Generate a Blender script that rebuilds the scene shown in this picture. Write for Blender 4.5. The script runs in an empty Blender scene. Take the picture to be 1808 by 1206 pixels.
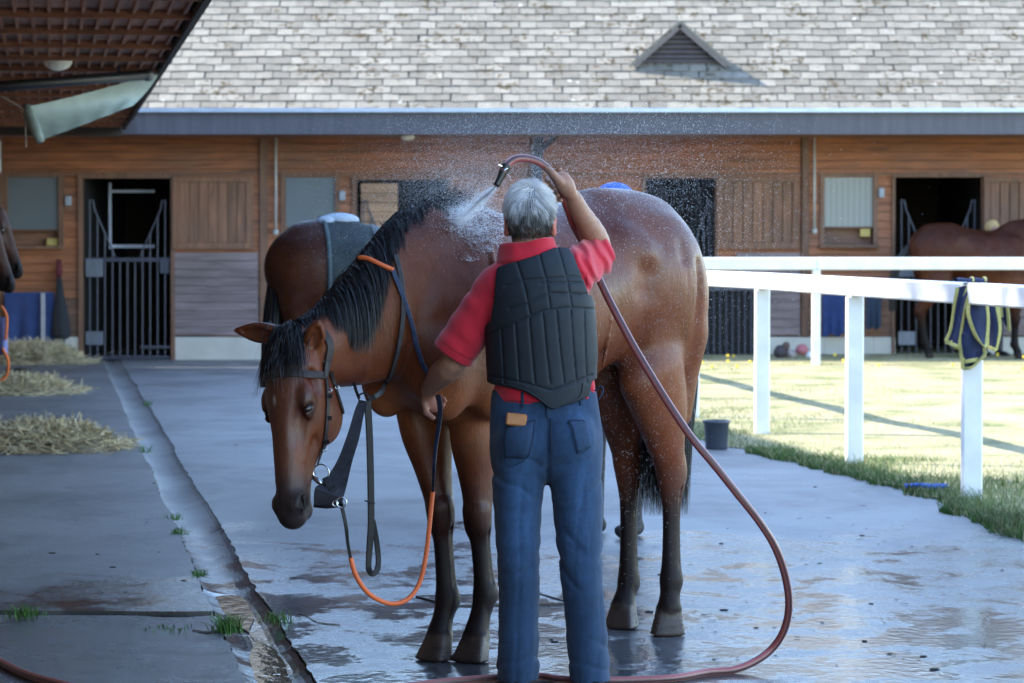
import bpy, math, random
import numpy as np
from mathutils import Vector, Matrix

scene = bpy.context.scene
COL = scene.collection
rng = np.random.default_rng(7)
random.seed(7)

# ------------------------------------------------------------------ camera, sky, sun, exposure
CAM_H = 1.5
FPX = 5022.0                       # focal length in photo pixels (photo 1808 px wide)
PITCH = math.atan((603 - 430) / FPX)
cam = bpy.data.cameras.new("camera")
cam.sensor_width = 36.0
cam.lens = 36.0 * FPX / 1808.0
cam.clip_start = 0.1
cam.clip_end = 2000
cam.dof.use_dof = True
cam.dof.focus_distance = 9.8
cam.dof.aperture_fstop = 7.0
cam_o = bpy.data.objects.new("camera", cam)
cam_o.location = (0, 0, CAM_H)
cam_o.rotation_euler = (math.radians(90) - PITCH, 0, 0)
COL.objects.link(cam_o)
scene.camera = cam_o

HRES = .006
SUN_DIR = Vector((0.92, -0.21, -0.71)).normalized()     # the way the light travels
to_sun = -SUN_DIR
elev = math.asin(to_sun.z)
azim = math.atan2(to_sun.x, to_sun.y)                   # from +Y towards +X
world = bpy.data.worlds.new("World")
scene.world = world
world.use_nodes = True
wn = world.node_tree.nodes
wl = world.node_tree.links
for n in list(wn): wn.remove(n)
w_out = wn.new("ShaderNodeOutputWorld")
w_bg = wn.new("ShaderNodeBackground")
w_sky = wn.new("ShaderNodeTexSky")
w_sky.sky_type = 'NISHITA'
w_sky.sun_disc = False
w_sky.sun_elevation = elev
w_sky.sun_rotation = azim
w_sky.air_density = 1.0
w_sky.dust_density = 0.3
w_sky.ozone_density = 1.5
w_bg.inputs['Strength'].default_value = 0.15
wl.new(w_sky.outputs[0], w_bg.inputs[0])
wl.new(w_bg.outputs[0], w_out.inputs[0])
sun = bpy.data.lights.new("sun", 'SUN')
sun.energy = 2.8
sun.angle = math.radians(0.53)
sun.color = (1.0, 0.95, 0.86)
sun_o = bpy.data.objects.new("sun", sun)
sun_o.rotation_euler = SUN_DIR.to_track_quat('-Z', 'Y').to_euler()
sun_o.location = (-20, 10, 20)
COL.objects.link(sun_o)
scene.view_settings.view_transform = 'Standard'
scene.view_settings.look = 'None'
scene.view_settings.gamma = 1.0
scene.view_settings.exposure = 2.62
scene.view_settings.use_curve_mapping = False
scene.render.engine = 'CYCLES'
scene.cycles.use_denoising = True
scene.cycles.max_bounces = 10
scene.cycles.diffuse_bounces = 8
scene.cycles.transmission_bounces = 8
scene.cycles.transparent_max_bounces = 24

# ------------------------------------------------------------------ helpers
ST, CT = math.sin(PITCH), math.cos(PITCH)
def P(px, py, D):
    """the point at depth D (world y) that the photo shows at pixel px, py"""
    x = (px - 904) / FPX; u = (603 - py) / FPX
    dy = CT + ST * u; dz = -ST + CT * u
    t = D / dy
    return np.array([x * t, D, CAM_H + dz * t])
def G(px, py, z=0.0):
    """the point at height z that the photo shows at pixel px, py"""
    x = (px - 904) / FPX; u = (603 - py) / FPX
    dy = CT + ST * u; dz = -ST + CT * u
    t = (z - CAM_H) / dz
    return np.array([x * t, dy * t, z])
A = lambda *v: np.array(v, dtype=float)

def nrm(v):
    v = np.asarray(v, float)
    return v / max(1e-9, np.linalg.norm(v))

def obj(name, me, mat=None, parent=None, loc=None, rot=None, smooth=False):
    o = bpy.data.objects.new(name, me)
    COL.objects.link(o)
    if mat is not None and me is not None and len(me.materials) == 0:
        me.materials.append(mat)
    if parent is not None: o.parent = parent
    if loc is not None: o.location = tuple(loc)
    if rot is not None: o.rotation_euler = rot
    if smooth:
        me.polygons.foreach_set('use_smooth', np.ones(len(me.polygons), dtype=bool))
    return o
def tag(o, label=None, cat=None, group=None, kind=None):
    if label: o['label'] = label
    if cat: o['category'] = cat
    if group: o['group'] = group
    if kind: o['kind'] = kind
    return o
def thing(name, label, cat, loc=(0, 0, 0), rz=0.0, group=None, rot=None):
    o = bpy.data.objects.new(name, None)
    COL.objects.link(o)
    o.location = tuple(loc)
    o.rotation_euler = rot if rot else (0, 0, rz)
    o.empty_display_size = 0.1
    return tag(o, label, cat, group)
def copy_tree(o, parent=None, label=None):
    c = o.copy(); COL.objects.link(c)
    if parent is not None: c.parent = parent
    if label: c['label'] = label
    for ch in KIDS.get(o.name, []):
        copy_tree(ch, c)
    return c
KIDS = {}
def kids_of(root):
    KIDS.clear()
    for o in bpy.data.objects:
        if o.parent is not None: KIDS.setdefault(o.parent.name, []).append(o)

def mesh_np(name, V, F, colors=None, smooth=False, mat=None):
    """V (n,3); F (m,3|4) array or list of lists"""
    me = bpy.data.meshes.new(name)
    V = np.asarray(V, dtype=np.float32)
    if isinstance(F, np.ndarray):
        m, k = F.shape
        me.vertices.add(len(V)); me.vertices.foreach_set('co', V.ravel())
        me.loops.add(m * k); me.loops.foreach_set('vertex_index', F.astype(np.int32).ravel())
        me.polygons.add(m)
        me.polygons.foreach_set('loop_start', np.arange(0, m * k, k, dtype=np.int32))
        me.polygons.foreach_set('loop_total', np.full(m, k, dtype=np.int32))
        me.update(calc_edges=True)
    else:
        me.from_pydata([tuple(v) for v in V], [], F)
        me.update()
    if colors is not None:
        at = me.color_attributes.new('Col', 'FLOAT_COLOR', 'POINT')
        c = np.ones((len(V), 4), dtype=np.float32); c[:, :3] = colors
        at.data.foreach_set('color', c.ravel())
    if smooth:
        me.polygons.foreach_set('use_smooth', np.ones(len(me.polygons), dtype=bool))
    if mat: me.materials.append(mat)
    return me

class MB:
    """collects shapes into one mesh"""
    def __init__(s): s.v = []; s.f = []; s.n = 0
    def add(s, V, F):
        s.v.extend([tuple(map(float, p)) for p in V])
        s.f.extend([[i + s.n for i in f] for f in F]); s.n += len(V)
    def box(s, c, size, R=None, bev=0.0):
        hx, hy, hz = size[0] / 2, size[1] / 2, size[2] / 2
        if bev <= 0:
            V = [(x, y, z) for x in (-hx, hx) for y in (-hy, hy) for z in (-hz, hz)]
            F = [[0, 1, 3, 2], [4, 6, 7, 5], [0, 4, 5, 1], [2, 3, 7, 6], [0, 2, 6, 4], [1, 5, 7, 3]]
        else:
            b = bev; V = []; idx = {}
            for sx in (-1, 1):
                for sy in (-1, 1):
                    for sz in (-1, 1):
                        for ax in range(3):
                            p = [sx * (hx - b), sy * (hy - b), sz * (hz - b)]
                            p[ax] = (sx * hx, sy * hy, sz * hz)[ax]
                            idx[(sx, sy, sz, ax)] = len(V); V.append(tuple(p))
            F = []
            for ax in range(3):
                o1, o2 = [a for a in range(3) if a != ax]
                for sg in (-1, 1):
                    q = []
                    for a, b2 in ((-1, -1), (1, -1), (1, 1), (-1, 1)):
                        t = [0, 0, 0]; t[ax] = sg; t[o1] = a; t[o2] = b2
                        q.append(idx[(t[0], t[1], t[2], ax)])
                    F.append(q)
                for a in (-1, 1):
                    for b2 in (-1, 1):
                        q = []
                        for sg, wh in ((-1, o1), (1, o1), (1, o2), (-1, o2)):
                            t = [0, 0, 0]; t[ax] = sg; t[o1] = a; t[o2] = b2
                            q.append(idx[(t[0], t[1], t[2], wh)])
                        F.append(q)
            for sx in (-1, 1):
                for sy in (-1, 1):
                    for sz in (-1, 1):
                        F.append([idx[(sx, sy, sz, a)] for a in range(3)])
        V = np.array(V)
        if R is not None: V = V @ np.asarray(R, float).T
        s.add(V + np.asarray(c, float), F)
        return s
    def bar(s, p0, p1, w, h, side=None, bev=0.0):
        """a beam from p0 to p1; w across 'side', h across the third axis"""
        p0 = np.asarray(p0, float); p1 = np.asarray(p1, float)
        T = nrm(p1 - p0)
        if side is None: side = A(1, 0, 0) if abs(T[0]) < .9 else A(0, 1, 0)
        S = nrm(np.asarray(side, float) - T * np.dot(side, T)); U = np.cross(T, S)
        R = np.stack([S, T, U], axis=1)
        return s.box((p0 + p1) / 2, (w, np.linalg.norm(p1 - p0), h), R, bev)
    def tube(s, pts, r, n=8, cap=True, closed=False):
        pts = np.asarray(pts, float); m = len(pts)
        r = np.full(m, r, float) if np.isscalar(r) else np.asarray(r, float)
        T = np.gradient(pts, axis=0)
        if closed:
            T = np.roll(pts, -1, 0) - np.roll(pts, 1, 0)
        T /= np.maximum(1e-9, np.linalg.norm(T, axis=1))[:, None]
        u = np.cross(T[0], A(0, 0, 1))
        if np.linalg.norm(u) < 1e-3: u = np.cross(T[0], A(1, 0, 0))
        u = nrm(u); V = []
        for i in range(m):
            u = nrm(u - T[i] * np.dot(u, T[i])); w = np.cross(T[i], u)
            for k in range(n):
                a = 2 * math.pi * k / n
                V.append(pts[i] + r[i] * (math.cos(a) * u + math.sin(a) * w))
        F = []
        for i in range(m if closed else m - 1):
            j = (i + 1) % m
            for k in range(n):
                k2 = (k + 1) % n
                F.append([i * n + k, i * n + k2, j * n + k2, j * n + k])
        if cap and not closed:
            F.append(list(range(n))[::-1]); F.append([(m - 1) * n + k for k in range(n)])
        s.add(V, F); return s
    def strap(s, pts, w, t, nor):
        """a flat strap along pts; nor = outward normal per point (or one)"""
        pts = np.asarray(pts, float); m = len(pts)
        nor = np.asarray(nor, float)
        if nor.ndim == 1: nor = np.tile(nor, (m, 1))
        w = np.full(m, w, float) if np.isscalar(w) else np.asarray(w, float)
        T = np.gradient(pts, axis=0); V = []
        for i in range(m):
            t_ = nrm(T[i]); N = nrm(nor[i] - t_ * np.dot(nor[i], t_)); B = np.cross(t_, N)
            for a, b in ((-1, -1), (1, -1), (1, 0.6), (.7, 1), (-.7, 1), (-1, 0.6)):
                V.append(pts[i] + B * a * w[i] / 2 + N * b * t / 2)
        F = []
        for i in range(m - 1):
            for k in range(6):
                k2 = (k + 1) % 6
                F.append([i * 6 + k, i * 6 + k2, i * 6 + 6 + k2, i * 6 + 6 + k])
        F.append([5, 4, 3, 2, 1, 0]); F.append([(m - 1) * 6 + k for k in range(6)])
        s.add(V, F); return s
    def ball(s, c, r, nu=12, nv=8):
        r = np.array([r] * 3) if np.isscalar(r) else np.asarray(r, float)
        V = [A(0, 0, 1)]; 
        for i in range(1, nv):
            th = math.pi * i / nv
            for k in range(nu):
                ph = 2 * math.pi * k / nu
                V.append(A(math.sin(th) * math.cos(ph), math.sin(th) * math.sin(ph), math.cos(th)))
        V.append(A(0, 0, -1)); F = []
        for k in range(nu): F.append([0, 1 + k, 1 + (k + 1) % nu])
        for i in range(nv - 2):
            for k in range(nu):
                a = 1 + i * nu + k; b = 1 + i * nu + (k + 1) % nu
                F.append([a, a + nu, b + nu, b])
        e = len(V) - 1
        for k in range(nu): F.append([e, e - nu + (k + 1) % nu, e - nu + k])
        s.add(np.array(V) * r + np.asarray(c, float), F); return s
    def mesh(s, name, smooth=False):
        me = bpy.data.meshes.new(name)
        me.from_pydata(s.v, [], s.f); me.update()
        if smooth: me.polygons.foreach_set('use_smooth', np.ones(len(me.polygons), dtype=bool))
        return me
    def build(s, name, mat, parent=None, smooth=False, loc=None, rot=None):
        return obj(name, s.mesh(name, smooth), mat, parent, loc, rot)

def catmull(pts, n):
    pts = np.asarray(pts, float); out = []
    m = len(pts)
    for i in range(m - 1):
        p0 = pts[max(i - 1, 0)]; p1 = pts[i]; p2 = pts[i + 1]; p3 = pts[min(i + 2, m - 1)]
        for k in range(n):
            t = k / n
            out.append(0.5 * ((2 * p1) + (-p0 + p2) * t + (2 * p0 - 5 * p1 + 4 * p2 - p3) * t * t + (-p0 + 3 * p1 - 3 * p2 + p3) * t ** 3))
    out.append(pts[-1])
    return np.array(out)

# ---- value noise in numpy
_perm = np.random.default_rng(3).random(65536).astype(np.float32)
def vnoise(p):
    p = np.asarray(p, np.float64); i = np.floor(p).astype(np.int64); f = p - i
    f = f * f * (3 - 2 * f); r = 0
    for dx in (0, 1):
        for dy in (0, 1):
            for dz in (0, 1):
                h = ((i[..., 0] + dx) * 73856093 ^ (i[..., 1] + dy) * 19349663 ^ (i[..., 2] + dz) * 83492791) & 65535
                w = (f[..., 0] if dx else 1 - f[..., 0]) * (f[..., 1] if dy else 1 - f[..., 1]) * (f[..., 2] if dz else 1 - f[..., 2])
                r = r + w * _perm[h]
    return r * 2 - 1
def fbm(p, o=3):
    p = np.asarray(p, float); a = 1; s = 0; t = 0
    for k in range(o):
        s = s + a * vnoise(p * 2 ** k + 17.3 * k); t += a; a *= .5
    return s / t

# ---- implicit surfaces: smooth unions of tapered shapes, meshed by surface nets
class Field:
    def __init__(s, lo, hi, h):
        s.lo = np.asarray(lo, float); s.h = h
        s.n = np.ceil((np.asarray(hi, float) - s.lo) / h).astype(int) + 1
        s.d = np.full(s.n, 0.12, dtype=np.float32)
        s.ax = [s.lo[i] + h * np.arange(s.n[i]) for i in range(3)]
    def sub(s, lo, hi):
        a = np.clip(np.floor((np.asarray(lo) - s.lo) / s.h).astype(int), 0, s.n)
        b = np.clip(np.ceil((np.asarray(hi) - s.lo) / s.h).astype(int) + 1, 0, s.n)
        if np.any(b <= a): return None, None
        sl = tuple(slice(a[i], b[i]) for i in range(3))
        X = s.ax[0][sl[0]].astype(np.float32)[:, None, None]
        Y = s.ax[1][sl[1]].astype(np.float32)[None, :, None]
        Z = s.ax[2][sl[2]].astype(np.float32)[None, None, :]
        return sl, (X, Y, Z)
    def op(s, sl, d, k, mode):
        a = s.d[sl]
        if mode == 'add':
            if k > 0:
                h = np.maximum(k - np.abs(a - d), 0) / k
                s.d[sl] = np.minimum(a, d) - h * h * k * .25
            else: s.d[sl] = np.minimum(a, d)
        elif mode == 'cut':
            d = -d
            if k > 0:
                h = np.maximum(k - np.abs(a - d), 0) / k
                s.d[sl] = np.maximum(a, d) + h * h * k * .25
            else: s.d[sl] = np.maximum(a, d)
    def el(s, c, r, R=None, k=.02, mode='add'):
        """ellipsoid; R columns = its axes"""
        c = np.asarray(c, float); r = np.asarray(r, float); R = np.eye(3) if R is None else np.asarray(R, float)
        ext = np.sqrt(((R * r) ** 2).sum(1)) + k + .01
        sl, g = s.sub(c - ext, c + ext)
        if sl is None: return
        X, Y, Z = g[0] - c[0], g[1] - c[1], g[2] - c[2]
        q = 0; q2 = 0
        for i in range(3):
            w = X * R[0, i] + Y * R[1, i] + Z * R[2, i]
            q = q + (w / r[i]) ** 2; q2 = q2 + (w / r[i] ** 2) ** 2
        k0 = np.sqrt(q); k1 = np.sqrt(q2) + 1e-6
        s.op(sl, (k0 * (k0 - 1) / k1).astype(np.float32), k, mode)
    def seg(s, p0, p1, a0, a1, b0=None, b1=None, side=(0, 1, 0), k=.02, mode='add', n=None):
        p0 = np.asarray(p0, float); p1 = np.asarray(p1, float)
        b0 = a0 if b0 is None else b0; b1 = a1 if b1 is None else b1
        m = max(a0, a1, b0, b1) + k + .01
        sl, g = s.sub(np.minimum(p0, p1) - m, np.maximum(p0, p1) + m)
        if sl is None: return
        L = np.linalg.norm(p1 - p0); T = (p1 - p0) / max(L, 1e-6)
        S = np.asarray(side, float); S = S - T * np.dot(S, T)
        if np.linalg.norm(S) < 1e-4: S = A(1, 0, 0) - T * T[0]
        S = nrm(S); U = np.cross(T, S)
        X, Y, Z = g[0] - p0[0], g[1] - p0[1], g[2] - p0[2]
        ta = X * T[0] + Y * T[1] + Z * T[2]
        tc = np.clip(ta, 0, L); w = ta - tc; t = tc / max(L, 1e-6)
        u = X * S[0] + Y * S[1] + Z * S[2]; v = X * U[0] + Y * U[1] + Z * U[2]
        a = a0 + (a1 - a0) * t; b = b0 + (b1 - b0) * t; c = np.minimum(a, b)
        q = np.sqrt((u / a) ** 2 + (v / b) ** 2 + (w / c) ** 2)
        k1 = np.sqrt((u / a ** 2) ** 2 + (v / b ** 2) ** 2 + (w / c ** 2) ** 2) + 1e-6
        s.op(sl, (q * (q - 1) / k1).astype(np.float32), k, mode)
    def loft(s, st, n=3, side=(0, 1, 0), k=.02, kin=.012, mode='add'):
        """st rows: x,y,z,a,b"""
        q = catmull(np.asarray(st, float), n)
        for i in range(len(q) - 1):
            s.seg(q[i, :3], q[i + 1, :3], q[i, 3], q[i + 1, 3], q[i, 4], q[i + 1, 4], side, k if i == 0 else kin, mode)
    def limb(s, pts, k=.02, kin=.008, n=3, mode='add', side=(0, 1, 0)):
        q = np.array([list(r_) + ([r_[3]] if len(r_) == 4 else []) for r_ in pts], float)
        s.loft(q, n, side, k, kin, mode)
    def extract(s, sm=1):
        d = s.d; sg = d < 0
        c = sg[:-1, :-1, :-1].astype(np.int8)
        cnt = np.zeros([x - 1 for x in d.shape], dtype=np.int8)
        offs = [(i, j, k) for i in (0, 1) for j in (0, 1) for k in (0, 1)]
        for o in offs:
            cnt += sg[o[0]:sg.shape[0] - 1 + o[0], o[1]:sg.shape[1] - 1 + o[1], o[2]:sg.shape[2] - 1 + o[2]]
        idx = np.argwhere((cnt > 0) & (cnt < 8))
        vid = np.full(cnt.shape, -1, dtype=np.int32)
        vid[idx[:, 0], idx[:, 1], idx[:, 2]] = np.arange(len(idx))
        acc = np.zeros((len(idx), 3)); num = np.zeros(len(idx))
        val = {o: d[idx[:, 0] + o[0], idx[:, 1] + o[1], idx[:, 2] + o[2]] for o in offs}
        for o in offs:
            for ax in range(3):
                if o[ax] == 0:
                    o2 = list(o); o2[ax] = 1; o2 = tuple(o2)
                    a = val[o]; b = val[o2]; m = (a < 0) != (b < 0)
                    t = a / np.where(m, a - b, 1)
                    p = np.tile(np.array(o, float), (len(idx), 1)); p[:, ax] = t
                    acc[m] += p[m]; num[m] += 1
        V = s.lo + s.h * (idx + acc / num[:, None])
        F = []
        for ax in range(3):
            o1, o2 = [(1, 2), (2, 0), (0, 1)][ax]
            sh = list(d.shape)
            a = [slice(0, x) for x in sh]; b = [slice(0, x) for x in sh]
            a[ax] = slice(0, sh[ax] - 1); b[ax] = slice(1, sh[ax])
            ch = sg[tuple(a)] != sg[tuple(b)]
            e = np.argwhere(ch)
            ok = (e[:, o1] > 0) & (e[:, o2] > 0) & (e[:, o1] < sh[o1] - 1) & (e[:, o2] < sh[o2] - 1)
            e = e[ok]
            neg = sg[e[:, 0], e[:, 1], e[:, 2]]
            q = []
            for d1, d2 in ((-1, -1), (0, -1), (0, 0), (-1, 0)):
                g = e.copy(); g[:, o1] += d1; g[:, o2] += d2
                q.append(vid[g[:, 0], g[:, 1], g[:, 2]])
            q = np.stack(q, 1)
            q[~neg] = q[~neg][:, ::-1]
            F.append(q)
        F = np.concatenate(F); F = F[(F >= 0).all(1)]
        if sm:
            E = np.concatenate([F[:, [0, 1]], F[:, [1, 2]], F[:, [2, 3]], F[:, [3, 0]]])
            for _ in range(sm):
                S_ = np.stack([np.bincount(E[:, 0], V[E[:, 1], i], len(V)) + np.bincount(E[:, 1], V[E[:, 0], i], len(V)) for i in range(3)], 1)
                C_ = np.bincount(E[:, 0], minlength=len(V)) + np.bincount(E[:, 1], minlength=len(V))
                V = V * .5 + .5 * S_ / np.maximum(C_, 1)[:, None]
        return V, F
def vnormals(V, F):
    n = np.cross(V[F[:, 2]] - V[F[:, 0]], V[F[:, 3]] - V[F[:, 1]])
    N = np.zeros_like(V)
    for i in range(4):
        for a in range(3): N[:, a] += np.bincount(F[:, i], n[:, a], len(V))
    return N / np.maximum(1e-12, np.linalg.norm(N, axis=1))[:, None]

def ribbons(name, lines, width, mat, parent=None, colors=None, taper=True):
    """lines: (n, m, 3) strands; width scalar or (n,); one mesh of thin ribbons"""
    L = np.asarray(lines, float); n, m, _ = L.shape
    T = np.gradient(L, axis=1)
    rd = rng.normal(size=(n, 1, 3))
    S = np.cross(T, rd); S /= np.maximum(1e-9, np.linalg.norm(S, axis=2))[..., None]
    w = np.broadcast_to(np.asarray(width, float).reshape(-1, 1), (n, 1))
    tp = np.linspace(1, .15, m) if taper else np.ones(m)
    W = w * tp[None, :] / 2
    V = np.stack([L - S * W[..., None], L + S * W[..., None]], axis=2).reshape(-1, 3)
    base = (np.arange(n) * m * 2)[:, None] + (np.arange(m - 1) * 2)[None, :]
    F = np.stack([base, base + 1, base + 3, base + 2], axis=-1).reshape(-1, 4)
    C = None
    if colors is not None: C = np.repeat(np.asarray(colors, float), m * 2, axis=0)
    me = mesh_np(name, V, F, C, smooth=True, mat=mat)
    return obj(name, me, None, parent)

# ------------------------------------------------------------------ materials
def newmat(name):
    m = bpy.data.materials.new(name); m.use_nodes = True
    nt = m.node_tree; b = nt.nodes['Principled BSDF']
    return m, nt, b
def node(nt, t, **kw):
    n = nt.nodes.new(t)
    for k, v in kw.items():
        if k in n.inputs.keys(): n.inputs[k].default_value = v
        else: setattr(n, k, v)
    return n
def c4(c): return (c[0], c[1], c[2], 1.0)
def ramp(nt, src, stops):
    r = nt.nodes.new('ShaderNodeValToRGB')
    els = r.color_ramp.elements
    while len(els) < len(stops): els.new(0.5)
    for e, (p, c) in zip(els, stops):
        e.position = p; e.color = c4(c) if hasattr(c, '__len__') else (c, c, c, 1)
    nt.links.new(src, r.inputs[0]); return r
def mix(nt, fac, a, b, mode='MIX'):
    m = nt.nodes.new('ShaderNodeMix'); m.data_type = 'RGBA'; m.blend_type = mode
    for sock, v in ((m.inputs[0], fac), (m.inputs[6], a), (m.inputs[7], b)):
        if isinstance(v, bpy.types.NodeSocket): nt.links.new(v, sock)
        elif hasattr(v, '__len__'): sock.default_value = c4(v)
        else: sock.default_value = v
    return m.outputs[2]
def coords(nt, scale=(1, 1, 1), world=True):
    g = nt.nodes.new('ShaderNodeNewGeometry' if world else 'ShaderNodeTexCoord')
    mp = nt.nodes.new('ShaderNodeMapping')
    nt.links.new(g.outputs['Position' if world else 'Object'], mp.inputs[0])
    mp.inputs['Scale'].default_value = scale
    return mp.outputs[0]
def noise(nt, vec, scale, detail=4, rough=.55, dist=0):
    n = nt.nodes.new('ShaderNodeTexNoise')
    n.inputs['Scale'].default_value = scale; n.inputs['Detail'].default_value = detail
    n.inputs['Roughness'].default_value = rough; n.inputs['Distortion'].default_value = dist
    nt.links.new(vec, n.inputs['Vector']); return n.outputs['Fac']
def bump(nt, b, h, strength=.3, dist=.01):
    n = nt.nodes.new('ShaderNodeBump'); n.inputs['Strength'].default_value = strength
    n.inputs['Distance'].default_value = dist
    nt.links.new(h, n.inputs['Height']); nt.links.new(n.outputs[0], b.inputs['Normal']); return n
def simple(name, col, rough=.6, metal=0., var=.15, nscale=12, bmp=.2, bdist=.003, scale=(1, 1, 1), world=True, spec=.5):
    m, nt, b = newmat(name)
    v = coords(nt, scale, world)
    f = noise(nt, v, nscale, 5)
    c = np.array(col, float)
    r = ramp(nt, f, [(.25, c * (1 - var)), (.75, np.minimum(1, c * (1 + var)))])
    nt.links.new(r.outputs[0], b.inputs['Base Color'])
    b.inputs['Roughness'].default_value = rough; b.inputs['Metallic'].default_value = metal
    b.inputs['Specular IOR Level'].default_value = spec
    if bmp > 0: bump(nt, b, noise(nt, v, nscale * 4, 4), bmp, bdist)
    return m
def vcol_mat(name, rough=.5, nscale=40, var=.2, bmp=.25, bdist=.002, world=True, scale=(1, 1, 1), spec=.5, sheen=0., coat=0., island=0.):
    m, nt, b = newmat(name)
    a = nt.nodes.new('ShaderNodeAttribute'); a.attribute_name = 'Col'
    v = coords(nt, scale, world)
    f = noise(nt, v, nscale, 5)
    r = ramp(nt, f, [(.25, 1 - var), (.75, 1 + var)])
    c = mix(nt, 1.0, a.outputs['Color'], r.outputs[0], 'MULTIPLY')
    nt.links.new(c, b.inputs['Base Color'])
    b.inputs['Roughness'].default_value = rough
    b.inputs['Specular IOR Level'].default_value = spec
    b.inputs['Sheen Weight'].default_value = sheen
    b.inputs['Coat Weight'].default_value = coat
    b.inputs['Coat Roughness'].default_value = .25
    if bmp > 0: bump(nt, b, f, bmp, bdist)
    return m

# ------------------------------------------------------------------ horses
HF = nrm([-.679, -.734, 0]); HL = A(.734, -.679, 0); HO = A(.506, 10.96, 0)
def h2w(p): 
    p = np.asarray(p, float)
    return HO + p[..., 0:1] * HF + p[..., 1:2] * HL + p[..., 2:3] * A(0, 0, 1)
def w2h(p):
    q = np.asarray(p, float) - HO
    return np.stack([q @ HF, q @ HL, q[..., 2]], axis=-1)
def HP(px, py, D): return w2h(P(px, py, D))

class Head:
    """head frame: a = poll to muzzle, b = out of the face, c = towards the horse's left"""
    def __init__(s, poll, Adir, Bdir, scale=1.0):
        s.o = np.asarray(poll, float); s.A = nrm(Adir)
        s.B = nrm(np.asarray(Bdir, float) - s.A * np.dot(Bdir, s.A)); s.C = np.cross(s.B, s.A)
        if s.C[1] < 0: s.C = -s.C
        s.k = scale; s.R = np.stack([s.A, s.B, s.C], 1)
    def __call__(s, a, b, c): return s.o + s.k * (a * s.A + b * s.B + c * s.C)

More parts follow.
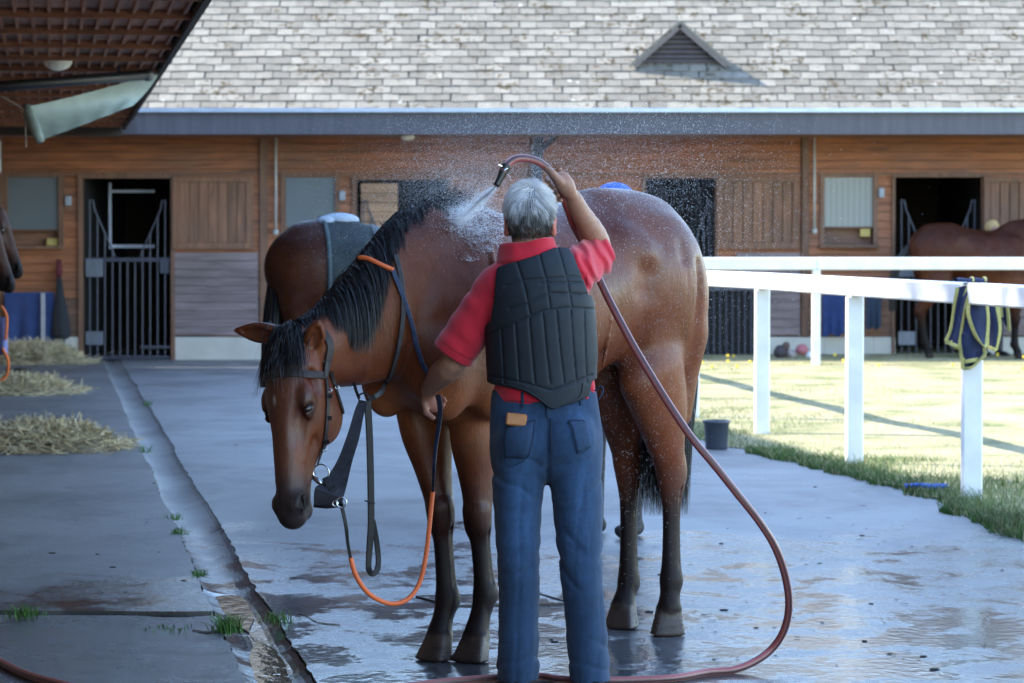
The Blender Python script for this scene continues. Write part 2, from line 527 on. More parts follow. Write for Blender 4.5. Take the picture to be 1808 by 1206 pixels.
def horse_surface(h, legs, neck, head, lo, hi, ears, fine=True):
    f = Field(lo, hi, h)
    # trunk
    f.loft([[-.115, 0, 1.33, .09, .13], [-.05, 0, 1.36, .18, .24], [.06, 0, 1.375, .245, .30], [.22, 0, 1.375, .265, .315], [.42, 0, 1.33, .27, .31],
            [.65, 0, 1.26, .285, .345], [.88, 0, 1.225, .275, .375], [1.06, 0, 1.235, .235, .375], [1.21, 0, 1.215, .185, .285], [1.30, 0, 1.19, .12, .18]], n=4, k=.02, kin=.03)
    f.seg([.95, 0, 1.52], [1.12, 0, 1.50], .06, .06, .1, .1, k=.08)          # withers
    f.seg([.0, 0, 1.60], [.30, 0, 1.625], .10, .10, .07, .07, k=.06)       # croup
    for s in (-1, 1):
        f.el([1.10, s * .165, 1.25], [.14, .075, .30], rot2(-.32), k=.05)   # shoulder blade
        f.el([1.245, s * .145, 1.04], [.105, .085, .16], k=.06)                # point of shoulder
        f.el([1.00, s * .175, 1.03], [.17, .075, .16], rot2(.3), k=.04)     # triceps
        f.el([1.275, s * .08, 1.10], [.07, .075, .12], k=.07)           # breast
        f.seg([.36, s * .20, 1.50], [.30, s * .222, 1.47], .045, .04, k=.08)  # hip bone
        f.el([.10, s * .165, 1.33], [.22, .115, .26], rot2(.05), k=.06)      # thigh
        f.el([-.055, s * .13, 1.22], [.11, .10, .21], rot2(-.12), k=.06)       # hamstring
        f.seg([-.075, s * .135, 1.14], [-.045, s * .135, .84], .085, .055, .085, .05, k=.06)
        f.el([.17, s * .16, 1.09], [.11, .09, .18], rot2(-.15), k=.05)      # stifle
        f.seg([-.02, s * .27, 1.42], [-.02, s * .24, 1.05], .012, .012, k=.04, mode='cut') if fine else None
    if fine:
        for s in (-1, 1):
            f.limb([[1.17, s * .235, 1.46, .01], [1.27, s * .225, 1.30, .012], [1.325, s * .20, 1.14, .01]], k=.045, mode='cut')
            f.limb([[.93, s * .285, 1.30, .008], [.90, s * .29, 1.14, .01], [.92, s * .25, .98, .01]], k=.05, mode='cut')
            f.limb([[1.05, s * .255, 1.20, .006], [1.10, s * .262, 1.36, .01], [1.08, s * .2, 1.50, .008]], k=.03, mode='add')
            f.limb([[.10, s * .29, 1.50, .008], [.08, s * .30, 1.3, .012], [.16, s * .27, 1.1, .01]], k=.05, mode='cut')
            f.limb([[.31, s * .31, 1.38, .012], [.34, s * .30, 1.20, .018], [.32, s * .24, 1.04, .02]], k=.09, mode='cut')
            for kk in range(6):
                x_ = .52 + kk * .07; f.limb([[x_ + .03, s * .262, 1.36, .006], [x_, s * .281, 1.22, .007], [x_ + .01, s * .252, 1.05, .006]], k=.03, mode='add')
    # neck
    f.loft(neck, n=4, k=.06, kin=.02)
    # legs
    for lg in legs:
        s = 1 if lg['side'] > 0 else -1
        f.limb(lg['main'], k=.05, kin=.012, n=6)
        for e in lg.get('extra', []):
            f.el(e[0], e[1], e[2] if len(e) > 2 else None, k=e[3] if len(e) > 3 else .02)
        hf = lg['hoof']                      # coronet, toe-base, heading
        c, b, fw = np.array(hf[0], float), np.array(hf[1], float), nrm([hf[2][0], hf[2][1], 0])
        b[2] = .010
        sd = np.cross(A(0, 0, 1), fw)
        for t in np.linspace(0, 1, 7):
            q = c * (1 - t) + b * t
            r = .051 + .021 * t
            q = q.copy(); q[2] = max(q[2], .0)
            f.seg(q - fw * r * .5, q + fw * r * .35, r * .88, r * .92, .012, .012, side=sd, k=.008 if t else .015)
    # head
    H = head; k = H.k
    def hp(a, b, c): return H(a, b, c)
    def hel(a, b, c, r, kk=.02, mode='add', R=None):
        RR = H.R if R is None else H.R @ R
        f.el(hp(a, b, c), np.array(r) * k, RR, kk, mode)
    f.loft([list(hp(a, b, 0)) + [w * k, hh * k] for a, b, w, hh in
            [(-.02, -.055, .055, .065), (.06, -.045, .085, .092), (.15, -.045, .098, .115), (.24, -.065, .092, .125), (.32, -.058, .070, .105),
             (.40, -.045, .054, .082), (.48, -.038, .047, .066), (.55, -.036, .05, .062), (.605, -.036, .045, .05)]], n=3, side=H.C, k=.04, kin=.012)
    f.seg(hp(.10, .035, 0), hp(.48, .005, 0), .055 * k, .03 * k, .03 * k, .018 * k, side=H.C, k=.03)   # flat of the face
    for s in (-1, 1):
        hel(.235, -.128, s * .05, (.115, .095, .036), .025)        # cheek
        hel(.20, .0, s * .086, (.05, .034, .027), .02)            # brow
        hel(.245, .0, s * .090, (.036, .028, .014), .012)
        f.seg(hp(.27, -.03, s * .075), hp(.41, -.035, s * .05), .012 * k, .008 * k, side=H.C, k=.015)  # crest of cheek
        if fine:
            n_ = nrm(.38 * H.B + s * H.C * .92 - .05 * H.A); E_ = hp(.240, .000, s * .094)
            t1 = nrm(H.B * .9 + H.A * .55 - n_ * np.dot(H.B * .9 + H.A * .55, n_)); t2 = np.cross(n_, t1)
            f.el(E_ + n_ * .006, (.021, .0125, .013), np.stack([t1, t2, n_], 1), k=.004, mode='cut')
            ring_ = [E_ + n_ * (.006 - .004 * abs(math.cos(t))) + t1 * .0205 * math.cos(t) + t2 * .0125 * math.sin(t) for t in np.linspace(0, 2 * math.pi, 17)]
            f.limb([list(q_) + [.0042] for q_ in ring_], k=.006, kin=.003, n=2)
            up_ = -1 if np.dot(t2, H.A) > 0 else 1
            f.limb([list(E_ + n_ * .006 + t1 * x_ + t2 * up_ * (.021 - 18 * x_ * x_)) + [.0035] for x_ in (-.02, -.01, 0, .01, .018)], k=.008, kin=.004, n=2)
            H.eye = getattr(H, 'eye', []) + [(E_ - n_ * .004, n_, t1, t2)]
        hel(.31, .02, s * .070, (.06, .02, .016), .03, 'cut')
        hel(.40, -.07, s * .062, (.07, .02, .012), .03, 'cut')
        hel(.565, -.012, s * .033, (.042, .034, .026), .015)
        hel(.560, -.020, s * .062, (.026, .012, .030), .006, 'cut')
        f.limb([list(hp(.530, -.020, s * .050)) + [.007], list(hp(.545, .0, s * .052)) + [.008], list(hp(.575, .004, s * .050)) + [.008], list(hp(.592, -.018, s * .052)) + [.007]], k=.008, kin=.004)    # nostril
        f.seg(hp(.553, -.002, s * .056), hp(.585, -.02, s * .062), .008 * k, .006 * k, k=.006)
        f.seg(hp(.49, -.088, s * .046), hp(.60, -.078, s * .052), .0045, .0045, k=.006, mode='cut')
        f.seg(hp(.12, -.02, s * .085), hp(.17, -.035, s * .1), .014, .01, k=.03, mode='cut') if fine else None
    hel(.605, -.03, 0, (.032, .035, .042), .02)
    hel(.58, -.092, 0, (.034, .026, .034), .02)
    hel(.0, -.02, 0, (.05, .06, .06), .03)
    for (base, tip, opening) in ears:
        base = np.array(base); tip = np.array(tip); L = tip - base; T = nrm(L); op = nrm(np.array(opening) - T * np.dot(opening, T)); sd = np.cross(T, op)
        f.loft([list(base - T * .02) + [.024, .026], list(base + L * .25) + [.034, .028], list(base + L * .55) + [.033, .022], list(base + L * .85) + [.016, .012], list(tip) + [.004, .004]], n=3, side=sd, k=.02, kin=.006)
        f.loft([list(base + L * .12 + op * .030) + [.014, .016], list(base + L * .45 + op * .020) + [.022, .014], list(base + L * .78 + op * .012) + [.010, .008]], n=3, side=sd, k=.006, kin=.004, mode='cut')
    # ground: cut below z=0
    f.d[:, :, f.ax[2] < 0.0] = .05
    return f

def rot2(a):
    """rotation in the forward/up plane"""
    c, s = math.cos(a), math.sin(a)
    return np.array([[c, 0, s], [0, 1, 0], [-s, 0, c]])

def fore_leg(side, elbow, knee, fet, cor, toe, head=(1, 0)):
    e, k_, f_, c, t = map(lambda q: np.array(q, float), (elbow, knee, fet, cor, toe))
    mid = e * .45 + k_ * .55
    bk = A(-.012, 0, 0)
    return dict(side=side, main=[list(e + A(0, 0, .08)) + [.085, .13], list(e * .75 + k_ * .25) + [.074, .108], list(mid) + [.055, .078],
                list(k_ * .87 + e * .13) + [.042, .052], list(k_ + A(.006, 0, .025)) + [.044, .048], list(k_ - A(0, 0, .03)) + [.042, .044],
                list(k_ * .78 + f_ * .22) + [.029, .037], list(k_ * .45 + f_ * .55) + [.026, .036], list(f_ * .85 + k_ * .15) + [.029, .038],
                list(f_) + [.037, .042], list(f_ * .55 + c * .45) + [.031, .034], list(c) + [.040, .043]],
                extra=[(f_ + A(-.026, 0, -.008), (.022, .026, .028)), (k_ + A(-.028, 0, -.005), (.018, .022, .03)), (mid + A(.025, side * .012, .06), (.035, .03, .11))],
                hoof=(c, t, head))
def hind_leg(side, stifle, hock, fet, cor, toe, head=(1, 0)):
    s_, k_, f_, c, t = map(lambda q: np.array(q, float), (stifle, hock, fet, cor, toe))
    return dict(side=side, main=[list(s_) + [.09, .16], list(s_ * .68 + k_ * .32 + A(-.01, 0, 0)) + [.078, .132], list(s_ * .38 + k_ * .62 + A(-.005, 0, 0)) + [.059, .098],
                list(s_ * .16 + k_ * .84) + [.046, .072], list(k_) + [.046, .066], list(k_ * .88 + f_ * .12) + [.039, .054],
                list(k_ * .68 + f_ * .32) + [.028, .038], list(k_ * .35 + f_ * .65) + [.026, .036], list(f_ * .87 + k_ * .13) + [.03, .037],
                list(f_) + [.037, .042], list(f_ * .55 + c * .45) + [.031, .034], list(c) + [.040, .043]],
                extra=[(k_ + A(-.042, 0, .055), (.018, .02, .035)), (f_ + A(-.022, 0, -.008), (.02, .024, .026))],
                hoof=(c, t, head))

def bay_colors(V, head, legs_black=True, seed=0, face_dark=True):
    """coat of a bay horse: red-brown body, black lower legs, dark muzzle and ear rims"""
    n = fbm(V * 5 + seed, 3)[:, None]; n2 = fbm(V * 24 + seed, 2)[:, None]
    red = A(.130, .033, .012); lit = A(.28, .090, .028); drk = A(.038, .011, .007); blk = A(.007, .006, .007)
    c = red[None] + n * .3 * (lit - red)[None] + n2 * .012
    z = V[:, 2:3]; f_ = V[:, 0:1]; l_ = np.abs(V[:, 1:2])
    ss = lambda a, b, x: np.clip((x - a) / (b - a), 0, 1) ** 2 * (3 - 2 * np.clip((x - a) / (b - a), 0, 1))
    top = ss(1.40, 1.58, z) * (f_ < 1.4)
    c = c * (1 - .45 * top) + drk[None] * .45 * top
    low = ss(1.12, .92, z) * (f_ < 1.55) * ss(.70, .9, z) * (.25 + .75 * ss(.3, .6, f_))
    c = c * (1 - .55 * low) + lit[None] * .75 * low  # orange of lit hair put into the colour of belly and forearms
    leg = ss(.72, .40, z + .08 * n) * (f_ < 1.5)
    c = c * (1 - leg * .96) + (blk[None] * 1.4) * leg * .96
    hoof = ss(.105, .085, z + .012 * n2) * (f_ < 1.5)
    horn = A(.052, .036, .029)[None] * (1 + .5 * n2 + .3 * fbm(V * A(10, 10, 120), 2)[:, None])
    c = c * (1 - hoof) + horn * hoof
    # head
    q = (V - head.o) @ head.R / head.k
    a, b, cc = q[:, 0:1], q[:, 1:2], q[:, 2:3]
    inh = ((np.abs(a - .3) < .42) & (np.abs(b + .04) < .2) & (np.abs(cc) < .16))
    dk = A(.085, .032, .02)
    w = inh * ss(.0, .03, b) * .6
    c = c * (1 - w) + dk[None] * w
    w = inh * ss(.40, .56, a + .04 * n)
    c = c * (1 - w) + A(.030, .021, .021)[None] * w
    w = inh * np.exp(-(((a - .245) / .05) ** 2 + ((b - .0) / .04) ** 2 + ((np.abs(cc) - .1) / .03) ** 2)) * .9
    c = c * (1 - w) + A(.03, .018, .015)[None] * w
    nos = inh * np.exp(-(((a - .565) / .03) ** 2 + ((b + .02) / .022) ** 2 + ((np.abs(cc) - .06) / .02) ** 2))
    c = c * (1 - np.clip(nos * 1.2, 0, 1))
    return np.clip(c, .004, 1), (a, b, cc, inh, ss)

def coat_material(name, wet=True):
    m, nt, b = newmat(name)
    a = nt.nodes.new('ShaderNodeAttribute'); a.attribute_name = 'Col'
    v = coords(nt, (1, 1, .35), False)
    f = noise(nt, v, 160, 4, .65)
    v2 = coords(nt, (1, 1, .6), False)
    f2 = noise(nt, v2, 7, 5, .6, .4)
    r = ramp(nt, f, [(.3, .78), (.7, 1.2)])
    c = mix(nt, 1, a.outputs['Color'], r.outputs[0], 'MULTIPLY')
    r2 = ramp(nt, f2, [(.35, .82), (.65, 1.14)])
    c = mix(nt, 1, c, r2.outputs[0], 'MULTIPLY')
    nt.links.new(c, b.inputs['Base Color'])
    rr = ramp(nt, f2, [(.35, .30 if wet else .42), (.65, .52 if wet else .6)])
    nt.links.new(rr.outputs[0], b.inputs['Roughness'])
    b.inputs['Specular IOR Level'].default_value = .26
    b.inputs['Coat Weight'].default_value = .03 if wet else .0
    b.inputs['Coat Roughness'].default_value = .28
    b.inputs['Sheen Weight'].default_value = .0
    v3 = coords(nt, (1, 1, .22), False); f3 = noise(nt, v3, 95, 4, .7, .6)
    f4 = noise(nt, coords(nt, (1, 1, .7), False), 22, 4, .6)
    b1 = bump(nt, b, f4, .35, .008)
    b2 = nt.nodes.new('ShaderNodeBump'); b2.inputs['Strength'].default_value = .55; b2.inputs['Distance'].default_value = .0035
    nt.links.new(mix(nt, .45, f3, f), b2.inputs['Height']); nt.links.new(b1.outputs[0], b2.inputs['Normal']); nt.links.new(b2.outputs[0], b.inputs['Normal'])
    bw = nt.nodes.new('ShaderNodeRGBToBW'); nt.links.new(a.outputs['Color'], bw.inputs[0])
    nt.links.new(ramp(nt, bw.outputs[0], [(.008, .10), (.035, .30)]).outputs[0], b.inputs['Specular IOR Level'])
    return m
M_coat = coat_material("bay_coat")
M_coat_dry = coat_material("bay_coat_dry", False)
def hair_material(name, col=(.007, .007, .009), rough=.48):
    m, nt, b = newmat(name)
    b.inputs['Base Color'].default_value = c4(col)
    b.inputs['Roughness'].default_value = rough
    b.inputs['Specular IOR Level'].default_value = .6
    return m
M_mane = hair_material("black_hair")
M_eye, _nt, _b = newmat("eye_gloss"); _b.inputs['Base Color'].default_value = (.012, .007, .005, 1); _b.inputs['Roughness'].default_value = .05

# the washed horse: joints located from the photograph
DF, DHn, DHf = 10.2, 10.88, 11.10
fl = fore_leg(1, HP(842, 735, 10.22), HP(844, 915, 10.20), HP(857, 1048, 10.22), HP(840, 1122, 10.19), HP(829, 1160, 10.15), (1, .15))
fr = fore_leg(-1, HP(744, 708, 10.32), HP(779, 908, 10.26), HP(790, 1058, 10.26), HP(775, 1121, 10.23), HP(764, 1160, 10.19), (1, 0))
hl = hind_leg(1, HP(1150, 655, 10.72), HP(1186, 832, 10.90), HP(1185, 1025, 10.88), HP(1181, 1074, 10.86), HP(1179, 1112, 10.84), (.55, .85))
hr = hind_leg(-1, HP(1090, 655, 10.98), HP(1110, 815, 11.12), HP(1110, 1028, 11.12), HP(1100, 1068, 11.08), HP(1096, 1098, 11.04), (1, .1))
POLL = HP(511, 604, 9.62)
tipm = HP(505, 900, 9.50)
Adir = nrm(tipm - POLL)
head1 = Head(POLL, Adir, A(1, .10, 0), .975)
neck1 = [[.98, 0, 1.38, .15, .24], [1.15, 0, 1.36, .155, .29], [1.32, .0, 1.285, .125, .25], [1.48, .0, 1.215, .10, .20], [1.62, .0, 1.16, .082, .155],
         [1.72, .0, 1.135, .072, .115], [POLL[0] - .035, POLL[1], POLL[2] - .055, .06, .085]]
ear_r = (head1(-.035, -.015, -.06), HP(414, 583, 9.72), HP(450, 640, 9.3) - HP(440, 600, 9.7))
ear_l = (head1(.015, -.04, .07), HP(563, 568, 9.55), HP(585, 600, 9.3) - HP(566, 590, 9.55))
F1 = horse_surface(HRES, [fl, fr, hl, hr], neck1, head1, (-.32, -.40, -.012), (2.02, .42, 1.76), [ear_r, ear_l])
for lg in (fl, fr, hl, hr):   # tendon grooves down the cannons
    s = lg['side']; q = np.array(lg['main'])[5:9, :3]
    for sd in (-1, 1):
        F1.limb([list(p_ + A(-.010, sd * .034, 0)) + [.004] for p_ in q], k=.010, mode='cut')
for s in (-1, 1):   # veins and sinews
    pass
for (a, b_) in ((842, 10.12), (772, 10.2)):
    pass
V1, Q1 = F1.extract(1)
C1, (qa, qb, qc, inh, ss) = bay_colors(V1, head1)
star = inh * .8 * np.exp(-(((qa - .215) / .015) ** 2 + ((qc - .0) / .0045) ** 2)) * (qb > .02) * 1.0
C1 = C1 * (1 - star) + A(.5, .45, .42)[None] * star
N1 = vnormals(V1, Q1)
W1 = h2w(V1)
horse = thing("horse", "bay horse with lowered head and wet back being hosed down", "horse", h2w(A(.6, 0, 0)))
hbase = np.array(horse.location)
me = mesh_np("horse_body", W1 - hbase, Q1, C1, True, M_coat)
obj("body", me, None, horse)

class Surf:
    """nearest-point lookups on a surface, to lay straps and hair on it"""
    def __init__(s, V, N):
        s.V = V; s.N = N
        from mathutils.kdtree import KDTree
        s.kd = KDTree(len(V))
        for i, v in enumerate(V): s.kd.insert(v, i)
        s.kd.balance()
    def snap(s, p, off=.004):
        out = []; nn = []
        for q in np.atleast_2d(p):
            _, i, _ = s.kd.find(q)
            out.append(s.V[i] + s.N[i] * off); nn.append(s.N[i])
        return np.array(out), np.array(nn)
S1 = Surf(V1, N1)

def dens(p, n): return catmull(p, n)
def loc(p): return h2w(p) - hbase
# eyes
for s in (-1, 1):
    pass
for E_, n_, t1, t2 in head1.eye:
    eb = MB(); eb.ball((0, 0, 0), (.0205, .0150, .0145), 20, 14)
    R_ = np.stack([t1, t2, n_], 1); eb.v = [tuple(loc(np.array(v_) @ R_.T + E_)) for v_ in eb.v]
    eb.build("eye", M_eye, horse, True)

# forelock, mane, tail
def lay_hair(n, roots_fn, step_fn, m, surf=None, off=.006):
    """grow strands: step_fn(p, t, normal) gives the next displacement; strands slide on the surface"""
    R = roots_fn(n); lines = np.zeros((n, m, 3)); lines[:, 0] = R
    for j in range(1, m):
        P_ = lines[:, j - 1]; Q_ = P_ + step_fn(P_, j / m, n)
        if surf is not None:
            for i in range(n):
                _, k_, dist = surf.kd.find(Q_[i]); v = surf.V[k_]; nn = surf.N[k_]
                dd = np.dot(Q_[i] - v, nn)
                o = off[i] if hasattr(off, '__len__') else off
                if dd < o: Q_[i] = Q_[i] + nn * (o - dd)
        lines[:, j] = Q_
    return lines
crest = catmull([[1.00, 0, 1.615], [1.15, 0, 1.625], [1.28, 0, 1.53], [1.42, 0, 1.44], [1.55, 0, 1.35], [1.66, .0, 1.27], [POLL[0] - .05, POLL[1], POLL[2] + .02]], 12)
crs, _ = S1.snap(crest, 0)
def mane_len(t): return .10 + .17 * np.exp(-((t - .62) / .15) ** 2) - .03 * (t < .12) - .05 * (t > .84)
nm = 10000
tt = rng.random(nm)
tuft = fbm(np.stack([tt * 14, tt * 0, tt * 0], 1), 2)
def mane_roots(n):
    i = tt * (len(crs) - 1); k = np.floor(i).astype(int).clip(0, len(crs) - 2); w = (i - k)[:, None]
    return crs[k] * (1 - w) + crs[k + 1] * w + rng.normal(size=(n, 3)) * A(.006, .012, .003)
ml = mane_len(tt) * (.75 + .4 * rng.random(nm)) * (1 + .20 * tuft); mside = np.where(rng.random(nm) < .93, 1, -1)
def mane_step(p, t, n):
    g = np.stack([.18 - .22 * tt + tuft * .10 + .035 * rng.normal(size=n), mside * (.50 - .5 * t), -(.15 + .85 * min(1, t * 1.6)) * np.ones(n)], 1)
    g /= np.linalg.norm(g, axis=1)[:, None]
    return g * (ml / 7)[:, None]
ML = lay_hair(nm, mane_roots, mane_step, 8, S1, .0015 + .005 * rng.random(nm))
ribbons("mane", loc(ML), .0021, M_mane, horse)
# hair roached up at the withers
nw = 260
tw = rng.random(nw)
wr = np.stack([1.06 + .16 * tw, rng.normal(size=nw) * .015, 1.60 + 0 * tw], 1)
wr, _ = S1.snap(wr, 0)
wl_ = .05 + .07 * rng.random(nw)
WLn = np.stack([wr + (A(-.9, .3, .55)[None] + rng.normal(size=(nw, 3)) * .35) * wl_[:, None] * s_ - A(0, 0, .25)[None] * (s_ ** 2) * wl_[:, None] * 1.6 for s_ in np.linspace(0, 1, 5)], 1)
ribbons("mane", loc(WLn), .0028, M_mane, horse)
# forelock: parts over the brow
nf = 2000
fr_ = rng.normal(size=(nf, 2)); sidef = np.where(rng.random(nf) < .55, 1, -1)
f0 = np.array([head1(-.03 + .025 * a, -.0, .03 * b) for a, b in fr_])
f0, _ = S1.snap(f0, .0)
fl_ = (.09 + .11 * rng.random(nf) ** 1.8)
spread = rng.random(nf)
def fore_step(p, t, n):
    g = head1.A[None] * 1.0 + head1.B[None] * (.35 - .4 * t) + head1.C[None] * (sidef * (.15 + .45 * spread) * (1 - .6 * t))[:, None] + rng.normal(size=(n, 3)) * .06
    return g / np.linalg.norm(g, axis=1)[:, None] * (fl_ / 7)[:, None]
FL = lay_hair(nf, lambda n: f0, fore_step, 8, S1, .003 + .012 * rng.random(nf))
ribbons("forelock", loc(FL), .0024, M_mane, horse)
# tail
nt_ = 2600
tb = rng.normal(size=(nt_, 2)) * A(.020, .020)
t_top = A(-.15, 0, 1.50)
tl = 1.06 * (.86 + .14 * rng.random(nt_)); ang = rng.random(nt_) * 2 * math.pi; rad = np.sqrt(rng.random(nt_))
TLn = []
for s_ in np.linspace(0, 1, 12):
    wd = .028 + .095 * math.sin(min(1, s_ * 1.1) * math.pi * .6)
    cx = -.165 - .055 * math.sin(min(1, s_ * 1.35) * math.pi) + .035 * s_
    wob = .006 * np.sin(s_ * 9 + ang * 3)
    TLn.append(np.stack([cx + wd * .55 * rad * np.cos(ang) + wob, .0 + wd * rad * np.sin(ang) + wob, 1.50 - s_ * tl], 1))
TLn = np.stack(TLn, 1)
ribbons("tail", loc(TLn), .003, M_mane, horse)
tb_ = MB(); tb_.tube(loc(np.array([[-.10, 0, 1.54], [-.165, 0, 1.50], [-.200, 0, 1.36], [-.20, 0, 1.18], [-.19, 0, 1.02]])), [.035, .036, .034, .028, .012], 12)
tb_.build("tail_dock", M_mane, horse, True)

# ------------------------------------------------------------------ the groom
GD = 9.6
def M_(px, py, D=GD): return P(px, py, D)
mo = A(.1, 9.6, 0)
def skin_material():
    m, nt, b = newmat("skin")
    a = nt.nodes.new('ShaderNodeAttribute'); a.attribute_name = 'Col'
    v = coords(nt, (1, 1, 1), False)
    f = noise(nt, v, 90, 5); r = ramp(nt, f, [(.3, .86), (.7, 1.12)])
    c = mix(nt, 1, a.outputs['Color'], r.outputs[0], 'MULTIPLY')
    nt.links.new(c, b.inputs['Base Color'])
    b.inputs['Roughness'].default_value = .48
    b.inputs['Subsurface Weight'].default_value = .12
    b.inputs['Subsurface Radius'].default_value = (.01, .004, .002)
    bump(nt, b, noise(nt, v, 260, 3), .25, .0015)
    return m
M_skin = skin_material()
man = thing("person", "grey-haired man in red polo shirt and black padded vest hosing the bay horse", "person", mo)
HC = M_(936, 380, 9.60)                    # middle of the skull
shL = M_(878, 505, 9.62); shR = M_(1012, 482, 9.62)
elL = M_(797, 640, 9.66); wrL = M_(757, 688, 9.83)
elR = M_(1058, 447, 9.80); wrR = M_(1012, 348, 9.66)
hip = M_(962, 740, 9.62)

def man_body():
    f = Field((-.40, 9.30, -.01), (.46, 9.98, 1.76), .005)
    # head
    f.el(HC + A(0, .01, .012), (.076, .098, .098), k=.02)
    f.el(HC + A(0, -.035, -.01), (.064, .062, .075), k=.02)
    f.el(HC + A(0, .055, -.06), (.054, .055, .07), k=.03)
    f.el(HC + A(0, .085, -.105), (.032, .03, .025), k=.02)
    f.el(HC + A(0, .118, -.045), (.014, .02, .022), k=.012)          # nose
    for s in (-1, 1):
        f.el(HC + A(s * .034, .088, -.018), (.02, .014, .016), k=.01, mode='cut')
        f.el(HC + A(s * .032, .082, -.02), (.012, .012, .012), k=.004)
        e = HC + A(s * .082, -.004, -.036)
        f.el(e, (.010, .018, .032), R=np.array([[1, s * .35, 0], [-s * .35, 1, 0], [0, 0, 1]]) / math.sqrt(1.1225), k=.008)
        f.el(e + A(s * .006, .004, .0), (.006, .010, .020), k=.004, mode='cut')
        f.el(e + A(-s * .004, .0, -.026), (.007, .009, .011), k=.008)
    f.seg(HC + A(-.022, .102, -.085), HC + A(.022, .102, -.085), .004, .004, k=.004, mode='cut')
    # neck
    f.limb([list(HC + A(0, .0, -.04)) + [.056, .060], list(HC + A(.0, -.01, -.10)) + [.058, .062], list(M_(940, 465, 9.60)) + [.075, .07]], k=.03, side=(1, 0, 0))
    # trunk (under the clothes)
    f.limb([list(M_(945, 475)) + [.12, .07], list(M_(948, 520)) + [.165, .09], list(M_(957, 600)) + [.155, .10], list(M_(962, 680)) + [.14, .095], list(M_(963, 750)) + [.16, .10]], k=.03, side=(1, 0, 0))
    for x0, x1, x2 in ((918, 918, 915), (1010, 1022, 1036)):
        f.limb([list(M_(x0, 790, 9.62)) + [.078, .08], list(M_(x1, 960, 9.60)) + [.052, .06], list(M_(x2, 1180, 9.62)) + [.036, .045]], k=.02, side=(1, 0, 0))
        f.limb([list(M_(x2, 1195, 9.62)) + [.035, .04], list(M_(x2, 1203, 9.80)) + [.04, .02]], k=.02)
    # left arm, hanging forward
    f.limb([list(shL + A(.0, 0, 0)) + [.055], list(shL * .5 + elL * .5) + [.050], list(elL + A(.006, 0, 0)) + [.044], list(elL * .6 + wrL * .4 + A(-.003, 0, -.004)) + [.043], list(elL * .2 + wrL * .8) + [.031], list(wrL) + [.027]], k=.03)
    # right arm, raised
    f.limb([list(shR + A(-.01, 0, 0)) + [.055], list(shR * .5 + elR * .5 + A(0, 0, -.008)) + [.050], list(elR) + [.040], list(elR * .7 + wrR * .3 + A(.008, 0, .004)) + [.043], list(elR * .25 + wrR * .75) + [.032], list(wrR) + [.0265, .0265]], k=.03)
    # right hand closed round the hose (palm towards the camera's left, fingers wrap over the far side)
    palm = M_(996, 322, 9.62)
    f.el(palm, (.030, .022, .040), R=rotY(.55), k=.02)
    f.el(M_(1003, 334, 9.63), (.026, .022, .035), R=rotY(.5), k=.015)
    # four fingers: knuckles on the right, tips curl round to the left edge of the hose
    kn = [(988, 299, 9.665), (997, 309, 9.672), (1003, 321, 9.672), (1006, 334, 9.668)]
    mid = [(974, 306, 9.685), (981, 320, 9.69), (987, 334, 9.688), (993, 346, 9.682)]
    tip = [(966, 318, 9.655), (974, 329, 9.652), (981, 341, 9.652), (988, 352, 9.652)]
    end = [(970, 322, 9.622), (978, 334, 9.622), (985, 345, 9.624), (991, 354, 9.628)]
    for a, b, c, d in zip(kn, mid, tip, end):
        f.seg(M_(*a), M_(*b), .0105, .0098, k=.004); f.seg(M_(*b), M_(*c), .0098, .0090, k=.003); f.seg(M_(*c), M_(*d), .0090, .0080, k=.003)
    # thumb along the top of the hose
    f.seg(M_(990, 322, 9.60), M_(976, 306, 9.585), .0145, .0118, k=.010)
    f.seg(M_(976, 306, 9.585), M_(966, 297, 9.592), .0115, .0095, k=.004)
    # left hand: relaxed, back towards us, holding the rein
    f.el(M_(757, 705, 9.86), (.026, .030, .040), R=rotY(-.15), k=.018)
    f.el(M_(763, 714, 9.875), (.026, .022, .030), k=.012)
    for (a, b, c, r) in [((750, 712, 9.84), (753, 729, 9.835), (765, 738, 9.83), .0105),          # thumb pointing down
                         ((764, 724, 9.885), (777, 722, 9.89), (783, 716, 9.868), .0092),
                         ((764, 716, 9.89), (779, 712, 9.893), (786, 708, 9.868), .0094),
                         ((764, 708, 9.893), (778, 703, 9.893), (784, 702, 9.868), .0090),
                         ((762, 701, 9.888), (775, 695, 9.888), (780, 697, 9.865), .0080)]:
        f.seg(M_(*a), M_(*b), r * 1.08, r, k=.005); f.seg(M_(*b), M_(*c), r, r * .84, k=.003)
    return f
def rotY(a):
    c, s = math.cos(a), math.sin(a)
    return np.array([[c, 0, -s], [0, 1, 0], [s, 0, c]])
fb = man_body()
Vb, Qb = fb.extract(1)
tan = A(.33, .165, .105); red_ = A(.40, .13, .09)
cb = np.tile(tan, (len(Vb), 1)) * (1 + .12 * fbm(Vb * 30, 3))[:, None]
for s in (-1, 1):
    e = HC + A(s * .085, -.004, -.036)
    w = np.exp(-(np.linalg.norm(Vb - e, axis=1) / .035) ** 4)[:, None]
    cb = cb * (1 - w) + A(.50, .14, .10)[None] * w
hb = np.exp(-(np.linalg.norm(Vb - M_(770, 716, 9.87), axis=1) / .06) ** 4)[:, None]
cb = cb * (1 - hb) + A(.46, .19, .14)[None] * hb
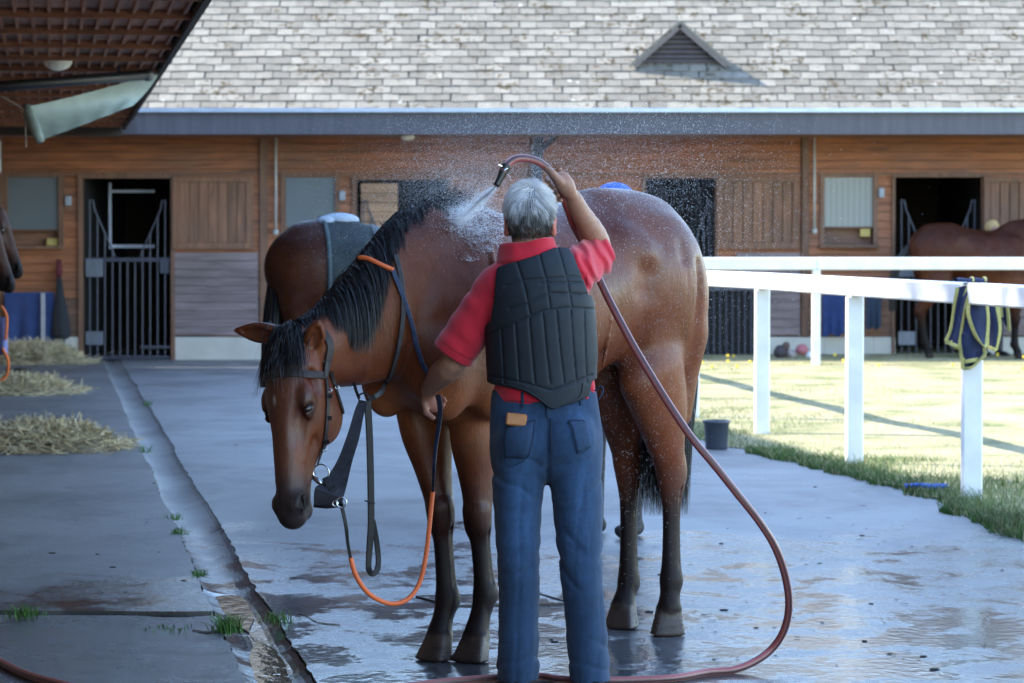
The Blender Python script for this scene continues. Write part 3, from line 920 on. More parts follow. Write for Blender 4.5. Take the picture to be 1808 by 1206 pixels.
# scalp: hair-coloured skin under the hair
Hd = (Vb - HC)
nearhead = (np.linalg.norm(Hd / A(.094, .125, .125), axis=1) < 1.0)
scalp = nearhead[:, None] & ((Hd[:, 2] > -.045 - .0 * Hd[:, 1]) & (Hd[:, 1] < .06) & (Hd[:, 2] < .2))[:, None] & (np.linalg.norm(Hd, axis=1) < .15)[:, None] & ~((np.abs(Hd[:, 0:1]) > .073) & (Hd[:, 2:3] < .0))
cb = np.where(scalp, A(.20, .19, .19)[None], cb)
obj("body", mesh_np("man_body", Vb - mo, Qb, cb, True, M_skin), None, man)
Nb = vnormals(Vb, Qb)

# hair: short, grey, whorl at the crown
sel = np.where(scalp[:, 0] | (nearhead & (Hd[:, 2] > -.075) & (Hd[:, 2] < .05) & (Hd[:, 1] < -.01) & (np.abs(Hd[:, 0]) < .07) & (np.linalg.norm(Hd, axis=1) < .14)))[0]
nh = 15000
pk = rng.choice(sel, nh); Hp = Vb[pk]; Hn = Nb[pk]; Hd2 = Hp - HC
crown = nrm(A(.012, -.055, .085)) 
rad_ = Hd2 / np.linalg.norm(Hd2, axis=1)[:, None]
away = rad_ - crown[None]; away -= Hn * (away * Hn).sum(1)[:, None]
away /= np.maximum(1e-3, np.linalg.norm(away, axis=1))[:, None]
swirl = np.cross(Hn, away)
clump = fbm(Hp * 60, 2)[:, None]
dirn = away * .9 + swirl * (.35 + .5 * clump) + A(0, 0, -.25)
upz = np.clip((Hd2[:, 2] + .05) / .10, 0, 1)[:, None]
hl_ = (.012 + .022 * upz[:, 0]) * (.7 + .6 * rng.random(nh))
lift = (.28 + .45 * upz) * np.clip(1 + 1.2 * clump, .2, 2)
g0 = dirn + Hn * lift * 1.3; g0 /= np.linalg.norm(g0, axis=1)[:, None]
g1 = dirn + Hn * (.05 + .1 * upz); g1 /= np.linalg.norm(g1, axis=1)[:, None]
HLn = np.stack([Hp, Hp + g0 * hl_[:, None] * .5, Hp + g0 * hl_[:, None] * .5 + g1 * hl_[:, None] * .6], 1)
tone = np.clip((Hd2[:, 2] + .034) / .095 + .9 * clump[:, 0] + .3 * rng.normal(size=nh) * .6, 0, 1)[:, None]
hc = A(.045, .038, .034)[None] * (1 - tone) + A(.80, .79, .78)[None] * tone
ribbons("hair", HLn - mo, .0019, vcol_mat("grey_hair", .45, var=.0, bmp=0), man, hc)

# clothes
def cloth_mat(name, rough=.8, weave=700, var=.12, sheen=.2, bmp=.2):
    m = vcol_mat(name, rough, 60, var, 0, world=False, sheen=sheen, spec=.3)
    nt = m.node_tree; b = nt.nodes['Principled BSDF']
    v = coords(nt, (1, 1, 1), False)
    w = nt.nodes.new('ShaderNodeTexWave'); w.inputs['Scale'].default_value = weave / 6.28; w.inputs['Distortion'].default_value = 2
    w.bands_direction = 'DIAGONAL'
    nt.links.new(v, w.inputs['Vector'])
    bump(nt, b, w.outputs['Fac'], bmp, .0012)
    return m
# red polo
ff = Field((-.40, 9.30, .80), (.46, 9.98, 1.60), .0045)
ff.limb([list(M_(940, 462)) + [.085, .070], list(M_(945, 482)) + [.150, .085], list(M_(948, 525)) + [.178, .103], list(M_(957, 600)) + [.170, .112], list(M_(960, 680)) + [.165, .108], list(M_(960, 702)) + [.166, .108]], k=.03, side=(1, 0, 0))
def sleeve(sh, el, t, r0, r1, flare=0):
    e = sh * (1 - t) + el * t
    ff.limb([list(sh) + [r0], list(sh * .5 + e * .5) + [(r0 + r1) / 2], list(e) + [r1]], k=.035, kin=.01)
    # plain cut end, hollow
    T = nrm(el - sh)
    ff.seg(e + T * .0, e + T * .14, r1 * 1.5, r1 * 1.5, k=0.0, mode='cut') if 0 else None
    return e, T
eL, TL = sleeve(shL + A(.0, 0, 0), elL + A(-.004, 0, .01), .93, .070, .074)
eR, TR = sleeve(shR + A(.0, 0, .0), elR, .90, .072, .072)
def planecut(fld, p, T, rad):
    lo = p - rad; hi = p + rad; sl, g = fld.sub(lo, hi)
    if sl is None: return
    d = (g[0] - p[0]) * T[0] + (g[1] - p[1]) * T[1] + (g[2] - p[2]) * T[2]
    r_ = np.sqrt((g[0] - p[0]) ** 2 + (g[1] - p[1]) ** 2 + (g[2] - p[2]) ** 2)
    q = np.maximum(d, r_ - rad * 5)
    fld.d[sl] = np.maximum(fld.d[sl], d + 0 * r_)
planecut(ff, eL - TL * .0, nrm(TL + A(.15, 0, .25)), .115)
planecut(ff, eR + TR * .0, nrm(TR + A(.25, 0, -.1)), .105)
ff.seg(eL - TL * .03, eL + TL * .05, .056, .060, k=.004, mode='cut')
ff.seg(eR - TR * .03, eR + TR * .05, .053, .058, k=.004, mode='cut')
# collar
for t in np.linspace(0, 1, 90):
    a = math.pi * (-.5 - .78 + 1.56 * t)
    p = M_(931, 444, 9.605) + A(.083 * math.cos(a), .072 * math.sin(a), -.010 * math.cos(a) * -1.2)
    ff.seg(p + A(0, 0, .028), p + A(.012 * math.cos(a), .012 * math.sin(a), -.022), .008, .009, k=.006)
ff.limb([list(M_(935, 428, 9.605)) + [.062, .062], list(M_(936, 400, 9.605)) + [.064, .064]], k=.003, mode='cut', side=(1, 0, 0))
# creases
sl = tuple(slice(None) for _ in range(3))
X, Y, Z = np.meshgrid(ff.ax[0], ff.ax[1], ff.ax[2], indexing='ij')
near = np.abs(ff.d) < .03
Pn = np.stack([X[near], Y[near], Z[near]], 1)
armR = Pn[:, 0] > .17
u = (Pn - shR) @ nrm(A(.5, 0, -1)); v_ = (Pn - shR) @ nrm(A(1, 0, .5))
wr = np.sin(v_ * 150 + 3 * fbm(Pn * 12, 2)) * .0045 * np.clip((Pn[:, 0] - .16) / .05, 0, 1)
wl2 = fbm(Pn * A(9, 9, 5), 3) * .004 + .004 * ((Pn[:, 2] < 1.40) & (Pn[:, 2] > 1.05) & (Pn[:, 0] > -.05) & (Pn[:, 0] < .25)) + np.sin((Pn @ nrm(A(1, 0, .9))) * 70 + 4 * fbm(Pn * 8, 2)) * .002
ff.d[near] += (wr + wl2).astype(np.float32)
Vs, Qs = ff.extract(1)
cs = np.tile(A(.50, .012, .028), (len(Vs), 1)) * (1 + .1 * fbm(Vs * 9, 2))[:, None]
hem = (np.abs((Vs - eL) @ nrm(TL + A(.15, 0, .25)) + .030) < .0022) & (np.linalg.norm(Vs - eL, axis=1) < .13)
cs[hem] *= .45
obj("polo_shirt", mesh_np("polo_shirt", Vs - mo, Qs, cs, True, cloth_mat("red_cotton", .85, 900, .08, .3)), None, man)

# black padded body protector
fv = Field((-.16, 9.36, .78), (.36, 9.86, 1.56), .0033)
fv.limb([list(M_(944, 462)) + [.115, .085], list(M_(946, 485)) + [.164, .110], list(M_(950, 525)) + [.184, .126], list(M_(956, 600)) + [.187, .132], list(M_(957, 665)) + [.184, .125], list(M_(960, 735)) + [.18, .122]], k=.02, kin=.01, side=(1, 0, 0))
X, Y, Z = np.meshgrid(fv.ax[0], fv.ax[1], fv.ax[2], indexing='ij')
dep = Y.copy(); PX = 904 + FPX * X / Y; PY = 430 + (CAM_H - Z) * FPX / Y
def edge(pts, below):     # keep what is below (or above) a polyline in the photo's plane of the back
    pts = np.array(pts, float); yy = np.interp(PX, pts[:, 0], pts[:, 1])
    dd = (PY - yy) / 523.0
    fv.d[:] = np.maximum(fv.d, (-dd if below else dd).astype(np.float32))
edge([(850, 500), (868, 478), (885, 470), (935, 455), (985, 436), (1004, 438), (1012, 450), (1040, 520)], True)
back = [(850, 672), (872, 679), (925, 690), (952, 706), (975, 722), (1012, 712), (1040, 700), (1046, 672), (1070, 664)]
front = [(850, 675), (1070, 668)]
pb = np.array(back); pf = np.array(front)
yb = np.interp(PX, pb[:, 0], pb[:, 1]); yf = np.interp(PX, pf[:, 0], pf[:, 1])
wb = np.clip((9.60 - Y) / .04, 0, 1)
fv.d[:] = np.maximum(fv.d, ((PY - (yb * wb + yf * (1 - wb))) / 523.).astype(np.float32))
# armholes
fv.limb([list(shL + A(-.036, 0, .05)) + [.062, .10], list(M_(862, 520, 9.62)) + [.062, .10], list(M_(860, 556, 9.62)) + [.040, .09]], k=.008, mode='cut', side=(1, 0, 0))
fv.limb([list(M_(1040, 440, 9.62)) + [.058, .12], list(M_(1050, 480, 9.62)) + [.058, .12], list(M_(1060, 516, 9.62)) + [.034, .09]], k=.008, mode='cut', side=(1, 0, 0))
near = np.abs(fv.d) < .03
px_, py_, yy_ = PX[near], PY[near], Y[near]
def dline(pts):
    pts = np.array(pts, float); best = np.full(px_.shape, 1e9)
    for a, b in zip(pts[:-1], pts[1:]):
        d_ = b - a; L2 = (d_ ** 2).sum(); t = np.clip(((px_ - a[0]) * d_[0] + (py_ - a[1]) * d_[1]) / L2, 0, 1)
        best = np.minimum(best, np.hypot(px_ - a[0] - t * d_[0], py_ - a[1] - t * d_[1]))
    return best
yoke = [(858, 598), (872, 586), (905, 570), (958, 549), (1000, 543), (1056, 546)]
lines = [yoke]
def yk(x): return np.interp(x, [p[0] for p in yoke], [p[1] for p in yoke])
for top, bot in ((884, 890), (909, 917), (934, 944), (958, 971), (982, 996), (1007, 1018), (1031, 1036)):
    lines.append([(top, yk(top)), ((top + bot) / 2, 620), (bot, 676)])
for a, b in (((912, 462), (936, 556)), ((952, 449), (972, 548)), ((985, 437), (1010, 545))):
    lines.append([a, ((a[0] + b[0]) / 2 + 3, (a[1] + b[1]) / 2), b])
for pts in ([(892, 505), (918, 495), (1012, 488), (1036, 492)], [(900, 545), (928, 536), (970, 517), (1042, 520)], [(955, 500), (1025, 498)], [(868, 664), (925, 676), (975, 690), (1046, 662)]):
    lines.append(pts)
g = np.full(px_.shape, 1e9)
for l_ in lines: g = np.minimum(g, dline(l_))
gm = g / 523.
backside = np.clip((9.60 - yy_) / .03, 0, 1)
fv.d[near] += ((.0040 * np.exp(-(gm / .0025) ** 2) - .0012 * np.clip(gm / .012, 0, 1)) * backside + .002 * fbm(np.stack([X[near], Y[near], Z[near]], 1) * 16, 2)).astype(np.float32)
Vv, Qv = fv.extract(1)
cv_ = np.tile(A(.013, .018, .024), (len(Vv), 1)) * (1 + .2 * fbm(Vv * 14, 3))[:, None]
obj("padded_vest", mesh_np("padded_vest", Vv - mo, Qv, cv_, True, cloth_mat("black_nylon", .62, 1500, .15, .0, .15)), None, man)
# stitched piping round the vest edge
vs = Surf(Vv, vnormals(Vv, Qv))
pp = MB()
for e_ in ([(870, 679), (925, 689), (952, 704), (975, 720), (1012, 710), (1040, 698), (1045, 676)],):
    q, nn = vs.snap([M_(x, y, 9.47) for x, y in catmull(e_, 5)], .002); pp.tube(q - mo, .0022, 5)
pp.build("piping", simple("black_binding", (.012, .014, .018), .7, bmp=0), man, True)

# jeans
fj = Field((-.16, 9.36, -.02), (.40, 9.94, 1.06), .0042)
fj.limb([list(M_(960, 690, 9.61)) + [.172, .108], list(M_(962, 730, 9.61)) + [.180, .118], list(M_(964, 775, 9.61)) + [.186, .128], list(M_(965, 800, 9.61)) + [.17, .10]], k=.01, kin=.015, side=(1, 0, 0))
for s_, ((x0, x1, x2, x3, x4), bt) in {1: ((917, 914, 916, 917, 915), 9.52), 2: ((1014, 1019, 1025, 1033, 1042), 9.52)}.items():
    fj.limb([list(M_(x0, 800, 9.60)) + [.092, .11], list(M_(x1, 880, 9.60)) + [.085, .098], list(M_(x2, 990, 9.59)) + [.070, .080], list(M_(x3, 1080, 9.60)) + [.066, .075], list(M_(x4, 1205, 9.61)) + [.068, .092]], k=.035, side=(1, 0, 0))
for x_ in (922, 1006):
    fj.el(M_(x_, 775, 9.54), (.082, .075, .085), k=.03)
sl, gg = fj.sub((-1, 9, -1), (1, 11, 2))
fj.d[:] = np.maximum(fj.d, (fj.ax[2][None, None, :] - M_(960, 688)[2]) .astype(np.float32))
fj.d[:] = np.maximum(fj.d, (.022 - fj.ax[2][None, None, :]).astype(np.float32))
for x_ in (915, 1042):
    fj.seg(M_(x_, 1204, 9.61), M_(x_, 1225, 9.61), .048, .05, .062, .064, side=(1, 0, 0), k=.004, mode='cut')
X, Y, Z = np.meshgrid(fj.ax[0], fj.ax[1], fj.ax[2], indexing='ij')
near = np.abs(fj.d) < .03
Pn = np.stack([X[near], Y[near], Z[near]], 1)
PXj = 904 + FPX * Pn[:, 0] / Pn[:, 1]; PYj = 430 + (CAM_H - Pn[:, 2]) * FPX / Pn[:, 1]
legc = np.where(PXj < 965, 915., 1022.); sgn = np.where(PXj < 965, 1, -1)
# folds that fan out from under the seat and round the knees
u = (PXj - 965) * sgn * -1
rdg = lambda s_: (1 - np.abs(np.sin(s_))) ** 2 * 1.9 - .6
t1 = rdg(.5 * ((PYj + .55 * u) / 11.0 + 2.5 * fbm(Pn * 9, 2))) * np.exp(-((PYj - 845) / 45) ** 2) * .0040
t2 = rdg(.5 * ((PYj - .9 * u) / 12.0 + 2.8 * fbm(Pn * 8 + 5, 2))) * np.exp(-((PYj - 985) / 60) ** 2) * .0036 * (.4 + 1.2 * (fbm(Pn * 7 + 3, 2) > 0))
t3 = rdg(.5 * ((PYj - .3 * u) / 8.0 + 3 * fbm(Pn * 9 + 9, 2))) * np.exp(-((PYj - 1165) / 40) ** 2) * .0032
vfold = rdg(.5 * ((PXj - legc) / 7.5 + .05 * (PYj - 900) * .1 + 3 * fbm(Pn * A(6, 6, 2.5) + 21, 2))) * .0022 * np.clip((PYj - 820) / 60, 0, 1)
t4 = fbm(Pn * A(7, 7, 4), 3) * .005 + fbm(Pn * A(22, 22, 9), 2) * .0016 + vfold
seat = np.exp(-((PXj - 967) / 5) ** 2) * (PYj > 740) * (Pn[:, 1] < 9.6) * .008
fj.d[near] += (t1 + t2 + t3 + t4 + seat).astype(np.float32)
Vj, Qj = fj.extract(1)
PXj = 904 + FPX * Vj[:, 0] / Vj[:, 1]; PYj = 430 + (CAM_H - Vj[:, 2]) * FPX / Vj[:, 1]
den = np.tile(A(.016, .040, .086), (len(Vj), 1)) * (1 + .28 * fbm(Vj * 6, 3) + .22 * fbm(Vj * A(120, 120, 18), 2))[:, None]
leg_mid = (np.exp(-((PXj - 915) / 26) ** 2) + np.exp(-((PXj - 1022) / 28) ** 2)) * np.exp(-((PYj - 860) / 180.) ** 2)  # denim colour raised down the middle of each leg
den = den * (1 + .75 * leg_mid)[:, None]
obj("jeans", mesh_np("jeans", Vj - mo, Qj, den, True, cloth_mat("denim", .88, 1400, .16, .15, .3)), None, man)
js = Surf(Vj, vnormals(Vj, Qj))
def onjeans(pts, D=9.45, off=.003): return js.snap([M_(x, y, D) for x, y in pts], off)
M_den2 = simple("denim_dark", (.010, .026, .058), .9, var=.2, nscale=60, bmp=.3, world=False)
M_stitch = simple("stitching", (.008, .018, .040), .8, var=.2, bmp=0)
def patch(outl, name, mat, off=.0035, th=.0035):
    """a sewn-on patch that follows the cloth"""
    o_ = np.array(outl, float); n = 9
    V = []; F = []
    tl, tr, br, bl = o_
    for i in range(n):
        for j in range(n):
            a, b = i / (n - 1), j / (n - 1)
            q = (tl * (1 - b) + tr * b) * (1 - a) + (bl * (1 - b) + br * b) * a
            V.append(q)
    q, nn = onjeans(V, 9.45, 0)
    V = list(q + nn * off - mo)
    V += list(q - nn * .003 - mo)
    m = n * n
    for i in range(n - 1):
        for j in range(n - 1):
            k = i * n + j; F.append([k, k + 1, k + n + 1, k + n])
    rim = [i for i in range(n)] + [i * n + n - 1 for i in range(1, n)] + [(n - 1) * n + j for j in range(n - 2, -1, -1)] + [i * n for i in range(n - 2, 0, -1)]
    for a, b in zip(rim, rim[1:] + rim[:1]): F.append([b, a, a + m, b + m])
    me = bpy.data.meshes.new(name); me.from_pydata([tuple(v) for v in V], [], F); me.update()
    return obj(name, me, mat, man, smooth=True)
M_dp = simple("denim_pocket", (.017, .042, .090), .9, var=.2, nscale=60, bmp=.3, world=False)
patch([(868, 742), (945, 738), (932, 814), (876, 820)], "back_pocket", M_dp)
patch([(1006, 735), (1056, 724), (1062, 796), (1022, 804)], "back_pocket", M_dp)
st = MB()
for pts in ([(868, 742), (945, 738)], [(945, 738), (932, 814), (876, 820), (868, 742)], [(1006, 735), (1056, 724)], [(1006, 735), (1022, 804), (1062, 796)],
            [(966, 700), (968, 760), (966, 812)], [(868, 704), (960, 708), (1048, 700)]):
    q, _ = onjeans(dens(pts, 8), 9.45, .0045); st.tube(q - mo, .0012, 4)
st.build("stitching", M_stitch, man)
for x, y in ((915, 697), (1047, 690), (968, 712)):
    q, nn = onjeans([(x, y - 8), (x, y), (x + 1, y + 22)], 9.45, .005); bl = MB(); bl.strap(q - mo, .010, .003, nn); bl.build("belt_loop", M_den2, man)
# loose loop of the belt strap at the right hip
lp = MB(); lp.tube(catmull([M_(1050, 690, 9.55), M_(1062, 682, 9.54), M_(1064, 694, 9.54), M_(1056, 706, 9.54)], 6) - mo, .003, 6); lp.build("strap_end", M_den2, man, True)
# shoes
for x_, sx in ((913, -1), (1044, 1)):
    fs = Field((P(x_, 600, 9.6)[0] - .12, 9.42, -.01), (P(x_, 600, 9.6)[0] + .12, 9.98, .16), .005)
    cx = M_(x_, 600, 9.6)[0]
    fs.limb([[cx, 9.57, .045, .034, .040], [cx + sx * .005, 9.68, .042, .036, .036], [cx + sx * .02, 9.82, .038, .047, .034], [cx + sx * .025, 9.88, .032, .035, .026]], side=(1, 0, 0), kin=.02)
    fs.d[:, :, fs.ax[2] < 0.006] = .02
    v, q = fs.extract(2)
    obj("shoe", mesh_np("shoe", v - mo, q, np.tile(A(.012, .011, .011), (len(v), 1)), True, vcol_mat("black_leather", .6, bmp=.1, spec=.2)), None, man)

# tan wallet sticking out of the back pocket
wq, wn_ = onjeans([(907, 733)], 9.45, .006)
wal = MB(); wal.box((0, 0, 0), (.070, .014, .042), bev=.005)
wc = wq[0] + A(-.002, -.004, .003)
wo = wal.build("wallet", simple("tan_leather", (.36, .135, .035), .45, var=.15, nscale=40, bmp=.3, world=False), None)
wo.location = tuple(wc); wo.rotation_euler = (math.radians(-6), math.radians(6), math.radians(4))
tag(wo, "tan leather wallet sticking out of the left back pocket of the jeans", "wallet")

# ------------------------------------------------------------------ ground
BK = .162                                   # the left barn runs along (-BK, 1)
def UV(u, D, z=0.): return A(u - BK * D, D, z)

def concrete_material(name, base, wet=True, agg=False, seed=0.):
    m, nt, b = newmat(name)
    v = coords(nt)
    big = noise(nt, v, .55, 5, .6, .3); med = noise(nt, v, 5, 6, .6); fine = noise(nt, v, 120, 4, .7)
    stain = noise(nt, coords(nt, (1, .7, 1)), 1.1, 6, .68, .8)
    base = np.array(base, float)
    c = ramp(nt, big, [(.3, base * .78), (.7, base * 1.15)]).outputs[0]
    c = mix(nt, 1, c, ramp(nt, med, [(.3, .84), (.7, 1.12)]).outputs[0], 'MULTIPLY')
    c = mix(nt, 1, c, ramp(nt, stain, [(.38, .72), (.55, 1.05)]).outputs[0], 'MULTIPLY')
    c = mix(nt, 1, c, ramp(nt, fine, [(.3, .75 if agg else .88), (.7, 1.3 if agg else 1.1)]).outputs[0], 'MULTIPLY')
    # wetness: a soaked area round the horse, broken up by the unevenness of the floor
    g = nt.nodes.new('ShaderNodeNewGeometry'); sx = nt.nodes.new('ShaderNodeSeparateXYZ'); nt.links.new(g.outputs['Position'], sx.inputs[0])
    def math_(op, a, b2=None, cl=False):
        n = nt.nodes.new('ShaderNodeMath'); n.operation = op; n.use_clamp = cl
        for i, q in enumerate((a, b2)):
            if q is None: continue
            if isinstance(q, bpy.types.NodeSocket): nt.links.new(q, n.inputs[i])
            else: n.inputs[i].default_value = q
        return n.outputs[0]
    wn1 = noise(nt, coords(nt, (1, .9, 1)), .9, 6, .66, .5)
    far = math_('MULTIPLY', math_('SUBTRACT', sx.outputs[1], 13.0), .10)
    wv = math_('SUBTRACT', math_('ADD', wn1, .14 if wet else -.06), math_('MAXIMUM', far, -.22))
    wet_f = ramp(nt, wv, [(.44, 0.), (.56, 1.)]).outputs[0]
    pn = noise(nt, coords(nt, (1, .8, 1)), 2.6, 7, .72, .3)
    pud = mix(nt, 1, wet_f, ramp(nt, math_('ADD', pn, math_('MULTIPLY', wv, .35)), [(.72, 0.), (.82, 1.)]).outputs[0], 'MULTIPLY')
    c2 = mix(nt, 1, c, A(.42, .44, .48), 'MULTIPLY')
    col = mix(nt, wet_f, c, c2)
    nt.links.new(col, b.inputs['Base Color'])
    med2 = ramp(nt, med, [(.3, .42), (.7, .60)]).outputs[0]
    rw = mix(nt, wet_f, med2, ramp(nt, med, [(.3, .16), (.7, .38)]).outputs[0])
    pud = mix(nt, 1, pud, (.35, .35, .35), 'MULTIPLY') if agg else pud
    rw = mix(nt, pud, rw, (.11, .11, .11))
    nt.links.new(rw, b.inputs['Roughness'])
    b.inputs['Specular IOR Level'].default_value = .6
    grit = noise(nt, v, 55, 5, .75)
    hh = mix(nt, .5, fine, grit)
    h2 = mix(nt, mix(nt, 1, pud, (.7, .7, .7), 'MULTIPLY'), hh, (.5, .5, .5))
    rip = noise(nt, coords(nt, (1, .6, 1)), 26, 3, .5)
    c5 = mix(nt, 1, col, ramp(nt, grit, [(.30, .55 if agg else .80), (.70, 1.6 if agg else 1.22)]).outputs[0], 'MULTIPLY')
    sp = noise(nt, v, 22, 2, .5); c5 = mix(nt, ramp(nt, sp, [(.70, 0.), (.74, .55)]).outputs[0], c5, (.03, .028, .026))
    nt.links.new(c5, b.inputs['Base Color'])
    b1 = bump(nt, b, hh, 1.0 if agg else .75, .016 if agg else .009)
    inv = mix(nt, wet_f, (.9, .9, .9), mix(nt, pud, (.34, .34, .34) if not agg else (.8, .8, .8), (.02, .02, .02))); nt.links.new(inv, b1.inputs['Strength'])
    b2 = nt.nodes.new('ShaderNodeBump'); b2.inputs['Strength'].default_value = .5; b2.inputs['Distance'].default_value = .0035
    nt.links.new(rip, b2.inputs['Height']); nt.links.new(b1.outputs[0], b2.inputs['Normal']); nt.links.new(b2.outputs[0], b.inputs['Normal'])
    return m
M_yard = concrete_material("yard_concrete", (.215, .215, .215))
M_walk = concrete_material("walkway_concrete", (.185, .18, .172), wet=False)
M_walkagg = concrete_material("walkway_aggregate", (.085, .085, .09), wet=True, agg=True)
M_chan = concrete_material("channel_concrete", (.25, .25, .24), wet=True)
M_soil = simple("soil", (.035, .030, .024), .95, nscale=20, bmp=.5, bdist=.01, spec=.05)

def strip(name, left, right, z, mat, n=8, zl=None, zr=None, skirt=.06, kind='structure'):
    """a slab between two polylines (lists of xy), with a skirt down its sides"""
    m = len(left); V = []; F = []
    for i in range(m):
        for j in range(n):
            t = j / (n - 1)
            p = left[i] * (1 - t) + right[i] * t
            zz = z(t, p) if callable(z) else z
            V.append((p[0], p[1], zz))
    for i in range(m - 1):
        for j in range(n - 1):
            k = i * n + j; F.append([k, k + 1, k + n + 1, k + n])
    rim = list(range(n)) + [i * n + n - 1 for i in range(1, m)] + [(m - 1) * n + j for j in range(n - 2, -1, -1)] + [i * n for i in range(m - 2, 0, -1)]
    k0 = len(V); V += [(V[i][0], V[i][1], V[i][2] - skirt) for i in rim]
    for i in range(len(rim)):
        j = (i + 1) % len(rim); F.append([rim[j], rim[i], k0 + i, k0 + j])
    me = bpy.data.meshes.new(name); me.from_pydata(V, [], F); me.update()
    o = obj(name, me, mat); tag(o, kind=kind); return o
g = MB(); g.box((0, 500, -.30), (3000, 2400, .1))
tag(g.build("ground", M_soil), kind='structure')
Ds = np.concatenate([np.arange(-6, 22, .06), np.arange(22, 40, .2)])
def jag(D, s, a=.012): return a * fbm(np.stack([D * 7, D * 0 + s, D * 0], -1), 4) + .9 * a * fbm(np.stack([D * .9, D * 0 + s, D * 0], -1), 1)
def edge_line(u, s, a=.012, Dv=Ds): return np.stack([u + jag(Dv, s, a) - BK * Dv, Dv], 1)
def lawn_u(D): return 5.04 + .10 * np.sin(D * .8) + jag(D, 31, .10)
Lw = np.stack([lawn_u(Ds) - BK * Ds, Ds], 1)
e2 = edge_line(.8925, 2, .016)
strip("yard", e2, np.stack([5.35 - BK * Ds, Ds], 1), 0.0, M_yard, 12)
ch_l, ch_r = edge_line(.6515, 5, .014), edge_line(.8885, 2, .015)
for q_ in (.650, .890):
    strip('joint_filler', np.stack([q_ - .022 - BK * Ds, Ds], 1), np.stack([q_ + .022 - BK * Ds, Ds], 1), -.034, M_soil, 3)
if 1:
    pass
# broken hollow in the channel near the front
strip("drain_channel", ch_l, ch_r, lambda t, p: -.004 - .026 * math.sin(math.pi * t) ** .7 - (.008 if p[1] < 12.3 else 0), M_chan, 12)
wl1 = edge_line(.645, 5, .014)
ia = Ds > 11.42; ib = Ds < 11.425
def gapjag(arr, Dc, s):
    out = arr.copy(); return out
far_l = np.stack([-8 - BK * Ds[ia], Ds[ia]], 1)
def jwarp(o, ph):
    me = o.data; co = np.zeros(len(me.vertices) * 3, dtype=np.float32); me.vertices.foreach_get('co', co); co = co.reshape(-1, 3)
    x = co[:, 0].astype(float); z_ = x * 0
    co[:, 1] += .05 * fbm(np.stack([x * 2.2, z_, z_], 1), 3) + .007 * fbm(np.stack([x * 9, z_ + ph, z_], 1), 2)
    if ph > 5: co[:, 1] -= .05 * ((co[:, 1] > 10.9) & (co[:, 1] < 11.6) & (np.abs(x + 1.35) < .13))
    me.vertices.foreach_set('co', co.ravel()); me.update()
jwarp(strip("walkway", far_l, wl1[ia], lambda t, p: .018, M_walk, 90), 1)
jwarp(strip("walkway", np.stack([-8 - BK * Ds[ib], Ds[ib] - .016], 1), wl1[ib] - A(0, .016), lambda t, p: .010, M_walkagg, 90), 9)
# puddle lying in the channel
pm = MB(); pv = []
for D in np.arange(9.0, 13.2, .08):
    w = .05 + .035 * math.sin(D * 2.7) + .02 * math.sin(D * 6.1); c_ = .775 + .02 * math.sin(D * 3.1)
    pv.append((UV(c_ - w, D, -.031), UV(c_ + w, D, -.031)))
V = [q for a_, b_ in pv for q in (a_, b_)]; F = [[2 * i, 2 * i + 1, 2 * i + 3, 2 * i + 2] for i in range(len(pv) - 1)]
pm.add(V, F)
M_pud, nt, b = newmat("golden_water"); b.inputs['Base Color'].default_value = (.16, .12, .075, 1); b.inputs['Roughness'].default_value = .06  # golden reflection put into the water's base colour
bump(nt, b, noise(nt, coords(nt, (1, .5, 1)), 22, 3), .35, .006)
tag(pm.build("puddle", M_pud), kind='structure')
# lawn, rising slightly towards the stable
def lawn_z(D): return .004 + .055 * np.clip((D - 20) / 15, 0, 1)
M_turf, nt, b = newmat("turf")
v = coords(nt); f1 = noise(nt, v, 1.1, 5, .6); f2 = noise(nt, v, 26, 5, .7)
c = ramp(nt, f1, [(.35, (.13, .15, .05)), (.5, (.30, .27, .14)), (.7, (.38, .34, .20))]).outputs[0]
c = mix(nt, 1, c, ramp(nt, f2, [(.3, .65), (.7, 1.25)]).outputs[0], 'MULTIPLY')
nt.links.new(c, b.inputs['Base Color']); b.inputs['Roughness'].default_value = .9
bump(nt, b, f2, .8, .03)
lv = []; 
Dl = Ds[::2]; ncol = 40
tcol = np.linspace(0, 1, ncol) ** 2
for D in Dl:
    ul = lawn_u(np.array([D]))[0]
    for t in tcol: lv.append((ul + t * 22 - BK * D, D, float(lawn_z(D)) + .012 * min(1, t * 60) + .010 * float(vnoise(A(ul + t * 22, D, 0) * 1.3))))
nl = len(Dl)
F = np.array([[i * ncol + j, i * ncol + j + 1, (i + 1) * ncol + j + 1, (i + 1) * ncol + j] for i in range(nl - 1) for j in range(ncol - 1)])
tag(obj("lawn", mesh_np("lawn", np.array(lv), F, None, True, M_turf)), kind='structure')

def blades(name, roots, hgt, width, cols, lean=.45, label=None, cat=None):
    n = len(roots); a = rng.random(n) * 2 * math.pi
    d = np.stack([np.cos(a), np.sin(a), a * 0], 1) * (lean * rng.random(n))[:, None]
    h = hgt[:, None]
    L = np.stack([roots, roots + (d * .35 + A(0, 0, .6)) * h, roots + (d * 1.1 + A(0, 0, 1 - .0)) * h], 1)
    o = ribbons(name, L, width, M_blade, None, cols)
    tag(o, label, cat, kind='stuff'); return o
M_blade = vcol_mat("grass_blade", .6, var=.1, bmp=0, spec=.3)
nbl = 52000
tD = 14 + 22 * rng.random(nbl) ** 1.25; uu = lawn_u(tD) + (rng.random(nbl) ** 1.6) * 8.5 - .03
rt = np.stack([uu - BK * tD, tD, lawn_z(tD) - .005], 1)
edge_d = (uu - lawn_u(tD))
pat = fbm(rt * A(.9, .5, 0), 3)
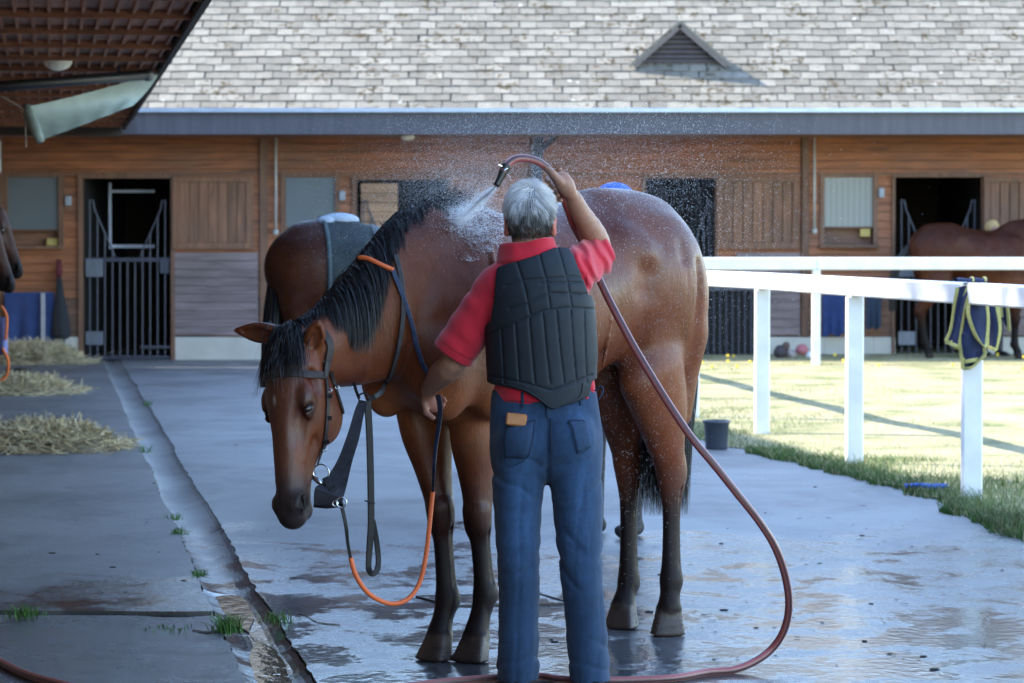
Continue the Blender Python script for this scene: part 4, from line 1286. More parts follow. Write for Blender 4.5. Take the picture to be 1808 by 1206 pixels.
green = np.clip(1.0 * np.exp(-(edge_d / .8) ** 2) + .6 * (pat > .10) + .6 * np.exp(-((tD - 33) / 3) ** 2) * (uu < 8) * .7, 0, 1) * (.6 + .4 * rng.random(nbl))
dry = A(.44, .39, .235); grn = A(.055, .12, .020)
cols = dry[None] * (1 - green[:, None]) + grn[None] * green[:, None]
cols *= ((.65 + .6 * rng.random(nbl)) * np.clip(1 + .9 * fbm(rt * A(2.2, 1.4, 0) + 7, 3), .4, 1.4))[:, None]
hg = (.022 + .03 * rng.random(nbl)) * (1 + 1.1 * np.exp(-(edge_d / .8) ** 2) * (tD < 19)) * (.7 + .5 * green)
blades("grass", rt, hg, .0055, cols, .9)
nb2 = 17000
tD2 = 14 + 6.5 * rng.random(nb2); e2_ = rng.random(nb2) ** 1.4 * np.clip(1.25 - .12 * (tD2 - 14), .35, 1.25) * np.clip(1 + 1.6 * fbm(np.stack([tD2 * 2.2, tD2 * 0, tD2 * 0], 1), 3), .2, 1.8); uu2 = lawn_u(tD2) + e2_ - .06
rt2 = np.stack([uu2 - BK * tD2, tD2, 0 * tD2], 1)
c2_ = (A(.05, .115, .018)[None] * (.5 + .9 * rng.random(nb2))[:, None]); dr = rng.random(nb2) < .18; c2_[dr] = A(.36, .31, .17)
blades("grass", rt2, (.022 + .045 * rng.random(nb2) ** 3) * (1 - .35 * (e2_ > 1.0)), .006, c2_, .9)
# yellow flowers at the back
nfl = 24; fm = MB()
for i in range(nfl):
    D = 32 + 3 * rng.random(); x = 1.5 + 5.2 * rng.random()
    fm.ball((x, D, lawn_z(D) + .04 + .05 * rng.random()), .018, 6, 4)
tag(fm.build("flowers", simple("yellow_petal", (.75, .55, .03), .6, bmp=0)), kind='stuff')
# tufts growing in the joints
def tuft(px, py, n, h, w, label, z=.0):
    c = G(px, py, z); r = np.stack([c[0] + rng.normal(size=n) * w, c[1] + rng.normal(size=n) * w * 1.5, np.full(n, z)], 1)
    gr = A(.05, .14, .022)[None] * (.6 + .8 * rng.random(n))[:, None]
    a = rng.random(n) * 2 * math.pi; d = np.stack([np.cos(a), np.sin(a), a * 0], 1) * (1.1 * rng.random(n))[:, None]
    hh = (h * (.5 + .6 * rng.random(n)))[:, None]
    L = np.stack([r, r + (d * .35 + A(0, 0, .6)) * hh, r + (d * .9 + A(0, 0, .85)) * hh], 1)
    o = ribbons("grass_tuft", L - c, .0045, M_blade, None, gr); o.location = tuple(c)
    tag(o, label, "grass tuft", "grass tufts in the joints of the paving")
tuft(400, 1118, 190, .085, .028, "largest green grass tuft, beside the puddle in the drain channel", .0)
tuft(488, 1098, 60, .05, .035, "low green tuft right of the drain channel, by the crack in the yard", .0)
tuft(313, 945, 60, .05, .022, "grass tuft low in the pair on the walkway edge", .01)
tuft(308, 918, 50, .05, .02, "grass tuft high in the pair on the walkway edge", .01)
tuft(352, 1018, 60, .04, .02, "flat grass tuft on the walkway edge above the puddle", .01)
tuft(46, 1090, 90, .06, .035, "grass tuft growing in the cross joint of the walkway at far left", .015)
tuft(255, 800, 40, .07, .03, "grass tuft on the walkway edge beside the nearest hay", .01)
tuft(264, 716, 30, .06, .03, "small far grass tuft on the yard side of the drain channel", .0)
tuft(302, 1112, 50, .022, .05, "mossy tuft beside the broken joint near the channel", .01)
# crack with soil right of the channel, broken edge of the walkway, drain cover
cr = MB()
for pts, wd in (([(470, 1078), (500, 1090), (530, 1082), (560, 1098), (600, 1103)], .016), ([(340, 1112), (370, 1116), (400, 1108)], .03)):
    L = [G(x, y, .003 if x > 450 else .014) for x, y in catmull(pts, 6)]
    W = [wd * (.4 + .8 * rng.random()) for _ in L]
    V = []; F = []
    for q, w in zip(L, W): V += [q + A(0, -w, 0), q + A(0, w, 0)]
    F = [[2 * i, 2 * i + 2, 2 * i + 3, 2 * i + 1] for i in range(len(L) - 1)]
    cr.add(V, F)
tag(cr.build("crack", simple("crack_soil", (.05, .028, .015), .9, nscale=40)), kind='structure')
dcv = thing("drain_cover", "flat concrete drain cover let into the wet yard behind the hooves", "drain cover", G(880, 1062, 0))
c0, c1_, c2_, c3 = G(735, 1055, 0), G(800, 1072, 0), G(1012, 1068, 0), G(950, 1050, 0)
dm = MB(); o_ = np.array(dcv.location)
def quad_plate(mb, q, z0, z1):
    V = [A(p[0], p[1], z) - o_ for z in (z0, z1) for p in q]
    mb.add(V, [[4, 5, 6, 7], [0, 4, 7, 3], [1, 5, 4, 0], [2, 6, 5, 1], [3, 7, 6, 2]])
quad_plate(dm, [c1_, c2_, c3, c0], -.02, .004); dm.build("plate", M_yard, dcv)
fr_m = MB()
for a_, b_ in ((c0, c1_), (c1_, c2_), (c2_, c3), (c3, c0)): fr_m.bar(a_ - o_ + A(0, 0, .003), b_ - o_ + A(0, 0, .003), .012, .008, A(0, 0, 1))
fr_m.build("frame", simple("rusty_frame", (.06, .045, .04), .6), dcv)
# scattered debris on the yard
db = MB()
for i in range(90):
    px, py = (900 + 880 * rng.random(), 850 + 340 * rng.random() ** .8) if i < 70 else (60 + 500 * rng.random(), 700 + 450 * rng.random())
    q = G(px, py, .003 if i < 70 else .02)
    if q[0] + BK * q[1] > 4.9: continue
    r = (.003 + .009 * rng.random() ** 3)
    db.ball(q, (r * (1 + rng.random()), r, r * .35), 6, 4)
tag(db.build("debris", simple("debris", (.035, .03, .026), .8)), kind='stuff')
lf = MB()
for i in range(60):
    px, py = (1080 + 600 * rng.random(), 870 + 300 * rng.random())
    q = G(px, py, .004); a = rng.random() * 3.14; l = .012 + .03 * rng.random()
    if q[0] + BK * q[1] > 4.9: continue
    lf.bar(q, q + A(math.cos(a) * l, math.sin(a) * l, .002), .002, .002)
tag(lf.build("straw_bits", simple("straw_bit", (.16, .12, .07), .8)), kind='stuff')

# ------------------------------------------------------------------ the far stable block
WD = 36.75
def W(px, py, D=WD): return P(px, py, D)
def wood_material(name, base, scale=(1, 1, 1), rough=.65, rnd=.5, dirt=.35, axis='X'):
    m, nt, b = newmat(name)
    sc = (1.2, 6, 14) if axis == 'X' else (14, 6, 1.2)
    v = coords(nt, tuple(np.array(sc) * np.array(scale)))
    oi = nt.nodes.new('ShaderNodeObjectInfo')
    f = noise(nt, v, 1.6, 6, .62, .6)
    base = np.array(base, float)
    c = ramp(nt, f, [(.28, base * .55), (.5, base), (.72, base * 1.4)]).outputs[0]
    rr = ramp(nt, oi.outputs['Random'], [(0, 1 - rnd * .5), (1, 1 + rnd * .35)]).outputs[0]
    c = mix(nt, 1, c, rr, 'MULTIPLY')
    big = noise(nt, coords(nt, (1, 1, 2)), .9, 4, .6)
    c = mix(nt, ramp(nt, big, [(.45, 0.), (.75, dirt)]).outputs[0], c, (.11, .085, .075))
    nt.links.new(c, b.inputs['Base Color']); b.inputs['Roughness'].default_value = rough
    bump(nt, b, f, .35, .004)
    return m
M_plank = wood_material("stained_plank", (.31, .115, .048), rnd=.3, dirt=.5)
M_plankd = wood_material("weathered_plank", (.20, .095, .055), dirt=.6)
M_post = wood_material("post_wood", (.17, .085, .050), axis='Z')
M_leaf = wood_material("door_board", (.20, .095, .052), axis='Z')
M_grey = wood_material("lilac_grey_board", (.205, .155, .155), rnd=.18, dirt=.5)
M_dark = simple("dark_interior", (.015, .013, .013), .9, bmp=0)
M_iron = simple("painted_iron", (.055, .060, .085), .45, var=.2, nscale=30, bmp=.1, metal=.2)
M_plinth = simple("cream_plinth", (.50, .48, .43), .85, var=.14, nscale=3, bmp=.3)
M_fascia, nt, b = newmat("slate_fascia")
f = noise(nt, coords(nt, (9, 1, .7)), 1.6, 5, .65); c = ramp(nt, f, [(.3, (.055, .055, .072)), (.7, (.088, .085, .105))]).outputs[0]
nt.links.new(c, b.inputs['Base Color']); b.inputs['Roughness'].default_value = .55
M_zinc = simple("zinc_gutter", (.42, .47, .56), .35, metal=.5, var=.1, nscale=6)
M_blind, nt, b = newmat("blind")
wv = nt.nodes.new('ShaderNodeTexWave'); wv.bands_direction = 'X'; wv.inputs['Scale'].default_value = 4.2; nt.links.new(coords(nt), wv.inputs['Vector'])
c = ramp(nt, wv.outputs['Fac'], [(0, (.20, .22, .21)), (1, (.26, .27, .26))]).outputs[0]; nt.links.new(c, b.inputs['Base Color']); b.inputs['Roughness'].default_value = .35
M_blindg = simple("grey_pane", (.125, .150, .165), .30, var=.08, nscale=3, bmp=0)

st = thing("stable_block", "long timber stable block with slate roof across the back of the yard", "stable", (0, WD, 0))
so = np.array(st.location)
def part(mb, name, mat, parent=st, smooth=False, off=so, **k):
    mb.v = [tuple(np.array(p) - off) for p in mb.v]; return mb.build(name, mat, parent, smooth, **k)
xl, xr = W(-420, 500)[0], W(2300, 500)[0]
zof = lambda py, D=WD: W(904, py, D)[2]
xof = lambda px, D=WD: W(px, 430, D)[0]
def rect(mb, x0, x1, y0, y1, D0, D1, bev=.0):
    """box covering photo pixels x0..x1, y0..y1 between depths D0 and D1"""
    a, b_ = W(x0, y1), W(x1, y0)
    return mb.box(((a[0] + b_[0]) / 2, (D0 + D1) / 2, (a[2] + b_[2]) / 2), (abs(b_[0] - a[0]), abs(D1 - D0), abs(b_[2] - a[2])), bev=bev)
# openings in the front (photo pixels)
openings = [(147, 303, 315, 640), (630, 792, 318, 640), (1140, 1262, 315, 640), (1580, 1732, 313, 640), (2040, 2190, 313, 640),
            (14, 105, 313, 436), (505, 592, 312, 436), (1455, 1541, 312, 432), (-420, -330, 313, 436), (-230, -80, 315, 640)]
postx = [(460, 473), (-5, 6), (935, 952), (1414, 1428), (1880, 1894), (-300, -288)]
bay_breaks = sorted([-420, 2300] + [a for a, _ in postx])
# cladding boards, one by one
pitch = 15.2; y = 238.0; rows = []
while y < 594: rows.append((y, min(y + pitch, 595))); y += pitch
def free(y0, y1):
    xs = []
    cur = [(-420, 2300)]
    cuts = [(a, b) for a, b, c_, d_ in openings if c_ < y1 - 2 and d_ > y0 + 2] + postx
    if y1 > 310: cuts += [(303, 456), (1262, 1412), (1732, 1880), (792, 935)] if False else []
    for a, b_ in sorted(cuts):
        nx = []
        for p, q in cur:
            if b_ <= p or a >= q: nx.append((p, q)); continue
            if a > p: nx.append((p, a))
            if b_ < q: nx.append((b_, q))
        cur = nx
    return [c_ for c_ in cur if c_[1] - c_[0] > 5]
npl = 0
for i, (y0, y1) in enumerate(rows):
    for a, b_ in free(y0, y1):
        if b_ < -150 or a > 1960: 
            pass
        mb = MB()
        A0, B0 = W(a, y1), W(b_, y0)
        x0, x1, z0, z1 = A0[0], B0[0], A0[2] + .006, B0[2]
        # feather-edged board: bottom proud
        V = [(x0, WD - .030, z0), (x1, WD - .030, z0), (x1, WD - .012, z1), (x0, WD - .012, z1), (x0, WD + .01, z0), (x1, WD + .01, z0), (x1, WD + .01, z1), (x0, WD + .01, z1)]
        mb.add(V, [[0, 1, 2, 3], [5, 4, 7, 6], [4, 5, 1, 0], [3, 2, 6, 7], [4, 0, 3, 7], [1, 5, 6, 2]])
        part(mb, "plank", M_plank if y0 < 520 else M_plankd); npl += 1
mb = MB()
# core wall behind the boards, cut round the openings
xs = sorted(set([-420, 2300] + [v_ for o in openings for v_ in o[:2]]))
for a, b_ in zip(xs[:-1], xs[1:]):
    ops = [o for o in openings if o[0] <= a and o[1] >= b_]
    yy = 225
    for o in sorted(ops, key=lambda q: q[2]):
        rect(mb, a, b_, yy, o[2], WD + .011, WD + .12); yy = o[3]
    if yy < 634: rect(mb, a, b_, yy, 640, WD + .011, WD + .12)
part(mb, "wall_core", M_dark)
for a, b_ in zip(xs[:-1], xs[1:]):
    if not any(o[0] <= a and o[1] >= b_ and o[3] > 600 for o in openings):
        mb = MB(); rect(mb, a, b_, 595, 641, WD - .045, WD + .01, .006); part(mb, "plinth", M_plinth)
for a, b_ in postx:
    mb = MB(); rect(mb, a, b_, 228, 594, WD - .07, WD + .005, .006); part(mb, "post", M_post)
# interior
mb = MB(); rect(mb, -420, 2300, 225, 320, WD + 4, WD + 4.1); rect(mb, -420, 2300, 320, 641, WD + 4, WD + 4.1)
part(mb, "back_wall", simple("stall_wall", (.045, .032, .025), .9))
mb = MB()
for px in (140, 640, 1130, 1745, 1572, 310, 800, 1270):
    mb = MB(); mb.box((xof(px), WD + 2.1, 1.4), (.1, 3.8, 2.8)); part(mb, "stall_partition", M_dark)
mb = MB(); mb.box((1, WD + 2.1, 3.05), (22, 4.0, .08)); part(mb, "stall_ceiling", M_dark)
# window openings: frame, pane, shelf, sill
def window(x0, x1, y0, ysplit, y1, mat):
    fr = MB()
    for r_ in ((x0 - 8, x0, y0 - 7, y1 + 4), (x1, x1 + 8, y0 - 7, y1 + 4), (x0, x1, y0 - 7, y0)): rect(fr, *r_, WD - .055, WD + .02)
    w = part(fr, "window", M_post)
    pn = MB(); rect(pn, x0, x1, y0, ysplit, WD - .015, WD + .01); part(pn, "pane", mat, w)
    bx = MB(); rect(bx, x0, x1, ysplit, y1, WD + .10, WD + .14); part(bx, "shelf_back", M_plankd, w)
    s_ = MB(); rect(s_, x0 - 10, x1 + 10, y1, y1 + 6, WD - .14, WD + .01, .005); part(s_, "sill", M_post, w)
    r_ = MB(); rect(r_, x0, x1, ysplit, ysplit + 3, WD - .03, WD + .02); part(r_, "rail", M_post, w)
window(14, 105, 313, 405, 434, M_blindg); window(505, 592, 312, 400, 430, M_blindg); window(1455, 1541, 312, 400, 432, M_blind); window(-420, -330, 313, 405, 434, M_blindg)
# stable doors: frame, grille gate, upper leaf beside it, lower panel
def gate(x0, x1, y0, ybar, y1, arched=True, lock=True, n=11):
    fr = MB()
    for r_ in ((x0 - 7, x0, y0 - 6, y1), (x1, x1 + 6, y0 - 6, y1), (x0, x1, y0 - 6, y0)): rect(fr, *r_, WD - .06, WD + .02)
    d = part(fr, "door_frame", M_post)
    s_ = 1 / 136.6
    gt = MB(); D = WD - .015
    for r_ in ((x0 + 3, x1 - 3, ybar, ybar + 7), (x0 + 3, x1 - 3, y1 - 12, y1 - 7)): rect(gt, *r_, D - .02, D + .02)
    gate_o = part(gt, "gate", M_iron, st)
    w = x1 - x0
    for k in range(n):
        x = x0 + 5 + (w - 10) * (k + .5) / n
        top = ybar
        if arched:
            t = abs((k + .5) / n - .5) * 2
            top = ybar - 2 - (max(0, (t - .28)) / .55) * 92 if t > .28 else ybar
            top = max(top, ybar - 103)
        mbb = MB(); mbb.tube([W(x, y1 - 9, D), W(x, top, D)], .010, 6); part(mbb, "bar", M_iron, gate_o, off=so)
    if arched:
        for sgn in (-1, 1):
            cx = (x0 + x1) / 2; pts = []
            for t in np.linspace(0, 1, 14):
                tt_ = .28 + .6 * t
                yy = ybar - 2 - min(103, (max(0, tt_ - .28) / .55) * 98)
                if t > .8: yy = ybar - 104 + (t - .8) * 40
                pts.append(W(cx + sgn * tt_ * w / 2, yy, D))
            m_ = MB(); m_.tube(pts, .011, 6); part(m_, "arch_bar", M_iron, gate_o)
    if lock:
        for yy in (ybar + 2, y1 - 55):
            m_ = MB(); rect(m_, x0 + 5, x0 + 35, yy, yy + (32 if yy < 500 else 24), D - .035, D + .02, .004); part(m_, "lock_plate", simple("lock_plate", (.16, .18, .22), .5, metal=.4), gate_o)
        m_ = MB(); rect(m_, x1 - 20, x1 - 4, ybar + 2, ybar + 28, D - .035, D + .02, .004); part(m_, "hinge_plate", M_iron, gate_o)
        m_ = MB(); rect(m_, x1 - 55, x1 - 3, y1 - 30, y1 - 25, D - .03, D + .02); part(m_, "cross_bar", M_iron, gate_o)
    return d
gate(147, 303, 315, 455, 640); gate(630, 792, 318, 455, 640); gate(1140, 1262, 315, 455, 640, lock=False); gate(1580, 1732, 313, 455, 640); gate(2040, 2190, 313, 455, 640); gate(-230, -80, 315, 455, 640)
gl = thing("grille_leaf", "open barred grille leaf standing beside the third stable doorway", "gate", W(1282, 635, WD - .12)); o_ = np.array(gl.location)
m_ = MB(); rect(m_, 1232, 1332, 506, 632, WD - .09, WD - .075); part(m_, "backing", M_dark, gl, off=o_)  # dark sheet standing for the shade inside the doorway
for k in range(9):
    m_ = MB(); m_.tube([W(1238 + k * 11, 632, WD - .12), W(1238 + k * 11, 508, WD - .12)], .011, 6); part(m_, "bar", M_iron, gl, off=o_)
for y_ in (508, 630):
    m_ = MB(); rect(m_, 1232, 1332, y_, y_ + 5, WD - .14, WD - .10); part(m_, "frame_bar", M_iron, gl, off=o_)
def shutter(x0, x1, y0, y1):
    m_ = MB()
    for r_ in ((x0, x1, y0, y0 + 9), (x0, x1, y1 - 12, y1), (x0, x0 + 12, y0 + 9, y1 - 12), (x1 - 12, x1, y0 + 9, y1 - 12)): rect(m_, *r_, WD - .10, WD - .035, .004)
    s_ = part(m_, "shutter", M_leaf)
    n = 7; w = (x1 - x0 - 24) / n
    for k in range(n):
        b_ = MB(); rect(b_, x0 + 12 + k * w + .5, x0 + 12 + (k + 1) * w - .5, y0 + 9, y1 - 12, WD - .075, WD - .04, .004); part(b_, "board", M_leaf, s_)
shutter(306, 448, 313, 440); shutter(1264, 1410, 313, 440); shutter(1735, 1876, 313, 440)
for x0, x1, y0, y1 in ((308, 456, 446, 592), (1300, 1412, 446, 592), (1740, 1878, 446, 592)):
    m_ = MB(); rect(m_, x0, x1, y0, y1, WD - .036, WD - .031); kp = part(m_, "kick_panel", M_grey)
    for k in range(10):
        m_ = MB(); hh_ = (y1 - y0) / 10; rect(m_, x0 + .5 * (k % 3), x1 - .4 * (k % 2), y0 + k * hh_ + .35, y0 + (k + 1) * hh_ - .35, WD - .055 - .003 * (k % 2), WD - .036, .003); part(m_, "board", M_grey, kp)
# striped pale leaf in the second doorway
for k in range(7):
    m_ = MB(); rect(m_, 637, 702, 324 + k * 17, 340 + k * 17, WD + .03, WD + .06, .003); part(m_, "board", wood_material("pale_board", (.42, .25, .15), dirt=.1) if k == 0 else bpy.data.materials["pale_board"])
# pale bars coloured as strips of daylight at the back of the first stall
for r_ in ((177, 257, 333, 338), (177, 257, 432, 438), (175, 179, 320, 440)):
    m_ = MB(); rect(m_, *r_, WD + .9, WD + .93); part(m_, "rail", simple("daylight_bar", (.70, .74, .85), .5) if "daylight_bar" not in bpy.data.materials else bpy.data.materials["daylight_bar"])
# head beam over the doors, eaves soffit, fascia, gutter
m_ = MB(); rect(m_, -420, 2300, 305, 309, WD - .045, WD - .031); part(m_, "head_beam", M_post)
FDp = WD - 1.25
zf0, zf1 = P(904, 237, FDp)[2], P(904, 196, FDp)[2]
X0, X1 = xl, xr
m_ = MB(); m_.box(((X0 + X1) / 2, FDp + .02, (zf0 + zf1) / 2), (X1 - X0, .04, zf1 - zf0)); part(m_, "fascia", M_fascia)
m_ = MB(); m_.box(((X0 + X1) / 2, (FDp + WD) / 2 + .04, zf0 + .02), (X1 - X0, WD - FDp - .03, .03)); part(m_, "soffit", M_plankd)
m_ = MB()
cs_ = [(0, 0), (-.05, -.0), (-.07, -.03), (-.07, .022), (-.062, .022), (-.062, -.02), (-.045, .008), (0, .008)]
V = []; 
for x in (X0, X1):
    for a_, b_ in cs_: V.append((x, FDp - .002 + a_, zf1 + .012 + b_))
n_ = len(cs_); m_.add(V, [[i, (i + 1) % n_, n_ + (i + 1) % n_, n_ + i] for i in range(n_)]); part(m_, "gutter", M_zinc)
# roof slope
SL = math.radians(40); r0 = A(0, FDp - .03, zf1 + .02); rdir = A(0, math.cos(SL), math.sin(SL)); rnor = A(0, -math.sin(SL), math.cos(SL))
RL = 3.5
m_ = MB()
def slab(mb, s0, s1, t): 
    V = []
    for x in (X0, X1):
        for s_, q in ((s0, 0), (s1, 0), (s1, -t), (s0, -t)):
            V.append(A(x, 0, 0) + r0 * A(0, 1, 1) + rdir * s_ + rnor * q)
    mb.add(V, [[0, 1, 5, 4], [2, 3, 7, 6], [0, 4, 7, 3], [1, 2, 6, 5], [0, 3, 2, 1], [4, 5, 6, 7]])
slab(m_, 0, RL, .12)
roof_o = part(m_, "roof", simple("roof_underlay", (.12, .11, .10), .9))
ridge = r0 + rdir * RL
m_ = MB(); m_.add([(X0, ridge[1], ridge[2]), (X1, ridge[1], ridge[2]), (X1, ridge[1] * 2 - FDp, zf1), (X0, ridge[1] * 2 - FDp, zf1)], [[0, 1, 2, 3]])
m_.add([(X0, FDp, zf1), (X0, ridge[1], ridge[2] - .05), (X0, ridge[1] * 2 - FDp, zf1)], [[0, 1, 2]])
part(m_, "roof_back", M_fascia)
M_tile, nt, b = newmat("weathered_slate")
g_ = nt.nodes.new('ShaderNodeNewGeometry'); oi = nt.nodes.new('ShaderNodeObjectInfo')
ad = nt.nodes.new('ShaderNodeMath'); ad.operation = 'ADD'; nt.links.new(g_.outputs['Random Per Island'], ad.inputs[0]); nt.links.new(oi.outputs['Random'], ad.inputs[1])
fr_ = nt.nodes.new('ShaderNodeMath'); fr_.operation = 'FRACT'; nt.links.new(ad.outputs[0], fr_.inputs[0])
c = ramp(nt, fr_.outputs[0], [(0, (.135, .120, .095)), (.5, (.182, .163, .131)), (1, (.225, .204, .166))]).outputs[0]
v = coords(nt); n1 = noise(nt, v, 9, 6, .7); n2 = noise(nt, v, 2.2, 4, .6); n3 = noise(nt, v, 14, 3, .5)
c = mix(nt, 1, c, ramp(nt, n1, [(.3, .80), (.7, 1.16)]).outputs[0], 'MULTIPLY')
lich = nt.nodes.new('ShaderNodeTexVoronoi'); lich.inputs['Scale'].default_value = 3.4; nt.links.new(v, lich.inputs['Vector'])
lf_ = ramp(nt, lich.outputs['Distance'], [(.07, 1.), (.11, 0.)]).outputs[0]
c = mix(nt, mix(nt, 1, lf_, ramp(nt, n3, [(.5, 0.), (.56, 1.)]).outputs[0], 'MULTIPLY'), c, (.55, .54, .50))
mm = mix(nt, 1, ramp(nt, n2, [(.50, 0.), (.58, 1.)]).outputs[0], ramp(nt, n3, [(.54, 0.), (.59, 1.)]).outputs[0], 'MULTIPLY')
c = mix(nt, mm, c, (.07, .050, .022))
nt.links.new(c, b.inputs['Base Color']); b.inputs['Roughness'].default_value = .75
bump(nt, b, n1, .5, .006)
# tiles: rows up the slope, every row lapping the one below
tw, te = .215, .155
tv = np.array([(x, s_, z) for z in (0, .009) for (x, s_) in ((-tw / 2 + .0045, 0), (tw / 2 - .0045, 0), (tw / 2 - .0045, te * 1.25), (-tw / 2 + .0045, te * 1.25))])
tf = [[0, 1, 5, 4], [4, 5, 6, 7], [3, 0, 4, 7], [1, 2, 6, 5], [2, 3, 7, 6], [0, 3, 2, 1]]
tilt = .075
Rt = np.stack([A(1, 0, 0), rdir * math.cos(tilt) - rnor * math.sin(tilt) * 1.0, rnor * math.cos(tilt) + rdir * math.sin(tilt)], 1)
tme = bpy.data.meshes.new("roof_tile"); tme.from_pydata([tuple(Rt @ v_) for v_ in tv], [], tf); tme.update(); tme.materials.append(M_tile)
nsg = 0; rest = MB(); dorm = (1040, 1345)
for r_i in range(int(RL / te)):
    s_ = r_i * te
    base_ = r0 + rdir * (s_ - .02) + rnor * .022
    nx = int((X1 - X0) / tw)
    for k in range(nx):
        x = X0 + (k + .5 * (r_i % 2) + .5) * tw + rng.normal() * .004
        p = A(x, base_[1], base_[2]) + rnor * (.0 + .005 * rng.random())
        pxx = 904 + FPX * x / p[1]
        pz = p[2]; pyy = 430 + (CAM_H - pz) * FPX / p[1]
        s_j = rng.normal() * .006
        p = p + rdir * s_j
        vis = 230 < pxx < 1815 and pyy > -12
        if vis and nsg < 300 and r_i < 6:
            o = obj("roof_tile", tme, None, st, loc=p - so, rot=(0, rng.normal() * .012, rng.normal() * .006)); nsg += 1
        elif r_i < 24 or (k % 1 == 0):
            ry = rng.normal() * .012
            R2 = np.array([[math.cos(ry), 0, math.sin(ry)], [0, 1, 0], [-math.sin(ry), 0, math.cos(ry)]])
            rest.add((tv @ Rt.T) @ R2.T + p, tf if r_i < 14 else tf[:4])
o = part(rest, "roof_tiles", M_tile); tag(o, kind='stuff')
# gablet vent on the slope
VD = 36.12
dv = thing("roof_vent", "small triangular louvred gablet standing on the slate roof", "roof vent", P(1200, 115, VD))
do = np.array(dv.location)
apex = P(1200, 44, VD); bl_, br_ = P(1118, 116, VD), P(1284, 116, VD)
M_louv = simple("grey_louvre", (.13, .115, .125), .7, var=.2, nscale=10)
M_barge = simple("barge_wood", (.17, .135, .125), .7, var=.2, nscale=10)
def slope_at(x, z):      # depth at which height z meets the roof
    return r0[1] + (z - r0[2]) / math.tan(SL)
m_ = MB()
for a_, b_ in ((bl_, apex), (br_, apex)):
    m_.bar(a_ + A(0, -.05, 0), b_ + A(0, -.05, .0), .06, .085, A(0, 1, 0))
part(m_, "barge_board", M_barge, dv, off=do)
for k in range(8):
    t0 = k / 8.; z = bl_[2] * (1 - t0) + apex[2] * t0 + .03
    if k == 0: z += .01
    hw = (br_[0] - bl_[0]) / 2 * (1 - t0) - .09
    if hw < .03: continue
    m_ = MB(); Rl = np.array([[1, 0, 0], [0, math.cos(-.6), -math.sin(-.6)], [0, math.sin(-.6), math.cos(-.6)]])
    m_.box((apex[0], VD + .04, z), (hw * 2, .085, .014), Rl); part(m_, "louvre", M_louv, dv, off=do)
m_ = MB(); m_.add([bl_ + A(.04, .12, 0), br_ + A(-.04, .12, 0), apex + A(0, .12, -.05)], [[0, 1, 2]]); part(m_, "backing", M_dark, dv, off=do)
m_ = MB()
bk = A(apex[0], slope_at(0, apex[2]) + .05, apex[2] + .03); ap = apex + A(0, -.09, .05)
for q, sg in ((bl_, -1), (br_, 1)):
    q0 = q + A(sg * .05, -.09, .0)
    nn = nrm(np.cross(ap - q0, bk - ap)) * (-1 if sg < 0 else 1) * .03
    V = [q0, ap, bk]; m_.add([v_ for v_ in V] + [v_ - A(0, 0, .04) for v_ in V], [[0, 1, 2], [5, 4, 3], [0, 3, 4, 1], [1, 4, 5, 2], [2, 5, 3, 0]])
part(m_, "vent_roof", M_tile, dv, off=do)
# pipes, boxes and lamps on the front
def pipe(px, y0, y1, label):
    t = thing("downpipe", label, "pipe", W(px, y1, WD - .1)); o_ = np.array(t.location)
    m_ = MB(); m_.tube([W(px, y0, WD - .1), W(px, y1, WD - .1)], .016, 8); part(m_, "tube", simple("grey_pvc", (.42, .42, .40), .5) if "grey_pvc" not in bpy.data.materials else bpy.data.materials["grey_pvc"], t, True, off=o_)
    m_ = MB(); m_.tube([W(px, y1, WD - .1), W(px, y1 + 9, WD - .1)], [.04, .03], 8); part(m_, "end_fitting", bpy.data.materials["grey_pvc"], t, True, off=o_)
    t['group'] = "conduits down the stable front"
pipe(487, 237, 406, "thin pale pipe down the wall left of the second window"); pipe(1438, 237, 404, "thin pale pipe down the wall left of the striped blind window")
for px, py, lb in ((122, 355, "small grey switch box left of the first stable gate"), (605, 346, "grey switch box beside the plain grey window behind the horses"), (1555, 341, "small grey switch box between blind window and right-hand stable door")):
    m_ = MB(); rect(m_, px - 5, px + 5, py - 9, py + 8, WD - .10, WD - .02, .008)
    c_ = W(px, py, WD - .06); part(m_, "switch_box", None, None, off=c_); o = bpy.data.objects[-1] if 0 else None
    o = [q for q in bpy.data.objects if q.name.startswith("switch_box")][-1]
for i, (px, py, lb) in enumerate(((122, 355, "small grey switch box left of the first stable gate"), (605, 346, "grey switch box beside the plain grey window behind the horses"), (1555, 341, "small grey switch box between blind window and right-hand stable door"))):
    o = sorted([q for q in bpy.data.objects if q.name.startswith("switch_box")], key=lambda q: q.name)[i]
    o.data.materials.append(simple("switch_box", (.30, .34, .40), .5) if "switch_box" not in bpy.data.materials else bpy.data.materials["switch_box"])
    o.parent = None; o.location = tuple(W(px, py, WD - .06)); tag(o, lb, "switch box", "switch boxes on the stable front")
m_ = MB(); m_.ball((0, 0, 0), (.09, .09, .045), 14, 8)
o = m_.build("ceiling_lamp", simple("opal_glass", (.7, .68, .6), .4), None, True, loc=P(720, 242, WD - .8)); tag(o, "round opal lamp under the eaves above the horses", "lamp")
br = thing("bracket", "dark blue-black angled bracket under the eaves above the man's head", "bracket", W(950, 330, WD - .1)); o_ = np.array(br.location)
m_ = MB(); m_.bar(W(952, 238, WD - .12), W(948, 345, WD - .12), .12, .06, A(1, 0, 0)); part(m_, "upright", M_iron, br, off=o_)
m_ = MB(); m_.bar(W(950, 270, WD - .12), W(985, 236, WD - .5), .05, .05); part(m_, "brace", M_iron, br, off=o_)
m_ = MB(); rect(m_, 0, 0, 0, 0, 0, 0) if 0 else None
